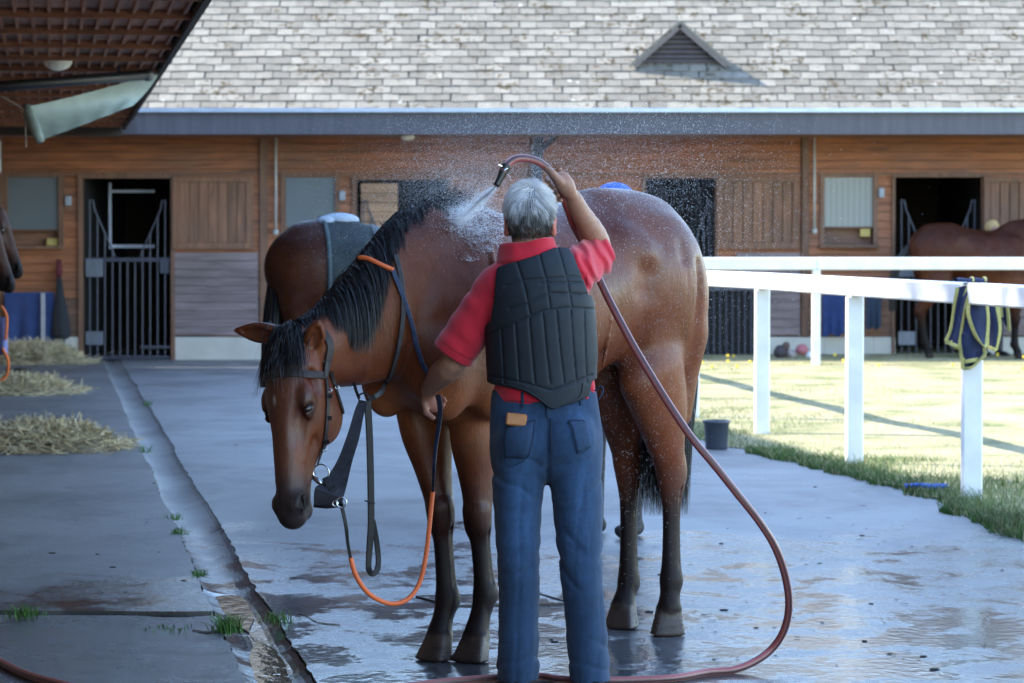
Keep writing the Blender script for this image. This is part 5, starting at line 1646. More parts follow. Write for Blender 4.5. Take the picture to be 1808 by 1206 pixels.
# yellow boxes on the window shelves
for x0, x1, y0, y1, lb in ((83, 103, 421, 434, "small yellow box on the shelf of the left window"), (1518, 1536, 404, 418, "yellow box in the opening under the striped blind")):
    c_ = W((x0 + x1) / 2, (y0 + y1) / 2, WD + .03); m_ = MB(); m_.box((0, 0, 0), ((x1 - x0) / 136.6, .08, (y1 - y0) / 136.6), bev=.006)
    o = m_.build("box", simple("yellow_card", (.50, .38, .12), .7) if "yellow_card" not in bpy.data.materials else bpy.data.materials["yellow_card"], None, loc=c_); tag(o, lb, "box")

# ------------------------------------------------------------------ the left barn (we stand under its eaves)
lb_ = thing("barn", "long barn along the left with boarded eaves soffit overhead", "barn", UV(-3, 18))
lo_ = np.array(lb_.location)
BZ = 2.92; UE = .905; DA, DB = -9.0, 35.1
M_soff = wood_material("soffit_board", (.42, .20, .12), axis='X', rnd=.9, dirt=.3)
M_joist = wood_material("joist_wood", (.30, .12, .06), axis='X')
u = UE - .06; nb = 0
def lpart(mb, name, mat, **k): return part(mb, name, mat, lb_, off=lo_, **k)
while u > -1.9:
    w_ = .106
    segs = [DA] + [q for q in np.arange(15.3 + (nb % 2) * .7, DB, 2.8)] + [DB]
    for d0, d1 in zip(segs[:-1], segs[1:]):
        m_ = MB(); a_, b_ = UV(u - w_ / 2, d0 + .006, BZ + .05 + .006 * rng.random()), UV(u - w_ / 2, d1 - .006, BZ + .05 + .006 * rng.random())
        m_.bar(a_, b_, w_ - .016, .02, A(1, BK, 0)); lpart(m_, "soffit_board", M_soff)
    m_ = MB(); m_.bar(UV(u + .0, DA, BZ + .028), UV(u + .0, DB, BZ + .028), .022, .030, A(1, BK, 0)); lpart(m_, "batten", M_joist)
    u -= w_; nb += 1
m_ = MB(); a_, b_ = UV(-.5, DA, BZ + .12), UV(-.5, DB, BZ + .12); m_.bar(a_, b_, 3.0, .03, A(1, BK, 0)); lpart(m_, "soffit_back", M_dark)
for D in np.arange(2.85, DB, 1.37):
    m_ = MB(); m_.bar(UV(UE - .02, D + .16 * .0, BZ + .012), UV(-1.9, D - .45, BZ + .012), .05, .055, A(0, 1, 0)); lpart(m_, "joist", M_joist)
m_ = MB(); m_.bar(UV(UE, DA, BZ + .05), UV(UE, DB, BZ + .05), .03, .15, A(1, BK, 0)); lpart(m_, "eaves_board", simple("dark_eaves", (.028, .024, .024), .7))
m_ = MB(); m_.bar(UV(UE + .045, DA, BZ + .12), UV(UE + .045, DB, BZ + .12), .06, .03, A(1, BK, 0)); lpart(m_, "gutter", simple("dark_gutter", (.05, .05, .055), .5))
# end beam, wall with doorways, roof
m_ = MB(); m_.bar(UV(UE - .02, DB + .1, BZ - .03), UV(-2.0, DB - .3, BZ - .03), .10, .13, A(0, 1, 0)); lpart(m_, "end_beam", simple("end_beam", (.03, .022, .02), .7))
UW = -1.75
m_ = MB()
gaps = [(20.6, 22.2), (23.4, 25.0)]
edges = [DA] + [q for g_ in gaps for q in g_] + [DB]
for d0, d1 in zip(edges[::2], edges[1::2]):
    m_.bar(UV(UW, d0, 1.46), UV(UW, d1, 1.46), .12, 2.92, A(1, BK, 0))
for d0, d1 in gaps: m_.bar(UV(UW, d0, 2.6), UV(UW, d1, 2.6), .12, .64, A(1, BK, 0))
lpart(m_, "wall", M_plankd)
m_ = MB(); ue2 = UE + .1; ur = -5.0; rz = 8.35
def quad(mb, pts): mb.add(pts, [list(range(len(pts)))])
z0_ = BZ + .16
quad(m_, [UV(ue2, DA, z0_), UV(ue2, DB + .2, z0_), UV(ur, DB + .2, rz), UV(ur, DA, rz)])
quad(m_, [UV(ur, DA, rz), UV(ur, DB + .2, rz), UV(-11, DB + .2, z0_), UV(-11, DA, z0_)])
quad(m_, [UV(ue2, DA, z0_), UV(ur, DA, rz), UV(-11, DA, z0_)])
quad(m_, [UV(ue2, DB + .2, z0_), UV(ur, DB + .2, rz), UV(-11, DB + .2, z0_)])
quad(m_, [UV(ue2, DA, z0_ - .02), UV(ue2, DB + .2, z0_ - .02), UV(-11, DB + .2, z0_ - .02), UV(-11, DA, z0_ - .02)])
lpart(m_, "roof", simple("barn_roof", (.15, .14, .13), .8))
m_ = MB(); m_.bar(UV(-11, DA, 1.5), UV(-11, DB, 1.5), .2, 3., A(1, BK, 0)); lpart(m_, "rear_wall", M_plankd)
# lamp, pipe, grey trough
lt = thing("bulkhead_lamp", "round cream bulkhead lamp on the boarded soffit at upper left", "lamp", P(102, 104, 22.3)); o_ = np.array(lt.location)
m_ = MB(); m_.tube([P(102, 90, 22.3), P(102, 106, 22.3)], [.118, .126], 20); part(m_, "base", simple("cream_plastic", (.75, .68, .52), .5), lt, True, off=o_)
m_ = MB(); m_.ball(P(102, 107, 22.3), (.116, .116, .080), 20, 10); part(m_, "glass", simple("cream_glass", (.88, .84, .70), .3), lt, True, off=o_)
pt = thing("drain_pipe", "black drain pipe slung below the soffit at upper left", "pipe", P(100, 145, 23)); o_ = np.array(pt.location)
m_ = MB(); m_.tube([P(-80, 158, 22.6), P(60, 148, 22.8), P(262, 132, 23.2)], .042, 12); part(m_, "tube", simple("black_pipe", (.018, .020, .028), .4), pt, True, off=o_)
m_ = MB(); m_.tube([P(256, 132.5, 23.2), P(268, 131.5, 23.22)], .052, 12); part(m_, "end_cap", simple("pipe_cap", (.10, .10, .11), .5), pt, True, off=o_)
m_ = MB(); m_.bar(P(210, 118, 23.1), P(210, 138, 23.1), .03, .03); part(m_, "hanger", M_iron, pt, off=o_)
M_trough = simple("grey_green_sheet", (.20, .24, .21), .55, var=.12, nscale=8)
tr = thing("awning_sheet", "sagging grey-green sheet hung under the soffit at upper left", "awning", P(160, 190, 23)); o_ = np.array(tr.location)
V = []; F = []; nA, nB = 22, 12
for i in range(nA):
    t = i / (nA - 1)
    top = P(48 + (282 - 48) * t, 188 - (188 - 128) * t ** 1.15, 22.4 + 1.2 * t); bot = P(75 + (235 - 75) * t, 246 - (246 - 186) * t ** 1.05, 22.2 + 1.2 * t)
    for j in range(nB):
        s_ = j / (nB - 1); q = top * (1 - s_) + bot * s_
        q = q + A(0, .10 * math.sin(math.pi * s_) + .012 * math.sin(i * 1.3) * s_, 0)
        V.append(q)
for i in range(nA - 1):
    for j in range(nB - 1):
        k = i * nB + j; F.append([k, k + nB, k + nB + 1, k + 1])
m_ = MB(); m_.add(V, F); m_.add([v_ + A(0, .012, 0) for v_ in V], [f_[::-1] for f_ in F]); part(m_, "sheet", M_trough, tr, True, off=o_)
m_ = MB(); m_.tube([P(46, 188, 22.35), P(52, 205, 22.3), P(64, 232, 22.2), P(72, 250, 22.18)], [.035, .045, .042, .032], 10); part(m_, "rolled_end", M_trough, tr, True, off=o_)
m_ = MB(); m_.tube([P(40, 192, 22.3), P(45, 222, 22.3), P(46, 260, 22.3)], .006, 5); m_.tube([P(40, 192, 22.3), P(20, 180, 22.3), P(2, 170, 22.3)], .005, 5); part(m_, "cord", simple("cord", (.30, .24, .19), .8), tr, off=o_)
# white downpipe end at the left edge
m_ = MB(); m_.tube([(0, 0, 0), (0, 0, .40)], .02, 8); o = m_.build("pipe", bpy.data.materials["grey_pvc"], None, loc=P(-1, 305, 35)); tag(o, "short pale pipe on the wall at the very left edge", "pipe")
# a tree beyond the barn: it dapples the near end of the rail
def tree(name, base, crown, R_, n, label):
    t = thing(name, label, "tree", base); bo = np.array(base, float)
    m_ = MB(); m_.tube(catmull([bo, bo * .5 + crown * .5 + A(.2, .1, 0), crown], 6) - bo, np.linspace(.28, .08, 13), 10)
    for k in range(7):
        a = k * .9; m_.tube(np.array([crown - A(0, 0, 1.4 + .1 * k), crown + A(math.cos(a) * R_ * .7, math.sin(a) * R_ * .7, .3 * (k % 3))]) - bo, [.07, .02], 6)
    m_.build("trunk", M_post, t)
    d = rng.normal(size=(n, 3)); d /= np.linalg.norm(d, axis=1)[:, None]
    r = rng.random(n) ** .45; cc = crown + d * r[:, None] * R_ * A(1, 1, .8) * (1 + .25 * fbm(d * 2.5, 2))[:, None]
    s_ = .07 + .05 * rng.random(n); ax = rng.normal(size=(n, 3)); bx = np.cross(ax, rng.normal(size=(n, 3)))
    ax /= np.linalg.norm(ax, axis=1)[:, None]; bx /= np.linalg.norm(bx, axis=1)[:, None]
    V = np.stack([cc - ax * s_[:, None], cc + bx * s_[:, None] * .5, cc + ax * s_[:, None], cc - bx * s_[:, None] * .5], 1).reshape(-1, 3) - bo
    F = np.arange(4 * n).reshape(-1, 4)
    obj("crown", mesh_np("crown", V, F, np.repeat(A(.05, .11, .025)[None] * (.6 + .8 * rng.random((n, 1))), 4, 0), False, M_blade), None, t)
tree("tree", A(-16.5, 20.8, 0), A(-15.2, 20.3, 14.0), 2.3, 3200, "leafy green tree standing beyond the left barn")

# ------------------------------------------------------------------ bridle, reins, martingale, hose, water
from mathutils.bvhtree import BVHTree
BV = BVHTree.FromPolygons([tuple(v) for v in W1], [tuple(int(i) for i in f) for f in Q1])
CAM = A(0, 0, CAM_H)
def hit(px, py, off=.004, fallback=9.6):
    d = nrm(P(px, py, 10) - CAM)
    loc_, no, i, dist = BV.ray_cast(Vector(CAM), Vector(d))
    if loc_ is None:
        q = P(px, py, fallback); loc2, no2, _, _ = BV.find_nearest(Vector(q))
        return np.array(loc2) + np.array(no2) * off, np.array(no2)
    no = np.array(no)
    if np.dot(no, d) > 0: no = -no
    return np.array(loc_) + no * off, no
def hits(pts, off=.004, n=6, fb=9.6):
    q = [hit(x, y, off, fb) for x, y in catmull(pts, n)]
    p = np.array([a for a, _ in q]); nn = np.array([b for _, b in q])
    for _ in range(2): nn[1:-1] = (nn[:-2] + nn[1:-1] * 2 + nn[2:]) / 4; p[1:-1] = (p[:-2] + 2 * p[1:-1] + p[2:]) / 4
    return p, nn / np.linalg.norm(nn, axis=1)[:, None]
def leather(name, col, rough=.42):
    return simple(name, col, rough, var=.45, nscale=35, bmp=.35, bdist=.0015, world=False, spec=.25)
M_lea = leather("black_strap_leather", (.010, .010, .012)); M_leab = leather("brown_strap_leather", (.034, .024, .022))
M_steel = simple("bit_steel", (.55, .56, .58), .22, metal=1., var=.05, bmp=0)
M_orange = simple("orange_rubber", (.72, .135, .030), .55, var=.1, nscale=120, bmp=.5, bdist=.002, world=False)

bo = P(575, 700, 9.45); brd = thing("bridle", "dark leather bridle with steel ring bit on the washed horse's head", "bridle", bo)
def sm(mb, name, mat, parent, o, smooth=False):
    mb.v = [tuple(np.array(p) - o) for p in mb.v]; return mb.build(name, mat, parent, smooth)
def h2(p): return h2w(np.asarray(p, float))
def smooth(p, nn, k=6):
    for _ in range(k): p[1:-1] = (p[:-2] + 2 * p[1:-1] + p[2:]) / 4; nn[1:-1] = (nn[:-2] + nn[1:-1] * 2 + nn[2:]) / 4
    return p, nn
# browband round the forehead in head coordinates
def head_ring(a0, b_slope, angs, off=.004):
    pts = []
    for t in angs:
        q = head1(a0 + b_slope * math.cos(t), -.05 + .13 * math.cos(t), .13 * math.sin(t)); pts.append(q)
    p, nn = S1.snap(pts, off); return h2w(p), (nn[:, 0:1] * HF + nn[:, 1:2] * HL + nn[:, 2:3] * A(0, 0, 1))
p, nn = head_ring(.115, .01, np.linspace(-1.75, 1.75, 30), .010); p, nn = smooth(p, nn); m_ = MB(); m_.strap(p, .024, .005, nn); sm(m_, "browband", M_leab, brd, bo)
hpts = [head1(*q) for q in catmull([(.125, -.075, .125), (.07, -.09, .12), (.01, -.10, .10), (-.03, -.09, .05), (-.04, -.08, 0), (-.03, -.09, -.05), (.01, -.10, -.10), (.07, -.09, -.12), (.125, -.075, -.125)], 4)]
p, nn = S1.snap(hpts, .010); p = h2w(p); nn = h2w(nn) - HO; p, nn = smooth(p, nn); m_ = MB(); m_.strap(p, .026, .005, nn); sm(m_, "headpiece", M_leab, brd, bo)
p, nn = hits([(571, 640), (573, 660), (577, 700), (576, 740), (573, 775), (569, 800), (567, 822)], .006)
m_ = MB(); m_.strap(p, .017, .006, nn); sm(m_, "cheekpiece", M_leab, brd, bo)
for y in (700, 738, 778):
    c_, n_ = hit(576 if y < 760 else 572, y, .011)
    m_ = MB(); m_.strap([c_ + A(-.011, 0, .0), c_ + A(.011, 0, 0)], .014, .005, n_); sm(m_, "keeper", M_lea, brd, bo)
p, nn = hits([(583, 655), (589, 680), (596, 702), (601, 718), (604, 730)], .006); p, nn = smooth(p, nn)
m_ = MB(); m_.strap(p, .013, .005, nn); sm(m_, "throat_lash", M_leab, brd, bo)
for x, y in ((577, 690), (590, 686), (572, 792)):
    c_, n_ = hit(x, y, .012); m_ = MB()
    m_.tube([c_ + A(math.cos(a) * .007, 0, math.sin(a) * .006) for a in np.linspace(0, 2 * math.pi, 11)[:-1]], .002, 5, closed=True); sm(m_, "buckle", M_steel, brd, bo, True)
bitD = hit(560, 828)[0][1] - .012
bc_ = P(567, 834, bitD)
def ring(mb, c_, r, t, ax1=A(1, 0, 0), ax2=A(0, 0, 1), n=24):
    mb.tube([c_ + ax1 * math.cos(a) * r + ax2 * math.sin(a) * r for a in np.linspace(0, 2 * math.pi, n + 1)[:-1]], t, 8, closed=True)
m_ = MB(); ring(m_, bc_, .0275, .0032, nrm(A(.97, -.15, 0))); b_r = sm(m_, "bit_ring", M_steel, brd, bo, True)
m_ = MB(); m_.tube([bc_ + A(-.030, .03, -.018), bc_ + A(-.020, -.002, -.020), bc_ + A(-.006, -.008, -.030), bc_ + A(.012, -.006, -.040), bc_ + A(.018, .0, -.032)], [.008, .009, .011, .008, .004], 10); sm(m_, "mouthpiece", M_steel, brd, bo, True)
# far cheekpiece for other views
far = [head1(a, -.05 + .0 * a, -.12) for a in np.linspace(.06, .42, 14)]
p, nn = S1.snap(far, .005); m_ = MB(); m_.strap(h2w(p), .017, .005, h2w(nn) - HO); sm(m_, "cheekpiece", M_leab, brd, bo)

# reins: run from the bit, down in a loop and up to the left hand; the other side lies over the neck
ro = P(690, 1060, 9.5); rn = thing("reins", "leather reins with orange rubber grips looping from the bit to the left hand", "reins", ro)
def rt(pts, n=8): return catmull([P(*q) for q in pts], n)
DB_ = bitD - .02
q = rt([(574, 843, DB_), (583, 860, DB_ - .01), (598, 882, DB_ - .015), (604, 897, DB_ - .02), (611, 930, DB_ - .02), (614, 958, DB_ - .01), (619, 985, DB_)])
m_ = MB(); m_.strap(q, np.interp(np.linspace(0, 1, len(q)), [0, .3, .45, 1], [.022, .022, .013, .010]), .006, A(.25, -1, .1)); sm(m_, "rein_strap", M_lea, rn, ro)
for x, y in ((586, 862), (594, 876)):
    m_ = MB(); c_ = P(x, y, DB_ - .022); m_.strap([c_ + A(-.012, 0, -.009), c_ + A(.012, 0, .009)], .007, .006, A(0, -1, 0)); sm(m_, "keeper", M_lea, rn, ro)
m_ = MB(); c_ = P(592, 868, DB_ - .024); m_.tube([c_ + A(-.013, 0, -.012), c_ + A(.014, 0, .012)], .0022, 5); sm(m_, "buckle", M_steel, rn, ro)
q = rt([(619, 985, DB_), (628, 1015, DB_), (645, 1042, DB_ + .02), (668, 1059, DB_ + .05), (695, 1066, DB_ + .09), (722, 1056, DB_ + .13), (742, 1026, DB_ + .17), (753, 975, DB_ + .2), (759, 920, DB_ + .23), (764, 868, DB_ + .26)], 10)
m_ = MB(); m_.tube(q, .0082, 10); sm(m_, "rubber_grip", M_orange, rn, ro, True)
HDp = 9.80
q = rt([(764, 870, DB_ + .26), (766, 830, 9.72), (769, 790, 9.76), (775, 750, HDp), (777, 720, HDp), (773, 697, HDp)])
m_ = MB(); m_.strap(q, np.linspace(.009, .021, len(q)), .004, A(-.35, -1, 0)); sm(m_, "rein_strap", leather("blue_black_strap", (.016, .022, .042)), rn, ro)
# over the neck
pA, nA_ = hits([(636, 459), (648, 459), (660, 464), (675, 471), (692, 478)], .010, 4)
m_ = MB(); m_.tube(pA, .0085, 9); sm(m_, "rubber_grip", M_orange, rn, ro, True)
pB, nB_ = hits([(690, 476), (702, 506), (716, 545), (730, 590), (742, 625), (750, 648)], .012, 6)
pB = np.concatenate([pB[:-2], [pB[-3] * (1 - t) + P(772, 690, 9.86) * t for t in (.25, .5, .75, 1)]]); nB_ = np.concatenate([nB_[:-2], np.tile(nB_[-3], (4, 1))])
m_ = MB(); m_.strap(pB, .017, .005, nB_); sm(m_, "rein_strap", leather("blue_strap", (.028, .042, .085)), rn, ro)
# bib martingale: neck strap, ring, hanging straps
mo2 = P(640, 710, 9.7); mg = thing("martingale", "dark leather bib martingale hanging from the neck strap in front of the chest", "martingale", mo2)
p, nn = hits([(697, 452), (706, 490), (710, 540), (704, 595), (694, 640), (683, 672)], .010, 6)
pe = P(652, 706, 9.72)
p = np.concatenate([p, catmull([p[-1], P(674, 692, 9.74), pe], 4)[1:]]); nn = np.concatenate([nn, np.tile(A(.2, -1, 0), (len(p) - len(nn), 1))])
m_ = MB(); m_.strap(p, .018, .006, nn); sm(m_, "neck_strap", leather("grey_strap", (.045, .042, .044)), mg, mo2)
p = rt([(621, 655, 9.80), (624, 672, 9.78), (629, 690, 9.74), (634, 703, 9.71)]); m_ = MB(); m_.strap(p, .010, .005, A(.3, -1, 0)); sm(m_, "neck_strap", M_lea, mg, mo2)
m_ = MB(); ring(m_, P(642, 703, 9.70), .017, .003); sm(m_, "ring", M_lea, mg, mo2, True)
p = rt([(636, 707, 9.70), (628, 725, 9.66), (620, 760, 9.60), (609, 805, 9.52)]); 
V = []
Lp = [(634, 706), (626, 725), (614, 765), (596, 812), (572, 850), (556, 862), (554, 893)]
Rp = [(649, 709), (642, 735), (634, 775), (622, 815), (612, 858), (606, 880), (603, 895)]
for (a, b_), k in zip(zip(catmull(Lp, 4), catmull(Rp, 4)), range(100)):
    D = 9.70 - .17 * min(1, k / 20.)
    V.append((P(a[0], a[1], D + .01), P(b_[0], b_[1], D)))
m_ = MB(); n_ = len(V); VV = [v_ for ab in V for v_ in ab]; VV2 = [v_ + A(0, .004, 0) for v_ in VV]
F_ = [[2 * i, 2 * i + 1, 2 * i + 3, 2 * i + 2] for i in range(n_ - 1)]
m_.add(VV + VV2, F_ + [[a + 2 * n_ for a in f_[::-1]] for f_ in F_] + [[2 * i, 2 * i + 2, 2 * i + 2 + 2 * n_, 2 * i + 2 * n_] for i in range(n_ - 1)] + [[2 * i + 3, 2 * i + 1, 2 * i + 1 + 2 * n_, 2 * i + 3 + 2 * n_] for i in range(n_ - 1)])
sm(m_, "bib", leather("bib_leather", (.024, .024, .031), .55), mg, mo2)
m_ = MB(); m_.strap(rt([(554, 893, 9.52), (575, 895, 9.505), (596, 893, 9.50), (606, 890, 9.49)]), .011, .006, A(0, -1, 0)); sm(m_, "bib_strap", M_lea, mg, mo2)
for x, y, r_ in ((603, 887, .017), (592, 889, .009)):
    m_ = MB(); ring(m_, P(x, y, 9.47 if r_ > .01 else 9.48), r_, .0025); sm(m_, "ring", M_steel, mg, mo2, True)
q = rt([(649, 708, 9.70), (652, 760, 9.70), (654, 820, 9.70), (655, 884, 9.70), (655, 930, 9.70), (652, 975, 9.70), (651, 1003, 9.70), (657, 1013, 9.71), (666, 1006, 9.72), (668, 985, 9.73), (664, 950, 9.725), (658, 918, 9.715)])
m_ = MB(); m_.strap(q, np.interp(np.linspace(0, 1, len(q)), [0, .4, .5, 1], [.024, .023, .020, .018]), .006, np.array([nrm(A(-.5 * 0 + .2, -1, 0))] * len(q)) if 0 else A(.25, -1, .0)); sm(m_, "hanging_strap", M_lea, mg, mo2)
m_ = MB(); m_.tube([P(644, 884, 9.69), P(662, 889, 9.68)], .003, 5); sm(m_, "buckle", M_steel, mg, mo2)

# hose
hs = [(888, 304, 9.52), (894, 293, 9.53), (902, 285, 9.54), (913, 280, 9.55), (930, 280, 9.57), (950, 286, 9.59), (968, 299, 9.61), (982, 318, 9.625), (992, 338, 9.645), (1000, 362, 9.68), (1012, 395, 9.76), (1030, 430, 9.88), (1048, 470, 9.90),
      (1068, 515, 9.86), (1092, 562, 9.80), (1118, 610, 9.75), (1150, 664, 9.70), (1185, 720, 9.66), (1222, 774, 9.64), (1262, 822, 9.64), (1302, 872, 9.66), (1340, 920, 9.69), (1368, 965, 9.73), (1386, 1015, 9.80), (1393, 1065, 9.86), (1386, 1108, 9.92),
      (1366, 1142, 9.95), (1336, 1166, 9.93), (1296, 1183, 9.88), (1248, 1192, 9.82)]
hp_ = [P(*q) for q in hs]
for i, p_ in enumerate(hp_[-3:]): p_[2] = max(.014, p_[2])
gpts = [G(1190, 1197, .014), G(1120, 1201, .014), G(1050, 1202, .014), G(990, 1199, .014), G(940, 1194, .014), G(800, 1203, .014) + A(0, -.0, 0), G(600, 1225, .014), G(400, 1238, .014), G(250, 1232, .014), G(150, 1217, .02), G(95, 1205, .024), G(45, 1190, .024), G(0, 1168, .024), G(-80, 1120, .024), G(-220, 1080, .024)]
hl_ = catmull(hp_ + gpts, 10)
# a second strand doubling back by the shoes
ho = hp_[15].copy(); hose = thing("hose", "brown-red rubber hose with stripes held up by the groom and curling over the yard", "hose", ho)
def hose_mesh(pts, r, n=12):
    T = np.gradient(pts, axis=0); T /= np.linalg.norm(T, axis=1)[:, None]; u = nrm(np.cross(T[0], A(0, 1, 0))); V = []; C = []
    pal = [A(.26, .085, .07), A(.20, .07, .06), A(.36, .28, .27), A(.30, .13, .12), A(.20, .06, .05), A(.05, .03, .032), A(.05, .03, .032), A(.20, .06, .05), A(.32, .13, .11), A(.24, .08, .07), A(.42, .05, .05), A(.20, .07, .06)]
    for i in range(len(pts)):
        u = nrm(u - T[i] * np.dot(u, T[i])); w = np.cross(T[i], u)
        for k in range(n):
            a = 2 * math.pi * k / n + i * .004
            V.append(pts[i] + r * (math.cos(a) * u + math.sin(a) * w)); C.append(pal[k % 12])
    F = [[i * n + k, i * n + (k + 1) % n, (i + 1) * n + (k + 1) % n, (i + 1) * n + k] for i in range(len(pts) - 1) for k in range(n)]
    return np.array(V), np.array(F), np.array(C)
V_, F_, C_ = hose_mesh(hl_, .0135, 24)
C_ = np.array([C_[i] for i in range(len(C_))])
M_hose = vcol_mat("hose_rubber", .38, var=.1, bmp=0, world=False)
obj("tube", mesh_np("tube", V_ - ho, F_, C_, True, M_hose), None, hose)
m_ = MB(); nz = [P(882, 312, 9.52), P(879, 322, 9.515), P(873, 331, 9.51)]
q = catmull([P(895, 291, 9.53), P(889, 303, 9.525), P(882, 317, 9.515), P(876, 328, 9.51)], 3)
m_.tube(q, np.interp(np.linspace(0, 1, len(q)), [0, .3, .5, .8, 1], [.017, .017, .013, .011, .012]), 12); sm(m_, "nozzle", simple("brass_dark", (.035, .032, .030), .35, metal=.4), hose, ho, True)
m_ = MB(); ring(m_, P(890, 301, 9.527), .017, .003, nrm(A(1, 0, .6)), A(0, 1, 0)); sm(m_, "clamp", M_steel, hose, ho, True)
m_ = MB(); m_.tube([P(893, 296, 9.52), P(880, 291, 9.515)], .003, 5); sm(m_, "clamp_screw", M_steel, hose, ho)
m_ = MB(); m_.tube(catmull([P(892, 308, 9.52), P(899, 310, 9.515), P(903, 320, 9.51)], 5), .0014, 5); sm(m_, "wire_end", simple("pale_wire", (.6, .55, .5), .5), hose, ho)

# water: jet, splash and drifting drops
def white_water(name, tr=.5, trans=.0):
    m, nt, b = newmat(name)
    b.inputs['Base Color'].default_value = (.95, .97, 1, 1); b.inputs['Roughness'].default_value = .12
    tp = nt.nodes.new('ShaderNodeBsdfTransparent'); x2 = nt.nodes.new('ShaderNodeMixShader'); x2.inputs[0].default_value = trans
    t = nt.nodes.new('ShaderNodeBsdfTranslucent'); t.inputs[0].default_value = (.95, .97, 1, 1)
    x = nt.nodes.new('ShaderNodeMixShader'); x.inputs[0].default_value = tr
    nt.links.new(b.outputs[0], x.inputs[1]); nt.links.new(t.outputs[0], x.inputs[2])
    nt.links.new(x.outputs[0], x2.inputs[1]); nt.links.new(tp.outputs[0], x2.inputs[2]); nt.links.new(x2.outputs[0], nt.nodes['Material Output'].inputs[0]); return m
M_water = white_water("water_drops"); M_jet = white_water("water_jet", .45, .5)
_b = M_jet.node_tree.nodes['Principled BSDF']; _b.inputs['Transmission Weight'].default_value = .75; _b.inputs['Roughness'].default_value = .45; _b.inputs['IOR'].default_value = 1.33; _b.inputs['Base Color'].default_value = (1, 1, 1, 1)
for _n in M_jet.node_tree.nodes:
    if _n.type == 'BSDF_TRANSLUCENT': _n.inputs[0].default_value = (1, 1, 1, 1)
j0 = P(875, 330, 9.51); j1, _ = hit(802, 392, .02)
wt = thing("water_jet", "white jet of water spraying from the hose nozzle onto the horse's withers", "water jet", j0)
n = 4800; a = rng.random(n) * 2 * math.pi; rr = rng.random(n) ** .9 * (1 + .15 * rng.normal(size=n))
D_ = nrm(j1 - j0); U_ = nrm(np.cross(D_, A(0, 1, 0))); V2 = np.cross(D_, U_); Lj = np.linalg.norm(j1 - j0)
off_ = (np.cos(a) * rr)[:, None] * U_[None] + (np.sin(a) * rr)[:, None] * V2[None]
s0 = rng.random(n) ** 1.2 * .92; s1 = s0 + .10 + .22 * rng.random(n); s1 = np.minimum(s1, 1.0 + .14 * rng.random(n) ** 2)
Ls = []
for t in np.linspace(0, 1, 4):
    s_ = s0 + (s1 - s0) * t; Ls.append(j0[None] + D_[None] * (s_ * Lj)[:, None] + off_ * (.008 + .034 * s_ ** 1.3)[:, None] - A(0, 0, .015)[None] * (s_ ** 2)[:, None])
Ls = np.stack(Ls, 1) - j0
jet_src = (D_, U_, V2)
def drops(name, C, R_, mat, parent=None, label=None, stretch=None, o=None):
    """tiny eight-sided drops"""
    n = len(C); O6 = np.array([(1, 0, 0), (-1, 0, 0), (0, 1, 0), (0, -1, 0), (0, 0, 1), (0, 0, -1)], float)
    T8 = np.array([(0, 2, 4), (2, 1, 4), (1, 3, 4), (3, 0, 4), (2, 0, 5), (1, 2, 5), (3, 1, 5), (0, 3, 5)])
    S = O6[None] * R_[:, None, None] * (A(1, 1, 1)[None, None] if stretch is None else stretch[:, None, :])
    V = (C[:, None] + S).reshape(-1, 3); F = (T8[None] + 6 * np.arange(n)[:, None, None]).reshape(-1, 3)
    if o is not None: V = V - o
    me = mesh_np(name, V, F, None, True, mat); ob = obj(name, me, None, parent); tag(ob, kind='stuff')
    if label: ob['label'] = label
    return ob
nj = 3200; sj = rng.random(nj) ** .85 * 1.04; aj = rng.random(nj) * 2 * math.pi; rj = np.abs(rng.normal(size=nj)) * .55
cj = j0[None] + D_[None] * (sj * Lj)[:, None] + ((np.cos(aj) * rj)[:, None] * U_[None] + (np.sin(aj) * rj)[:, None] * V2[None]) * (.006 + .042 * sj ** 1.25)[:, None] - A(0, 0, .015)[None] * (sj ** 2)[:, None]
O6_ = np.stack([D_, -D_, U_, -U_, V2, -V2]); T8_ = np.array([(0, 2, 4), (2, 1, 4), (1, 3, 4), (3, 0, 4), (2, 0, 5), (1, 2, 5), (3, 1, 5), (0, 3, 5)])
w6 = np.stack([.004 + .012 * rng.random(nj)] * 2 + [.0006 + .0008 * rng.random(nj)] * 4, 1)
Vj_ = (cj[:, None] + O6_[None] * w6[..., None]).reshape(-1, 3) - j0; Fj_ = (T8_[None] + 6 * np.arange(nj)[:, None, None]).reshape(-1, 3)
tag(obj("water_strands", mesh_np("water_strands", Vj_, Fj_, None, False, M_jet), None, wt), kind='stuff')
# splash where the jet lands
n = 9000; d = rng.normal(size=(n, 3)); d[:, 2] = np.abs(d[:, 2]) * .7; d /= np.linalg.norm(d, axis=1)[:, None]
r_ = rng.exponential(.038, n)
c0 = np.array([hit(790 + 95 * t, 372 + 95 * t2 * (.4 + .6 * t), .008)[0] for t, t2 in rng.random((160, 2)) ** A(1, 1.5)])[rng.integers(0, 160, n)]
drops("splash", c0 + d * r_[:, None] * A(1, .8, .75), 0.0006 + .0009 * rng.random(n) ** 2, M_water, None, "white splash of drops where the jet hits the horse's withers")
n = 4500; s_ = rng.random(n) ** .8 * 1.1; a = rng.random(n) * 2 * math.pi; rr = np.abs(rng.normal(size=n)) * .8
cc = j0[None] + D_[None] * (s_ * Lj)[:, None] + ((np.cos(a) * rr)[:, None] * U_[None] + (np.sin(a) * rr)[:, None] * V2[None]) * (.012 + .075 * s_ ** 1.2)[:, None]
o = drops("jet_drops", cc, .0006 + .0011 * rng.random(n) ** 2, M_jet, wt, o=j0)
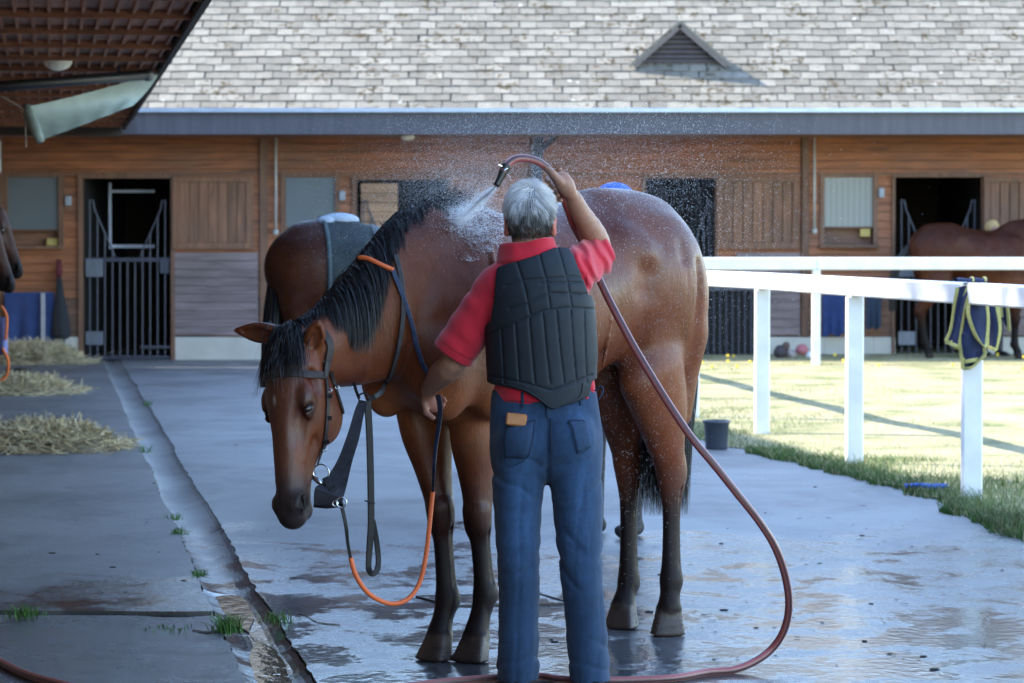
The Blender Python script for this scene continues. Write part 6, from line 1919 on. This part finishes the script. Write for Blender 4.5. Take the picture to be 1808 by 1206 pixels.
# water running over the shoulder
n = 160; Ls = []; wd_ = []
for i in range(n):
    x, y = 790 + 95 * rng.random(), 380 + 50 * rng.random(); pts = []
    dx = rng.normal() * 3 + 7; L_ = 3 + rng.integers(0, 3)
    for k in range(5): pts.append(hit(x + dx * k + rng.normal(), y + k * (4 + 10 * rng.random()), .004)[0])
    if max(np.linalg.norm(np.diff(np.array(pts), axis=0), axis=1)) < .05: Ls.append(pts)
rb = ribbons("water_runs", np.array(Ls), .0018, M_jet, None); tag(rb, "thin runs of water over the wet withers and shoulder", kind='stuff')
# drifting spray
def cloud(n, pxm, pxs, pym, pys, D0, D1, rmin, rmax, pw=2.5, up=True):
    px = pxm + pxs * rng.normal(size=n); py = pym + pys * rng.normal(size=n); D = D0 + (D1 - D0) * rng.random(n)
    x = (px - 904) / FPX * D; z = CAM_H - (py - 430) / FPX * D
    C = np.stack([x, D, z], 1); R_ = rmin + (rmax - rmin) * rng.random(n) ** pw
    R_ = R_ * .68
    k = (C[:, 2] > .05)
    return C[k], R_[k]
cs_ = []
for args in ((7000, 1060, 150, 300, 62, 9.8, 11.6, .0007, .0021), (4200, 860, 110, 320, 55, 9.5, 11.2, .0007, .0019), (5200, 1200, 90, 400, 85, 9.9, 11.8, .0007, .0022), (2600, 1180, 110, 560, 150, 9.7, 11.3, .0007, .0020),
             (700, 660, 70, 420, 50, 10.2, 12.5, .0006, .0014), (900, 1120, 50, 800, 120, 10.1, 10.8, .0008, .0020), (3000, 1000, 160, 250, 40, 9.8, 11.4, .0007, .0018), (500, 1330, 90, 350, 90, 9.8, 11.5, .0008, .002)):
    cs_.append(cloud(*args))
C = np.concatenate([c for c, _ in cs_]); R_ = np.concatenate([r for _, r in cs_])
keep = C[:, 2] < 2.05
drops("spray", C[keep], R_[keep], M_water, None, "fine water drops drifting in the air round the horse and the groom")
cs_ = [cloud(*a_) for a_ in ((22000, 960, 170, 290, 55, 10.2, 12.5, .0006, .0011, 1), (26000, 820, 75, 335, 45, 9.6, 11.5, .0006, .0011, 1), (3000, 640, 60, 430, 45, 11.5, 13.5, .0004, .0008, 1), (2500, 1200, 80, 430, 110, 10.9, 12.2, .0004, .0008, 1))]
C = np.concatenate([c for c, _ in cs_]); R_ = np.concatenate([r for _, r in cs_])
drops("mist", C, R_, M_water, None, "very fine water mist hanging round the jet")
# drops lying on the coat of the rump
n = 900; C = []
for i in range(n):
    x = 1020 + 225 * rng.random(); y = 345 + 420 * rng.random() ** 1.3
    q, nn_ = hit(x, y, .0006)
    if q[1] < 12 and abs(904 + FPX * q[0] / q[1] - x) < 4: C.append(q)
C = np.array(C); drops("coat_drops", C, .0005 + .0007 * rng.random(len(C)) ** 3, M_water, None, "water drops beading on the horse's wet rump")

# ------------------------------------------------------------------ white rails
M_white = simple("white_rail_paint", (.74, .75, .75), .35, var=.12, nscale=5, bmp=.1)
def rail_fence(name, label, posts, zt=1.272, th=.125, first=None, last=None, pw=.115, group=None):
    base = A(posts[0][0], posts[0][1], 0)
    t = thing(name, label, "fence", base, group=group)
    pts = ([first] if first is not None else []) + list(posts) + ([last] if last is not None else [])
    for a_, b_ in zip(pts[:-1], pts[1:]):
        a_ = np.array([a_[0], a_[1], zt - th / 2]); b_ = np.array([b_[0], b_[1], zt - th / 2])
        d = nrm(b_ - a_)
        m_ = MB(); m_.bar(a_ + d * .002 - base, b_ - d * .002 - base, .10, th, np.cross(A(0, 0, 1), d), bev=.010); m_.build("rail", M_white, t)
    for x, y in posts:
        z0 = float(lawn_z(y)) - .1
        m_ = MB(); m_.box(A(x, y, (zt - th - .002 + z0) / 2) - base, (pw, .09, zt - th - .002 - z0), bev=.008); m_.build("post", M_white, t)
    return t
pp_ = [(G(1715, 885)[0], G(1715, 885)[1]), (G(1508, 822)[0], G(1508, 822)[1]), (G(1345, 770)[0], G(1345, 770)[1]), (G(1222, 742)[0], G(1222, 742)[1])]
dd_ = (np.array(pp_[0]) - np.array(pp_[2])) / 2
nxt = np.array(pp_[0]) + dd_; nxt2 = nxt + dd_
ex_ = [(pp_[3][0] - .1345 * (D - pp_[3][1]), D) for D in (32.2, 29.6, 26.95)]
rail_fence("rail_fence", "near white post and rail fence running along the edge of the grass", ex_ + [pp_[3], pp_[2], pp_[1], pp_[0], tuple(nxt), tuple(nxt2)])
FX = 33.8
fp = [P(1150, 500, FX)[0], P(1441, 500, FX)[0], P(1830, 500, FX)[0], P(2200, 500, FX)[0]]
rail_fence("rail_fence", "far white rail on thin posts just in front of the stable block", [(x, FX) for x in fp], zt=1.335, th=.145, pw=.095)

# ------------------------------------------------------------------ cloth over the rail
cl = thing("rug", "navy horse cloth with gold binding hung over the white rail", "horse rug", P(1720, 500, 16.5)); o_ = np.array(cl.location)
M_navy = simple("navy_wool", (.012, .020, .060), .9, var=.25, nscale=30, bmp=.3, world=False); M_gold = simple("gold_binding", (.36, .33, .11), .7, var=.2, nscale=60, world=False)
def flap(left, right, D0, D1, wav, ph, name="fold", trimL=True, trimR=True, trimB=True, amp=.018):
    L = catmull(left, 5); R = catmull(right, 5); n = min(len(L), len(R)); m = 14
    L = L[np.linspace(0, len(L) - 1, n).astype(int)]; R = R[np.linspace(0, len(R) - 1, n).astype(int)]
    V = np.zeros((n, m, 3))
    for i in range(n):
        for j in range(m):
            t = j / (m - 1); s_ = i / (n - 1)
            q = L[i] * (1 - t) + R[i] * t
            D = D0 * (1 - s_) + D1 * s_ + amp * math.sin(t * wav + ph + s_) * min(1, s_ * 3)
            V[i, j] = P(q[0], q[1], D)
    N = np.zeros_like(V); du = np.gradient(V, axis=0); dv_ = np.gradient(V, axis=1); N = np.cross(du, dv_); N /= np.linalg.norm(N, axis=2)[..., None]
    if N[..., 1].mean() > 0: N = -N
    F_ = [[i * m + j, i * m + j + 1, (i + 1) * m + j + 1, (i + 1) * m + j] for i in range(n - 1) for j in range(m - 1)]
    VV = np.concatenate([(V + N * .003).reshape(-1, 3), (V - N * .003).reshape(-1, 3)]); k = n * m
    F2 = F_ + [[a + k for a in f_[::-1]] for f_ in F_]
    rim = list(range(m)) + [i * m + m - 1 for i in range(1, n)] + [(n - 1) * m + j for j in range(m - 2, -1, -1)] + [i * m for i in range(n - 2, 0, -1)]
    F2 += [[a, b_, b_ + k, a + k] for a, b_ in zip(rim, rim[1:] + rim[:1])]
    me = bpy.data.meshes.new(name); me.from_pydata([tuple(v_ - o_) for v_ in VV], [], F2); me.update(); fo = obj(name, me, M_navy, cl, smooth=True)
    for on, line, nn in ((trimL, V[:, 0], N[:, 0]), (trimR, V[:, -1], N[:, -1]), (trimB, V[-1], N[-1])):
        if on:
            b_ = MB(); b_.strap(line + nn * .004 - o_, .022, .006, nn); b_.build("binding", M_gold, fo)
RD = pp_[0][1]
flap([(1700, 512), (1740, 502), (1762, 520), (1768, 560)], [(1722, 502), (1762, 510), (1778, 535), (1782, 585)], RD + .12, RD + .14, 3, 0, trimL=True, trimR=True, trimB=False)
flap([(1735, 540), (1742, 580), (1745, 612)], [(1760, 540), (1765, 580), (1758, 618)], RD + .10, RD + .10, 4, 1, trimB=True, trimL=True, trimR=True)
# over the top
flap([(1690, 508), (1684, 540), (1678, 580), (1669, 603)], [(1722, 500), (1708, 530), (1698, 575), (1692, 612)], RD - .055, RD - .10, 5, 0)
flap([(1712, 500), (1702, 530), (1698, 572), (1694, 598), (1700, 640)], [(1738, 504), (1742, 545), (1738, 590), (1738, 612), (1738, 632)], RD - .06, RD - .13, 6, 1.5)
flap([(1716, 502), (1712, 530), (1710, 555), (1722, 590), (1738, 612)], [(1736, 503), (1742, 540), (1744, 570), (1742, 598), (1740, 612)], RD - .065, RD - .16, 4, 3)
flap([(1678, 602), (1684, 612), (1700, 618)], [(1704, 588), (1704, 604), (1708, 612)], RD - .10, RD - .11, 3, 0)
flap([(1700, 632), (1699, 646), (1700, 651)], [(1738, 618), (1738, 628), (1716, 650)], RD - .13, RD - .14, 3, 0)
m_ = MB(); tp = []
for s_ in np.linspace(0, 1, 9):
    a = math.pi * s_; tp.append((math.cos(a), math.sin(a)))
V = []; F = []; m = 10
for i, (ca, sa) in enumerate(tp):
    for j in range(m):
        x = P(1688 + (1742 - 1688) * j / (m - 1), 500, RD)[0]
        V.append(A(x, RD - .058 * ca, 1.272 + .006 + .022 * sa ** .5 + .003 * math.sin(j * 1.4)))
F = [[i * m + j, (i + 1) * m + j, (i + 1) * m + j + 1, i * m + j + 1] for i in range(8) for j in range(m - 1)]
m_.add([v_ - o_ for v_ in V], F); m_.build("fold", M_navy, cl, True)
for x in (1716, 1738):
    b_ = MB(); q = [A(P(x, 500, RD)[0], RD - .062 * ca, 1.272 + .010 + .022 * sa ** .5) for ca, sa in tp]; b_.tube(np.array(q) - o_, .006, 6); b_.build("binding", M_gold, cl)

# ------------------------------------------------------------------ bucket, brush
bk_ = thing("bucket", "dark grey plastic bucket on the edge of the grass behind the horse", "bucket", G(1265, 793)); o_ = np.array(bk_.location)
M_bkt = simple("bucket_plastic", (.045, .055, .075), .4, var=.1, bmp=.05)
m_ = MB()
prof = [(0, .0), (.076, .0), (.080, .01), (.092, .19), (.100, .192), (.100, .212), (.090, .212), (.086, .19), (.075, .012), (0, .012)]
n_ = 24; V = []; F = []
for r_, z in prof:
    for k in range(n_): V.append((r_ * math.cos(2 * math.pi * k / n_), r_ * math.sin(2 * math.pi * k / n_), z))
for i in range(len(prof) - 1):
    for k in range(n_): F.append([i * n_ + k, i * n_ + (k + 1) % n_, (i + 1) * n_ + (k + 1) % n_, (i + 1) * n_ + k])
m_.add(V, F); m_.build("shell", M_bkt, bk_, True)
m_ = MB(); m_.tube([(.1 * math.cos(a), .1 * math.sin(a) * .3 - .02, .205 - .0 + .0 * a) for a in np.linspace(0, math.pi, 12)], .003, 5); m_.build("handle", M_iron, bk_)
bc = G(1645, 862, .03); sb = thing("brush", "bright blue plastic brush lying in the grass by the near post", "brush", bc)
m_ = MB(); m_.box((.03, 0, .012), (.13, .05, .03), bev=.01); m_.build("brush_head", simple("blue_plastic", (.02, .10, .50), .35, bmp=0), sb)
m_ = MB(); m_.tube([(-.03, 0, .012), (-.07, .0, .02), (-.16, .01, .012)], [.018, .012, .014], 8); m_.build("handle", bpy.data.materials["blue_plastic"], sb, True)

# ------------------------------------------------------------------ the other horses
def std_legs():
    out = []
    for s in (-1, 1):
        a = .03 * s
        out.append(fore_leg(s, (1.08, s * .14, .90), (1.10 + a, s * .12, .50), (1.09 + a, s * .12, .20), (1.135 + a, s * .12, .085), (1.165 + a, s * .12, .01)))
        out.append(hind_leg(s, (.12, s * .16, 1.0), (-.09 + a, s * .13, .60), (-.03 + a, s * .13, .22), (.02 + a, s * .13, .085), (.05 + a, s * .13, .01)))
    return out
def other_horse_mesh(name, neck, head, seed):
    er = [(head(-.03, -.02, s * .055), head(-.19, .02, s * .075), head.B + head.C * s * .4) for s in (-1, 1)]
    er = [(a, b_, c_) for a, b_, c_ in er]
    f = horse_surface(.013, std_legs(), neck, head, (-.30, -.36, -.02), (2.6, .36, 2.2), er, fine=False)
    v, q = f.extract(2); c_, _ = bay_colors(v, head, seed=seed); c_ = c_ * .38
    return v, q, mesh_np(name, v, q, c_, True, M_coat_dry)
def add_hair(root, v, q, neck_pts, tail_top=(-.13, 0, 1.5), lift=0.):
    n = 420; cr = catmull(neck_pts, 10); i = rng.random(n) * (len(cr) - 1.01); k = i.astype(int); w = (i - k)[:, None]
    r = cr[k] * (1 - w) + cr[k + 1] * w
    L = np.stack([r + A(0, 0, 0) + (np.stack([rng.normal(size=n) * .1, np.where(rng.random(n) < .5, -1, 1) * (.1 + .25 * s_), -s_ * np.ones(n)], 1)) * .16 * s_ + A(0, 0, .012) for s_ in np.linspace(0, 1, 4)], 1)
    ribbons("mane", L, .012, M_mane, root)
    n = 420; a = rng.random(n) * 2 * math.pi; rr = np.sqrt(rng.random(n)); t0 = np.array(tail_top, float); L = []
    for s_ in np.linspace(0, 1, 8):
        wd = .03 + .06 * math.sin(min(1, s_ * 1.2) * 2.2)
        L.append(np.stack([t0[0] - .10 * s_ ** .5 - lift * math.sin(min(1, s_ * 1.3) * math.pi * .6) * .22 + wd * rr * np.cos(a) * .6, wd * rr * np.sin(a), 0 * a + t0[2] + .02 - s_ * .92 + lift * .05 * math.sin(s_ * 3)], 1))
    ribbons("tail", np.stack(L, 1), .014, M_mane, root)
# pose A: head held low, as the washed horse
headB = Head((1.78, 0, 1.20), (.1, 0, -1), (1, 0, .1), .95)
neckB = [[.98, 0, 1.36, .14, .23], [1.15, 0, 1.33, .14, .26], [1.35, .0, 1.27, .11, .20], [1.55, .0, 1.2, .085, .15], [1.74, 0, 1.16, .06, .09]]
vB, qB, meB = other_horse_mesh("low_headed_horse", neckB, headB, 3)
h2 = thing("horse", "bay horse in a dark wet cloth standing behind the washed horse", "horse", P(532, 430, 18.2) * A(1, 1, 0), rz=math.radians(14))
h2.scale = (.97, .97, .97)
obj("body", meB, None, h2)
add_hair(h2, vB, qB, [[.98, 0, 1.60], [1.2, 0, 1.55], [1.5, 0, 1.38], [1.74, 0, 1.25]])
# pose B: head up and hanging over a door
headA = Head((1.72, 0, 1.80), (.42, 0, -1), (1, 0, .42), 1.0)
neckA = [[.98, 0, 1.42, .13, .24], [1.14, 0, 1.50, .125, .25], [1.32, 0, 1.60, .10, .18], [1.50, 0, 1.70, .075, .135], [1.68, 0, 1.76, .06, .09]]
vA, qA, meA = other_horse_mesh("high_headed_horse", neckA, headA, 8)
def horse_A(loc_, rz, label, lift=0.):
    t = thing("horse", label, "horse", loc_, rz=rz); obj("body", meA, None, t)
    for s in (-1, 1):
        e = MB(); e.ball(headA(.243, .0, s * .096), .020, 10, 8); e.build("eye", M_eye, t, True)
    add_hair(t, vA, qA, [[.98, 0, 1.64], [1.2, 0, 1.74], [1.4, 0, 1.83], [1.68, 0, 1.90]], lift=lift)
    return t
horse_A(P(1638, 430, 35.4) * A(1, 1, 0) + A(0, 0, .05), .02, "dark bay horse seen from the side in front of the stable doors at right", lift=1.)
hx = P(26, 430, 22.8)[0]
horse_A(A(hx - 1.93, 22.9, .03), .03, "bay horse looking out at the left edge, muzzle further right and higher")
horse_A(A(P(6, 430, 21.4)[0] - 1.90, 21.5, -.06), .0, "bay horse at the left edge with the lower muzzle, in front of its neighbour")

# cloth and roller on the second horse: a shell laid on its back
def shell(v, q, keep, off, name, mat, parent):
    nrm_ = vnormals(v, q); k = keep(v); fk = q[k[q].all(1)]
    used = np.unique(fk); mp = -np.ones(len(v), int); mp[used] = np.arange(len(used)); f2 = mp[fk]
    vo = v[used] + nrm_[used] * off; vi = v[used] + nrm_[used] * .001
    # rim
    e = np.concatenate([f2[:, [0, 1]], f2[:, [1, 2]], f2[:, [2, 3]], f2[:, [3, 0]]]); key = e.min(1) * 1000003 + e.max(1)
    uq, idx, cnt = np.unique(key, return_index=True, return_counts=True); be = e[idx[cnt == 1]]
    n = len(used); F_ = np.concatenate([f2, f2[:, ::-1] + n, np.stack([be[:, 1], be[:, 0], be[:, 0] + n, be[:, 1] + n], 1)])
    me = mesh_np(name, np.concatenate([vo, vi]), F_, None, True, mat); return obj(name, me, None, parent)
rg = thing("saddle_cloth", "dark green saddle cloth with girth on the bay horse behind", "saddle cloth", h2.location, rz=math.radians(14)); rg.scale = (.97, .97, .97)
M_sc = simple("wet_green_cloth", (.010, .018, .022), .8, var=.3, nscale=12, bmp=.3)
shell(vB, qB, lambda v: (v[:, 0] > .12) & (v[:, 0] < .60 + .0 * v[:, 2]) & (v[:, 2] > 1.22 + .25 * (v[:, 0] - .12)), .014, "pad", M_sc, rg)
shell(vB, qB, lambda v: (np.abs(v[:, 0] - .50 - .0 * v[:, 2]) < .055) & (v[:, 2] > .85), .022, "girth", simple("girth_web", (.035, .05, .055), .6), rg)
shell(vB, qB, lambda v: (np.abs(v[:, 0] - .14) < .02) & (v[:, 2] > 1.15), .02, "trim", simple("pale_trim", (.04, .06, .07), .8), rg)
fo_ = MB(); fo_.ball((.26, 0, 1.70), (.13, .12, .05), 18, 10); fo_.ball((.16, -.05, 1.69), (.07, .08, .04), 14, 8); fo_.build("sheepskin", simple("pale_fleece", (.36, .42, .50), .9, nscale=60, bmp=.8, bdist=.01), rg, True)

# ------------------------------------------------------------------ people further back
def small_person(loc_, rz, h, shirt, trousers, skin, label, cap=None, hair=None, arms=((.0, -.1), (.0, -.1))):
    f = Field((-.42, -.30, -.02), (.42, .34, 1.92), .013)
    s = h / 1.75
    f.el(A(0, .01, 1.64) * s, A(.075, .095, .115), k=.02); f.el(A(0, .06, 1.59) * s, A(.05, .05, .06), k=.02); f.seg(A(0, 0, 1.5) * s, A(0, 0, 1.38) * s, .055, .07, k=.03)
    f.limb([list(A(0, 0, 1.42) * s) + [.12, .07], list(A(0, 0, 1.36) * s) + [.19, .10], list(A(0, 0, 1.15) * s) + [.17, .11], list(A(0, 0, .95) * s) + [.17, .11]], k=.03, side=(1, 0, 0))
    for q, (ox, oy) in zip((-1, 1), arms):
        f.limb([list(A(q * .19, 0, 1.38) * s) + [.055], list(A(q * .24, .0 + oy, 1.10) * s) + [.045], list(A(q * .23 + ox, .18 + oy, .98) * s) + [.035], list(A(q * .21 + ox, .24 + oy, .96) * s) + [.04]], k=.03)
        f.limb([list(A(q * .09, 0, .92) * s) + [.095], list(A(q * .10, .02, .5) * s) + [.062], list(A(q * .11, 0, .08) * s) + [.045]], k=.03)
        f.limb([list(A(q * .11, -.03, .045)) + [.045, .045], list(A(q * .13, .16, .035)) + [.045, .032]], k=.02)
    v, q_ = f.extract(1); z = v[:, 2] / s
    c_ = np.tile(np.array(skin, float), (len(v), 1)); c_[(z < 1.43) & (z > .92)] = shirt; c_[z <= .92] = trousers; c_[v[:, 2] < .09] = (.01, .01, .012)
    c_[(np.abs(v[:, 0]) > .15) & (z < 1.08) & (z > .88) & (v[:, 1] > .1)] = skin
    t = thing("person", label, "person", loc_, rz=rz)
    obj("body", mesh_np("small_person", v, q_, c_, True, vcol_mat("person_paint", .7, bmp=0) if "person_paint" not in bpy.data.materials else bpy.data.materials["person_paint"]), None, t)
    if cap is not None:
        m_ = MB(); m_.ball(A(0, .0, 1.685) * s, (.102, .118, .082), 18, 10); m_.box(A(0, .13, 1.665) * s, (.12, .09, .012)); m_.build("cap", simple("cap_cloth", cap, .7, world=False), t, True)
    if hair is not None:
        m_ = MB(); m_.ball(A(0, -.012, 1.675) * s, (.092, .108, .098), 16, 10); m_.build("hair", simple("fair_hair", hair, .6, nscale=60, bmp=.6), t, True)
    return t
small_person(P(1085, 430, 14.6) * A(1, 1, 0), math.radians(150), 1.80, (.02, .02, .03), (.02, .02, .025), (.33, .17, .11), "person in blue cap and dark clothes hidden behind the washed horse's rump", cap=(.03, .10, .42))
small_person(P(1752, 430, 36.1) * A(1, 1, 0) + A(0, 0, .06), math.radians(200), 1.72, (.10, .05, .04), (.03, .03, .04), (.38, .20, .13), "fair-haired person behind the dark bay horse at right", hair=(.55, .36, .15))
# helmet with blue cover hung on a red strap, behind the hind legs
hm = thing("riding_helmet", "riding helmet with bright blue cover and red chin strap, between the hind legs", "helmet", P(1125, 742, 13.4)); o_ = np.array(hm.location)
m_ = MB(); m_.ball((0, 0, .02), (.075, .085, .055), 18, 10); m_.build("cover", simple("royal_blue", (.03, .04, .60), .7, nscale=30), hm, True)
m_ = MB(); m_.ball((0, 0, -.035), (.070, .08, .045), 16, 8); m_.build("shell", M_iron, hm, True)
m_ = MB(); m_.tube([(-.05, -.05, -.075), (0, -.07, -.10), (.05, -.05, -.075)], .014, 8); m_.build("strap", simple("red_strap", (.55, .05, .06), .6), hm, True)
m_ = MB(); m_.ball((0, 0, -.15), (.065, .05, .06), 14, 8); m_.build("bag", simple("black_bag", (.012, .012, .016), .8), hm, True)

# ------------------------------------------------------------------ things by the stable wall
def lump(name, c_, r_, mat, label, cat, group=None):
    m_ = MB(); m_.ball((0, 0, 0), r_, 14, 9)
    m_.v = [tuple(np.array(p) * (1 + .22 * float(vnoise(np.array(p) * 14 + c_)))) for p in m_.v]
    o = m_.build(name, mat, None, True, loc=c_); tag(o, label, cat, group)
def hanging_rug(px0, px1, py0, py1, D, mat, label, stripe=None, name="horse_rug", zb=None):
    c_ = P((px0 + px1) / 2, py0, D); t = thing(name, label, "horse rug", c_)
    n, m = 12, 16; V = []; F = []
    for i in range(n):
        for j in range(m):
            px = px0 + (px1 - px0) * j / (m - 1); py = py0 + (py1 - py0) * i / (n - 1) + (3 * math.sin(j * .8) if i == n - 1 else 0) + (14 * math.sin(math.pi * j / (m - 1)) * (i == 0) if False else 0)
            V.append(P(px, py, D - .05 - .04 * math.sin(j * 1.1) * (i / n)) - c_)
    for i in range(n - 1):
        for j in range(m - 1): k = i * m + j; F.append([k, k + 1, k + m + 1, k + m])
    m_ = MB(); m_.add(V, F); m_.add([v_ + A(0, .02, 0) for v_ in V], [f_[::-1] for f_ in F]); m_.build("cloth", mat, t, True)
    if stripe is not None:
        m_ = MB(); m_.strap([P(stripe, py, D - .11) - c_ for py in np.linspace(py0 + 1, py1 - 2, 6)], .055, .01, A(0, -1, 0)); m_.build("strap", simple("pale_strap", (.33, .35, .40), .7) if "pale_strap" not in bpy.data.materials else bpy.data.materials["pale_strap"], t)
        m_ = MB(); m_.tube([P(x, py1 - 4, D - .12) - c_ for x in np.linspace(px0 + 2, px1 - 2, 8)], .012, 6); m_.build("binding", bpy.data.materials["pale_strap"], t)
    return t
M_blue = simple("blue_rug", (.020, .045, .150), .85, var=.2, nscale=10)
hanging_rug(8, 96, 516, 612, WD - .12, M_blue, "royal blue horse rug with pale strap hanging by the left window", 76)
hanging_rug(1452, 1492, 520, 592, WD - .12, M_blue, "narrow blue rug hanging behind the far rail posts")
hanging_rug(1530, 1556, 515, 580, WD - .12, simple("slate_rug", (.03, .05, .09), .85), "small dark slate rug left of the right-hand stable gate")
ub = thing("net_bag", "dark closed net bag with maroon top hanging beside the gate", "bag", W(105, 460, WD - .15)); o_ = np.array(ub.location)
m_ = MB(); m_.tube([W(104, 458, WD - .15) - o_, W(104, 480, WD - .15) - o_, W(104, 490, WD - .15) - o_], [.03, .05, .035], 10); m_.build("top", simple("maroon", (.10, .012, .02), .8), ub, True)
m_ = MB(); m_.tube([W(104, 488, WD - .15) - o_, W(106, 525, WD - .17) - o_, W(108, 560, WD - .18) - o_, W(109, 590, WD - .18) - o_, W(109, 598, WD - .18) - o_], [.03, .06, .10, .125, .08], 12); m_.build("bag_body", simple("net_black", (.02, .022, .028), .9, bmp=.6), ub, True)
m_ = MB(); m_.tube([W(113, 596, WD - .15) - o_, W(115, 618, WD - .15) - o_], .02, 6); m_.build("cord", M_iron, ub)
for px, py, r_, col, lb in ((1378, 622, (.10, .08, .09), (.05, .04, .045), "dark crumpled bag at the left of the tack heap"), (1398, 626, (.07, .07, .06), (.30, .26, .24), "pale boot in the middle of the tack heap"),
                            (1416, 618, (.09, .08, .07), (.36, .12, .14), "pink and red cloth in the tack heap by the far post"), (1388, 612, (.05, .05, .06), (.10, .06, .05), "brown strap bundle standing in the tack heap"), (1428, 628, (.05, .05, .05), (.6, .6, .6), "white bandage roll at the right of the tack heap")):
    lump("tack_bundle", P(px, py, 35.6), r_, simple("heap_cloth", col, .8), lb, "tack", "tack heaped on the grass by the stable")
for px, lb in ((22, "left of two black feed pans at the foot of the hay"), (43, "right of two black feed pans at the foot of the hay")):
    c_ = G(px, 658, .02); m_ = MB(); m_.tube([(0, 0, 0), (0, 0, .05)], [.07, .08], 12); o = m_.build("feed_pan", simple("black_rubber", (.012, .012, .014), .6), None, loc=c_); tag(o, lb, "feed pan", "black pans by the hay")
# striped rug corner and orange cord at the left edge
t = hanging_rug(-40, 13, 560, 628, 23.8, simple("lilac_rug", (.16, .17, .34), .8), "lilac rug corner hanging at the left edge below the horses")
t = thing("lead_rope", "orange lead rope looped at the left edge", "rope", P(10, 640, 23.7)); o_ = np.array(t.location)
m_ = MB(); m_.tube(catmull([P(4, 615, 23.7), P(14, 635, 23.7), P(13, 660, 23.7), P(2, 672, 23.7)], 5) - o_, .013, 6); m_.build("rope", simple("orange_rope", (.65, .14, .02), .7), t, True)
m_ = MB(); m_.tube(catmull([P(2, 540, 23.7), P(12, 560, 23.7), P(10, 600, 23.7)], 5) - o_, .013, 6); m_.build("rope", bpy.data.materials["orange_rope"], t, True)

# ------------------------------------------------------------------ hay
M_hay = vcol_mat("hay", .8, var=.2, bmp=0, spec=.2)
def hay(px0, px1, pyb, D, h, n, label):
    xa, xb = P(px0, 500, D)[0], P(px1, 500, D)[0]; cx = (xa + xb) / 2; hw = (xb - xa) / 2; t = thing("hay_heap", label, "hay", (cx, D, .018), group="hay heaps on the walkway")
    V = []; F = []; nn = 36; mm = 14
    dl = .55
    for i in range(nn):
        for j in range(mm):
            a = -1 + 2 * i / (nn - 1); b_ = -1 + 2 * j / (mm - 1)
            r = max(0, 1 - (a * a) ** 1.2 - (b_ * b_)); z = h * .75 * r ** .6 * (1 + .5 * float(vnoise(A(a * 6, b_ * 3, D)))) - .01
            V.append((a * hw, b_ * dl, z))
    F = [[i * mm + j, (i + 1) * mm + j, (i + 1) * mm + j + 1, i * mm + j + 1] for i in range(nn - 1) for j in range(mm - 1)]
    me = mesh_np("mound", np.array(V), np.array(F), np.tile(A(.22, .18, .11), (len(V), 1)), True, M_hay); obj("mound", me, None, t)
    a = np.clip(rng.normal(size=n) * .5, -1.15, 1.15); b_ = np.clip(rng.normal(size=n) * .5, -1.2, 1.2)
    r = np.clip(1 - (a * a) ** 1.2 - b_ * b_, 0, 1) ** .6; z = h * .78 * r + .012
    c_ = np.stack([a * hw, b_ * dl, z + .02 * rng.random(n)], 1)
    d = rng.normal(size=(n, 3)) * A(1, 1, .45); d /= np.linalg.norm(d, axis=1)[:, None]; l_ = (.04 + .09 * rng.random(n))[:, None]
    bend = rng.normal(size=(n, 3)) * .25
    L = np.stack([c_ - d * l_, c_ + bend * l_ * .5, c_ + d * l_], 1); L[..., 2] = np.maximum(L[..., 2], .004)
    cc = A(.50, .42, .26)[None] * (.55 + .8 * rng.random(n))[:, None]
    o = ribbons("straws", L, .0055, M_hay, t, cc, taper=False); tag(o, kind='stuff')
hay(-60, 200, 806, 20.6, .17, 4200, "nearest hay heap on the walkway at left")
hay(-60, 128, 702, 28.2, .15, 2600, "middle hay heap on the walkway at left")
hay(-40, 148, 645, 35.2, .27, 3400, "furthest hay heap against the stable wall at left")
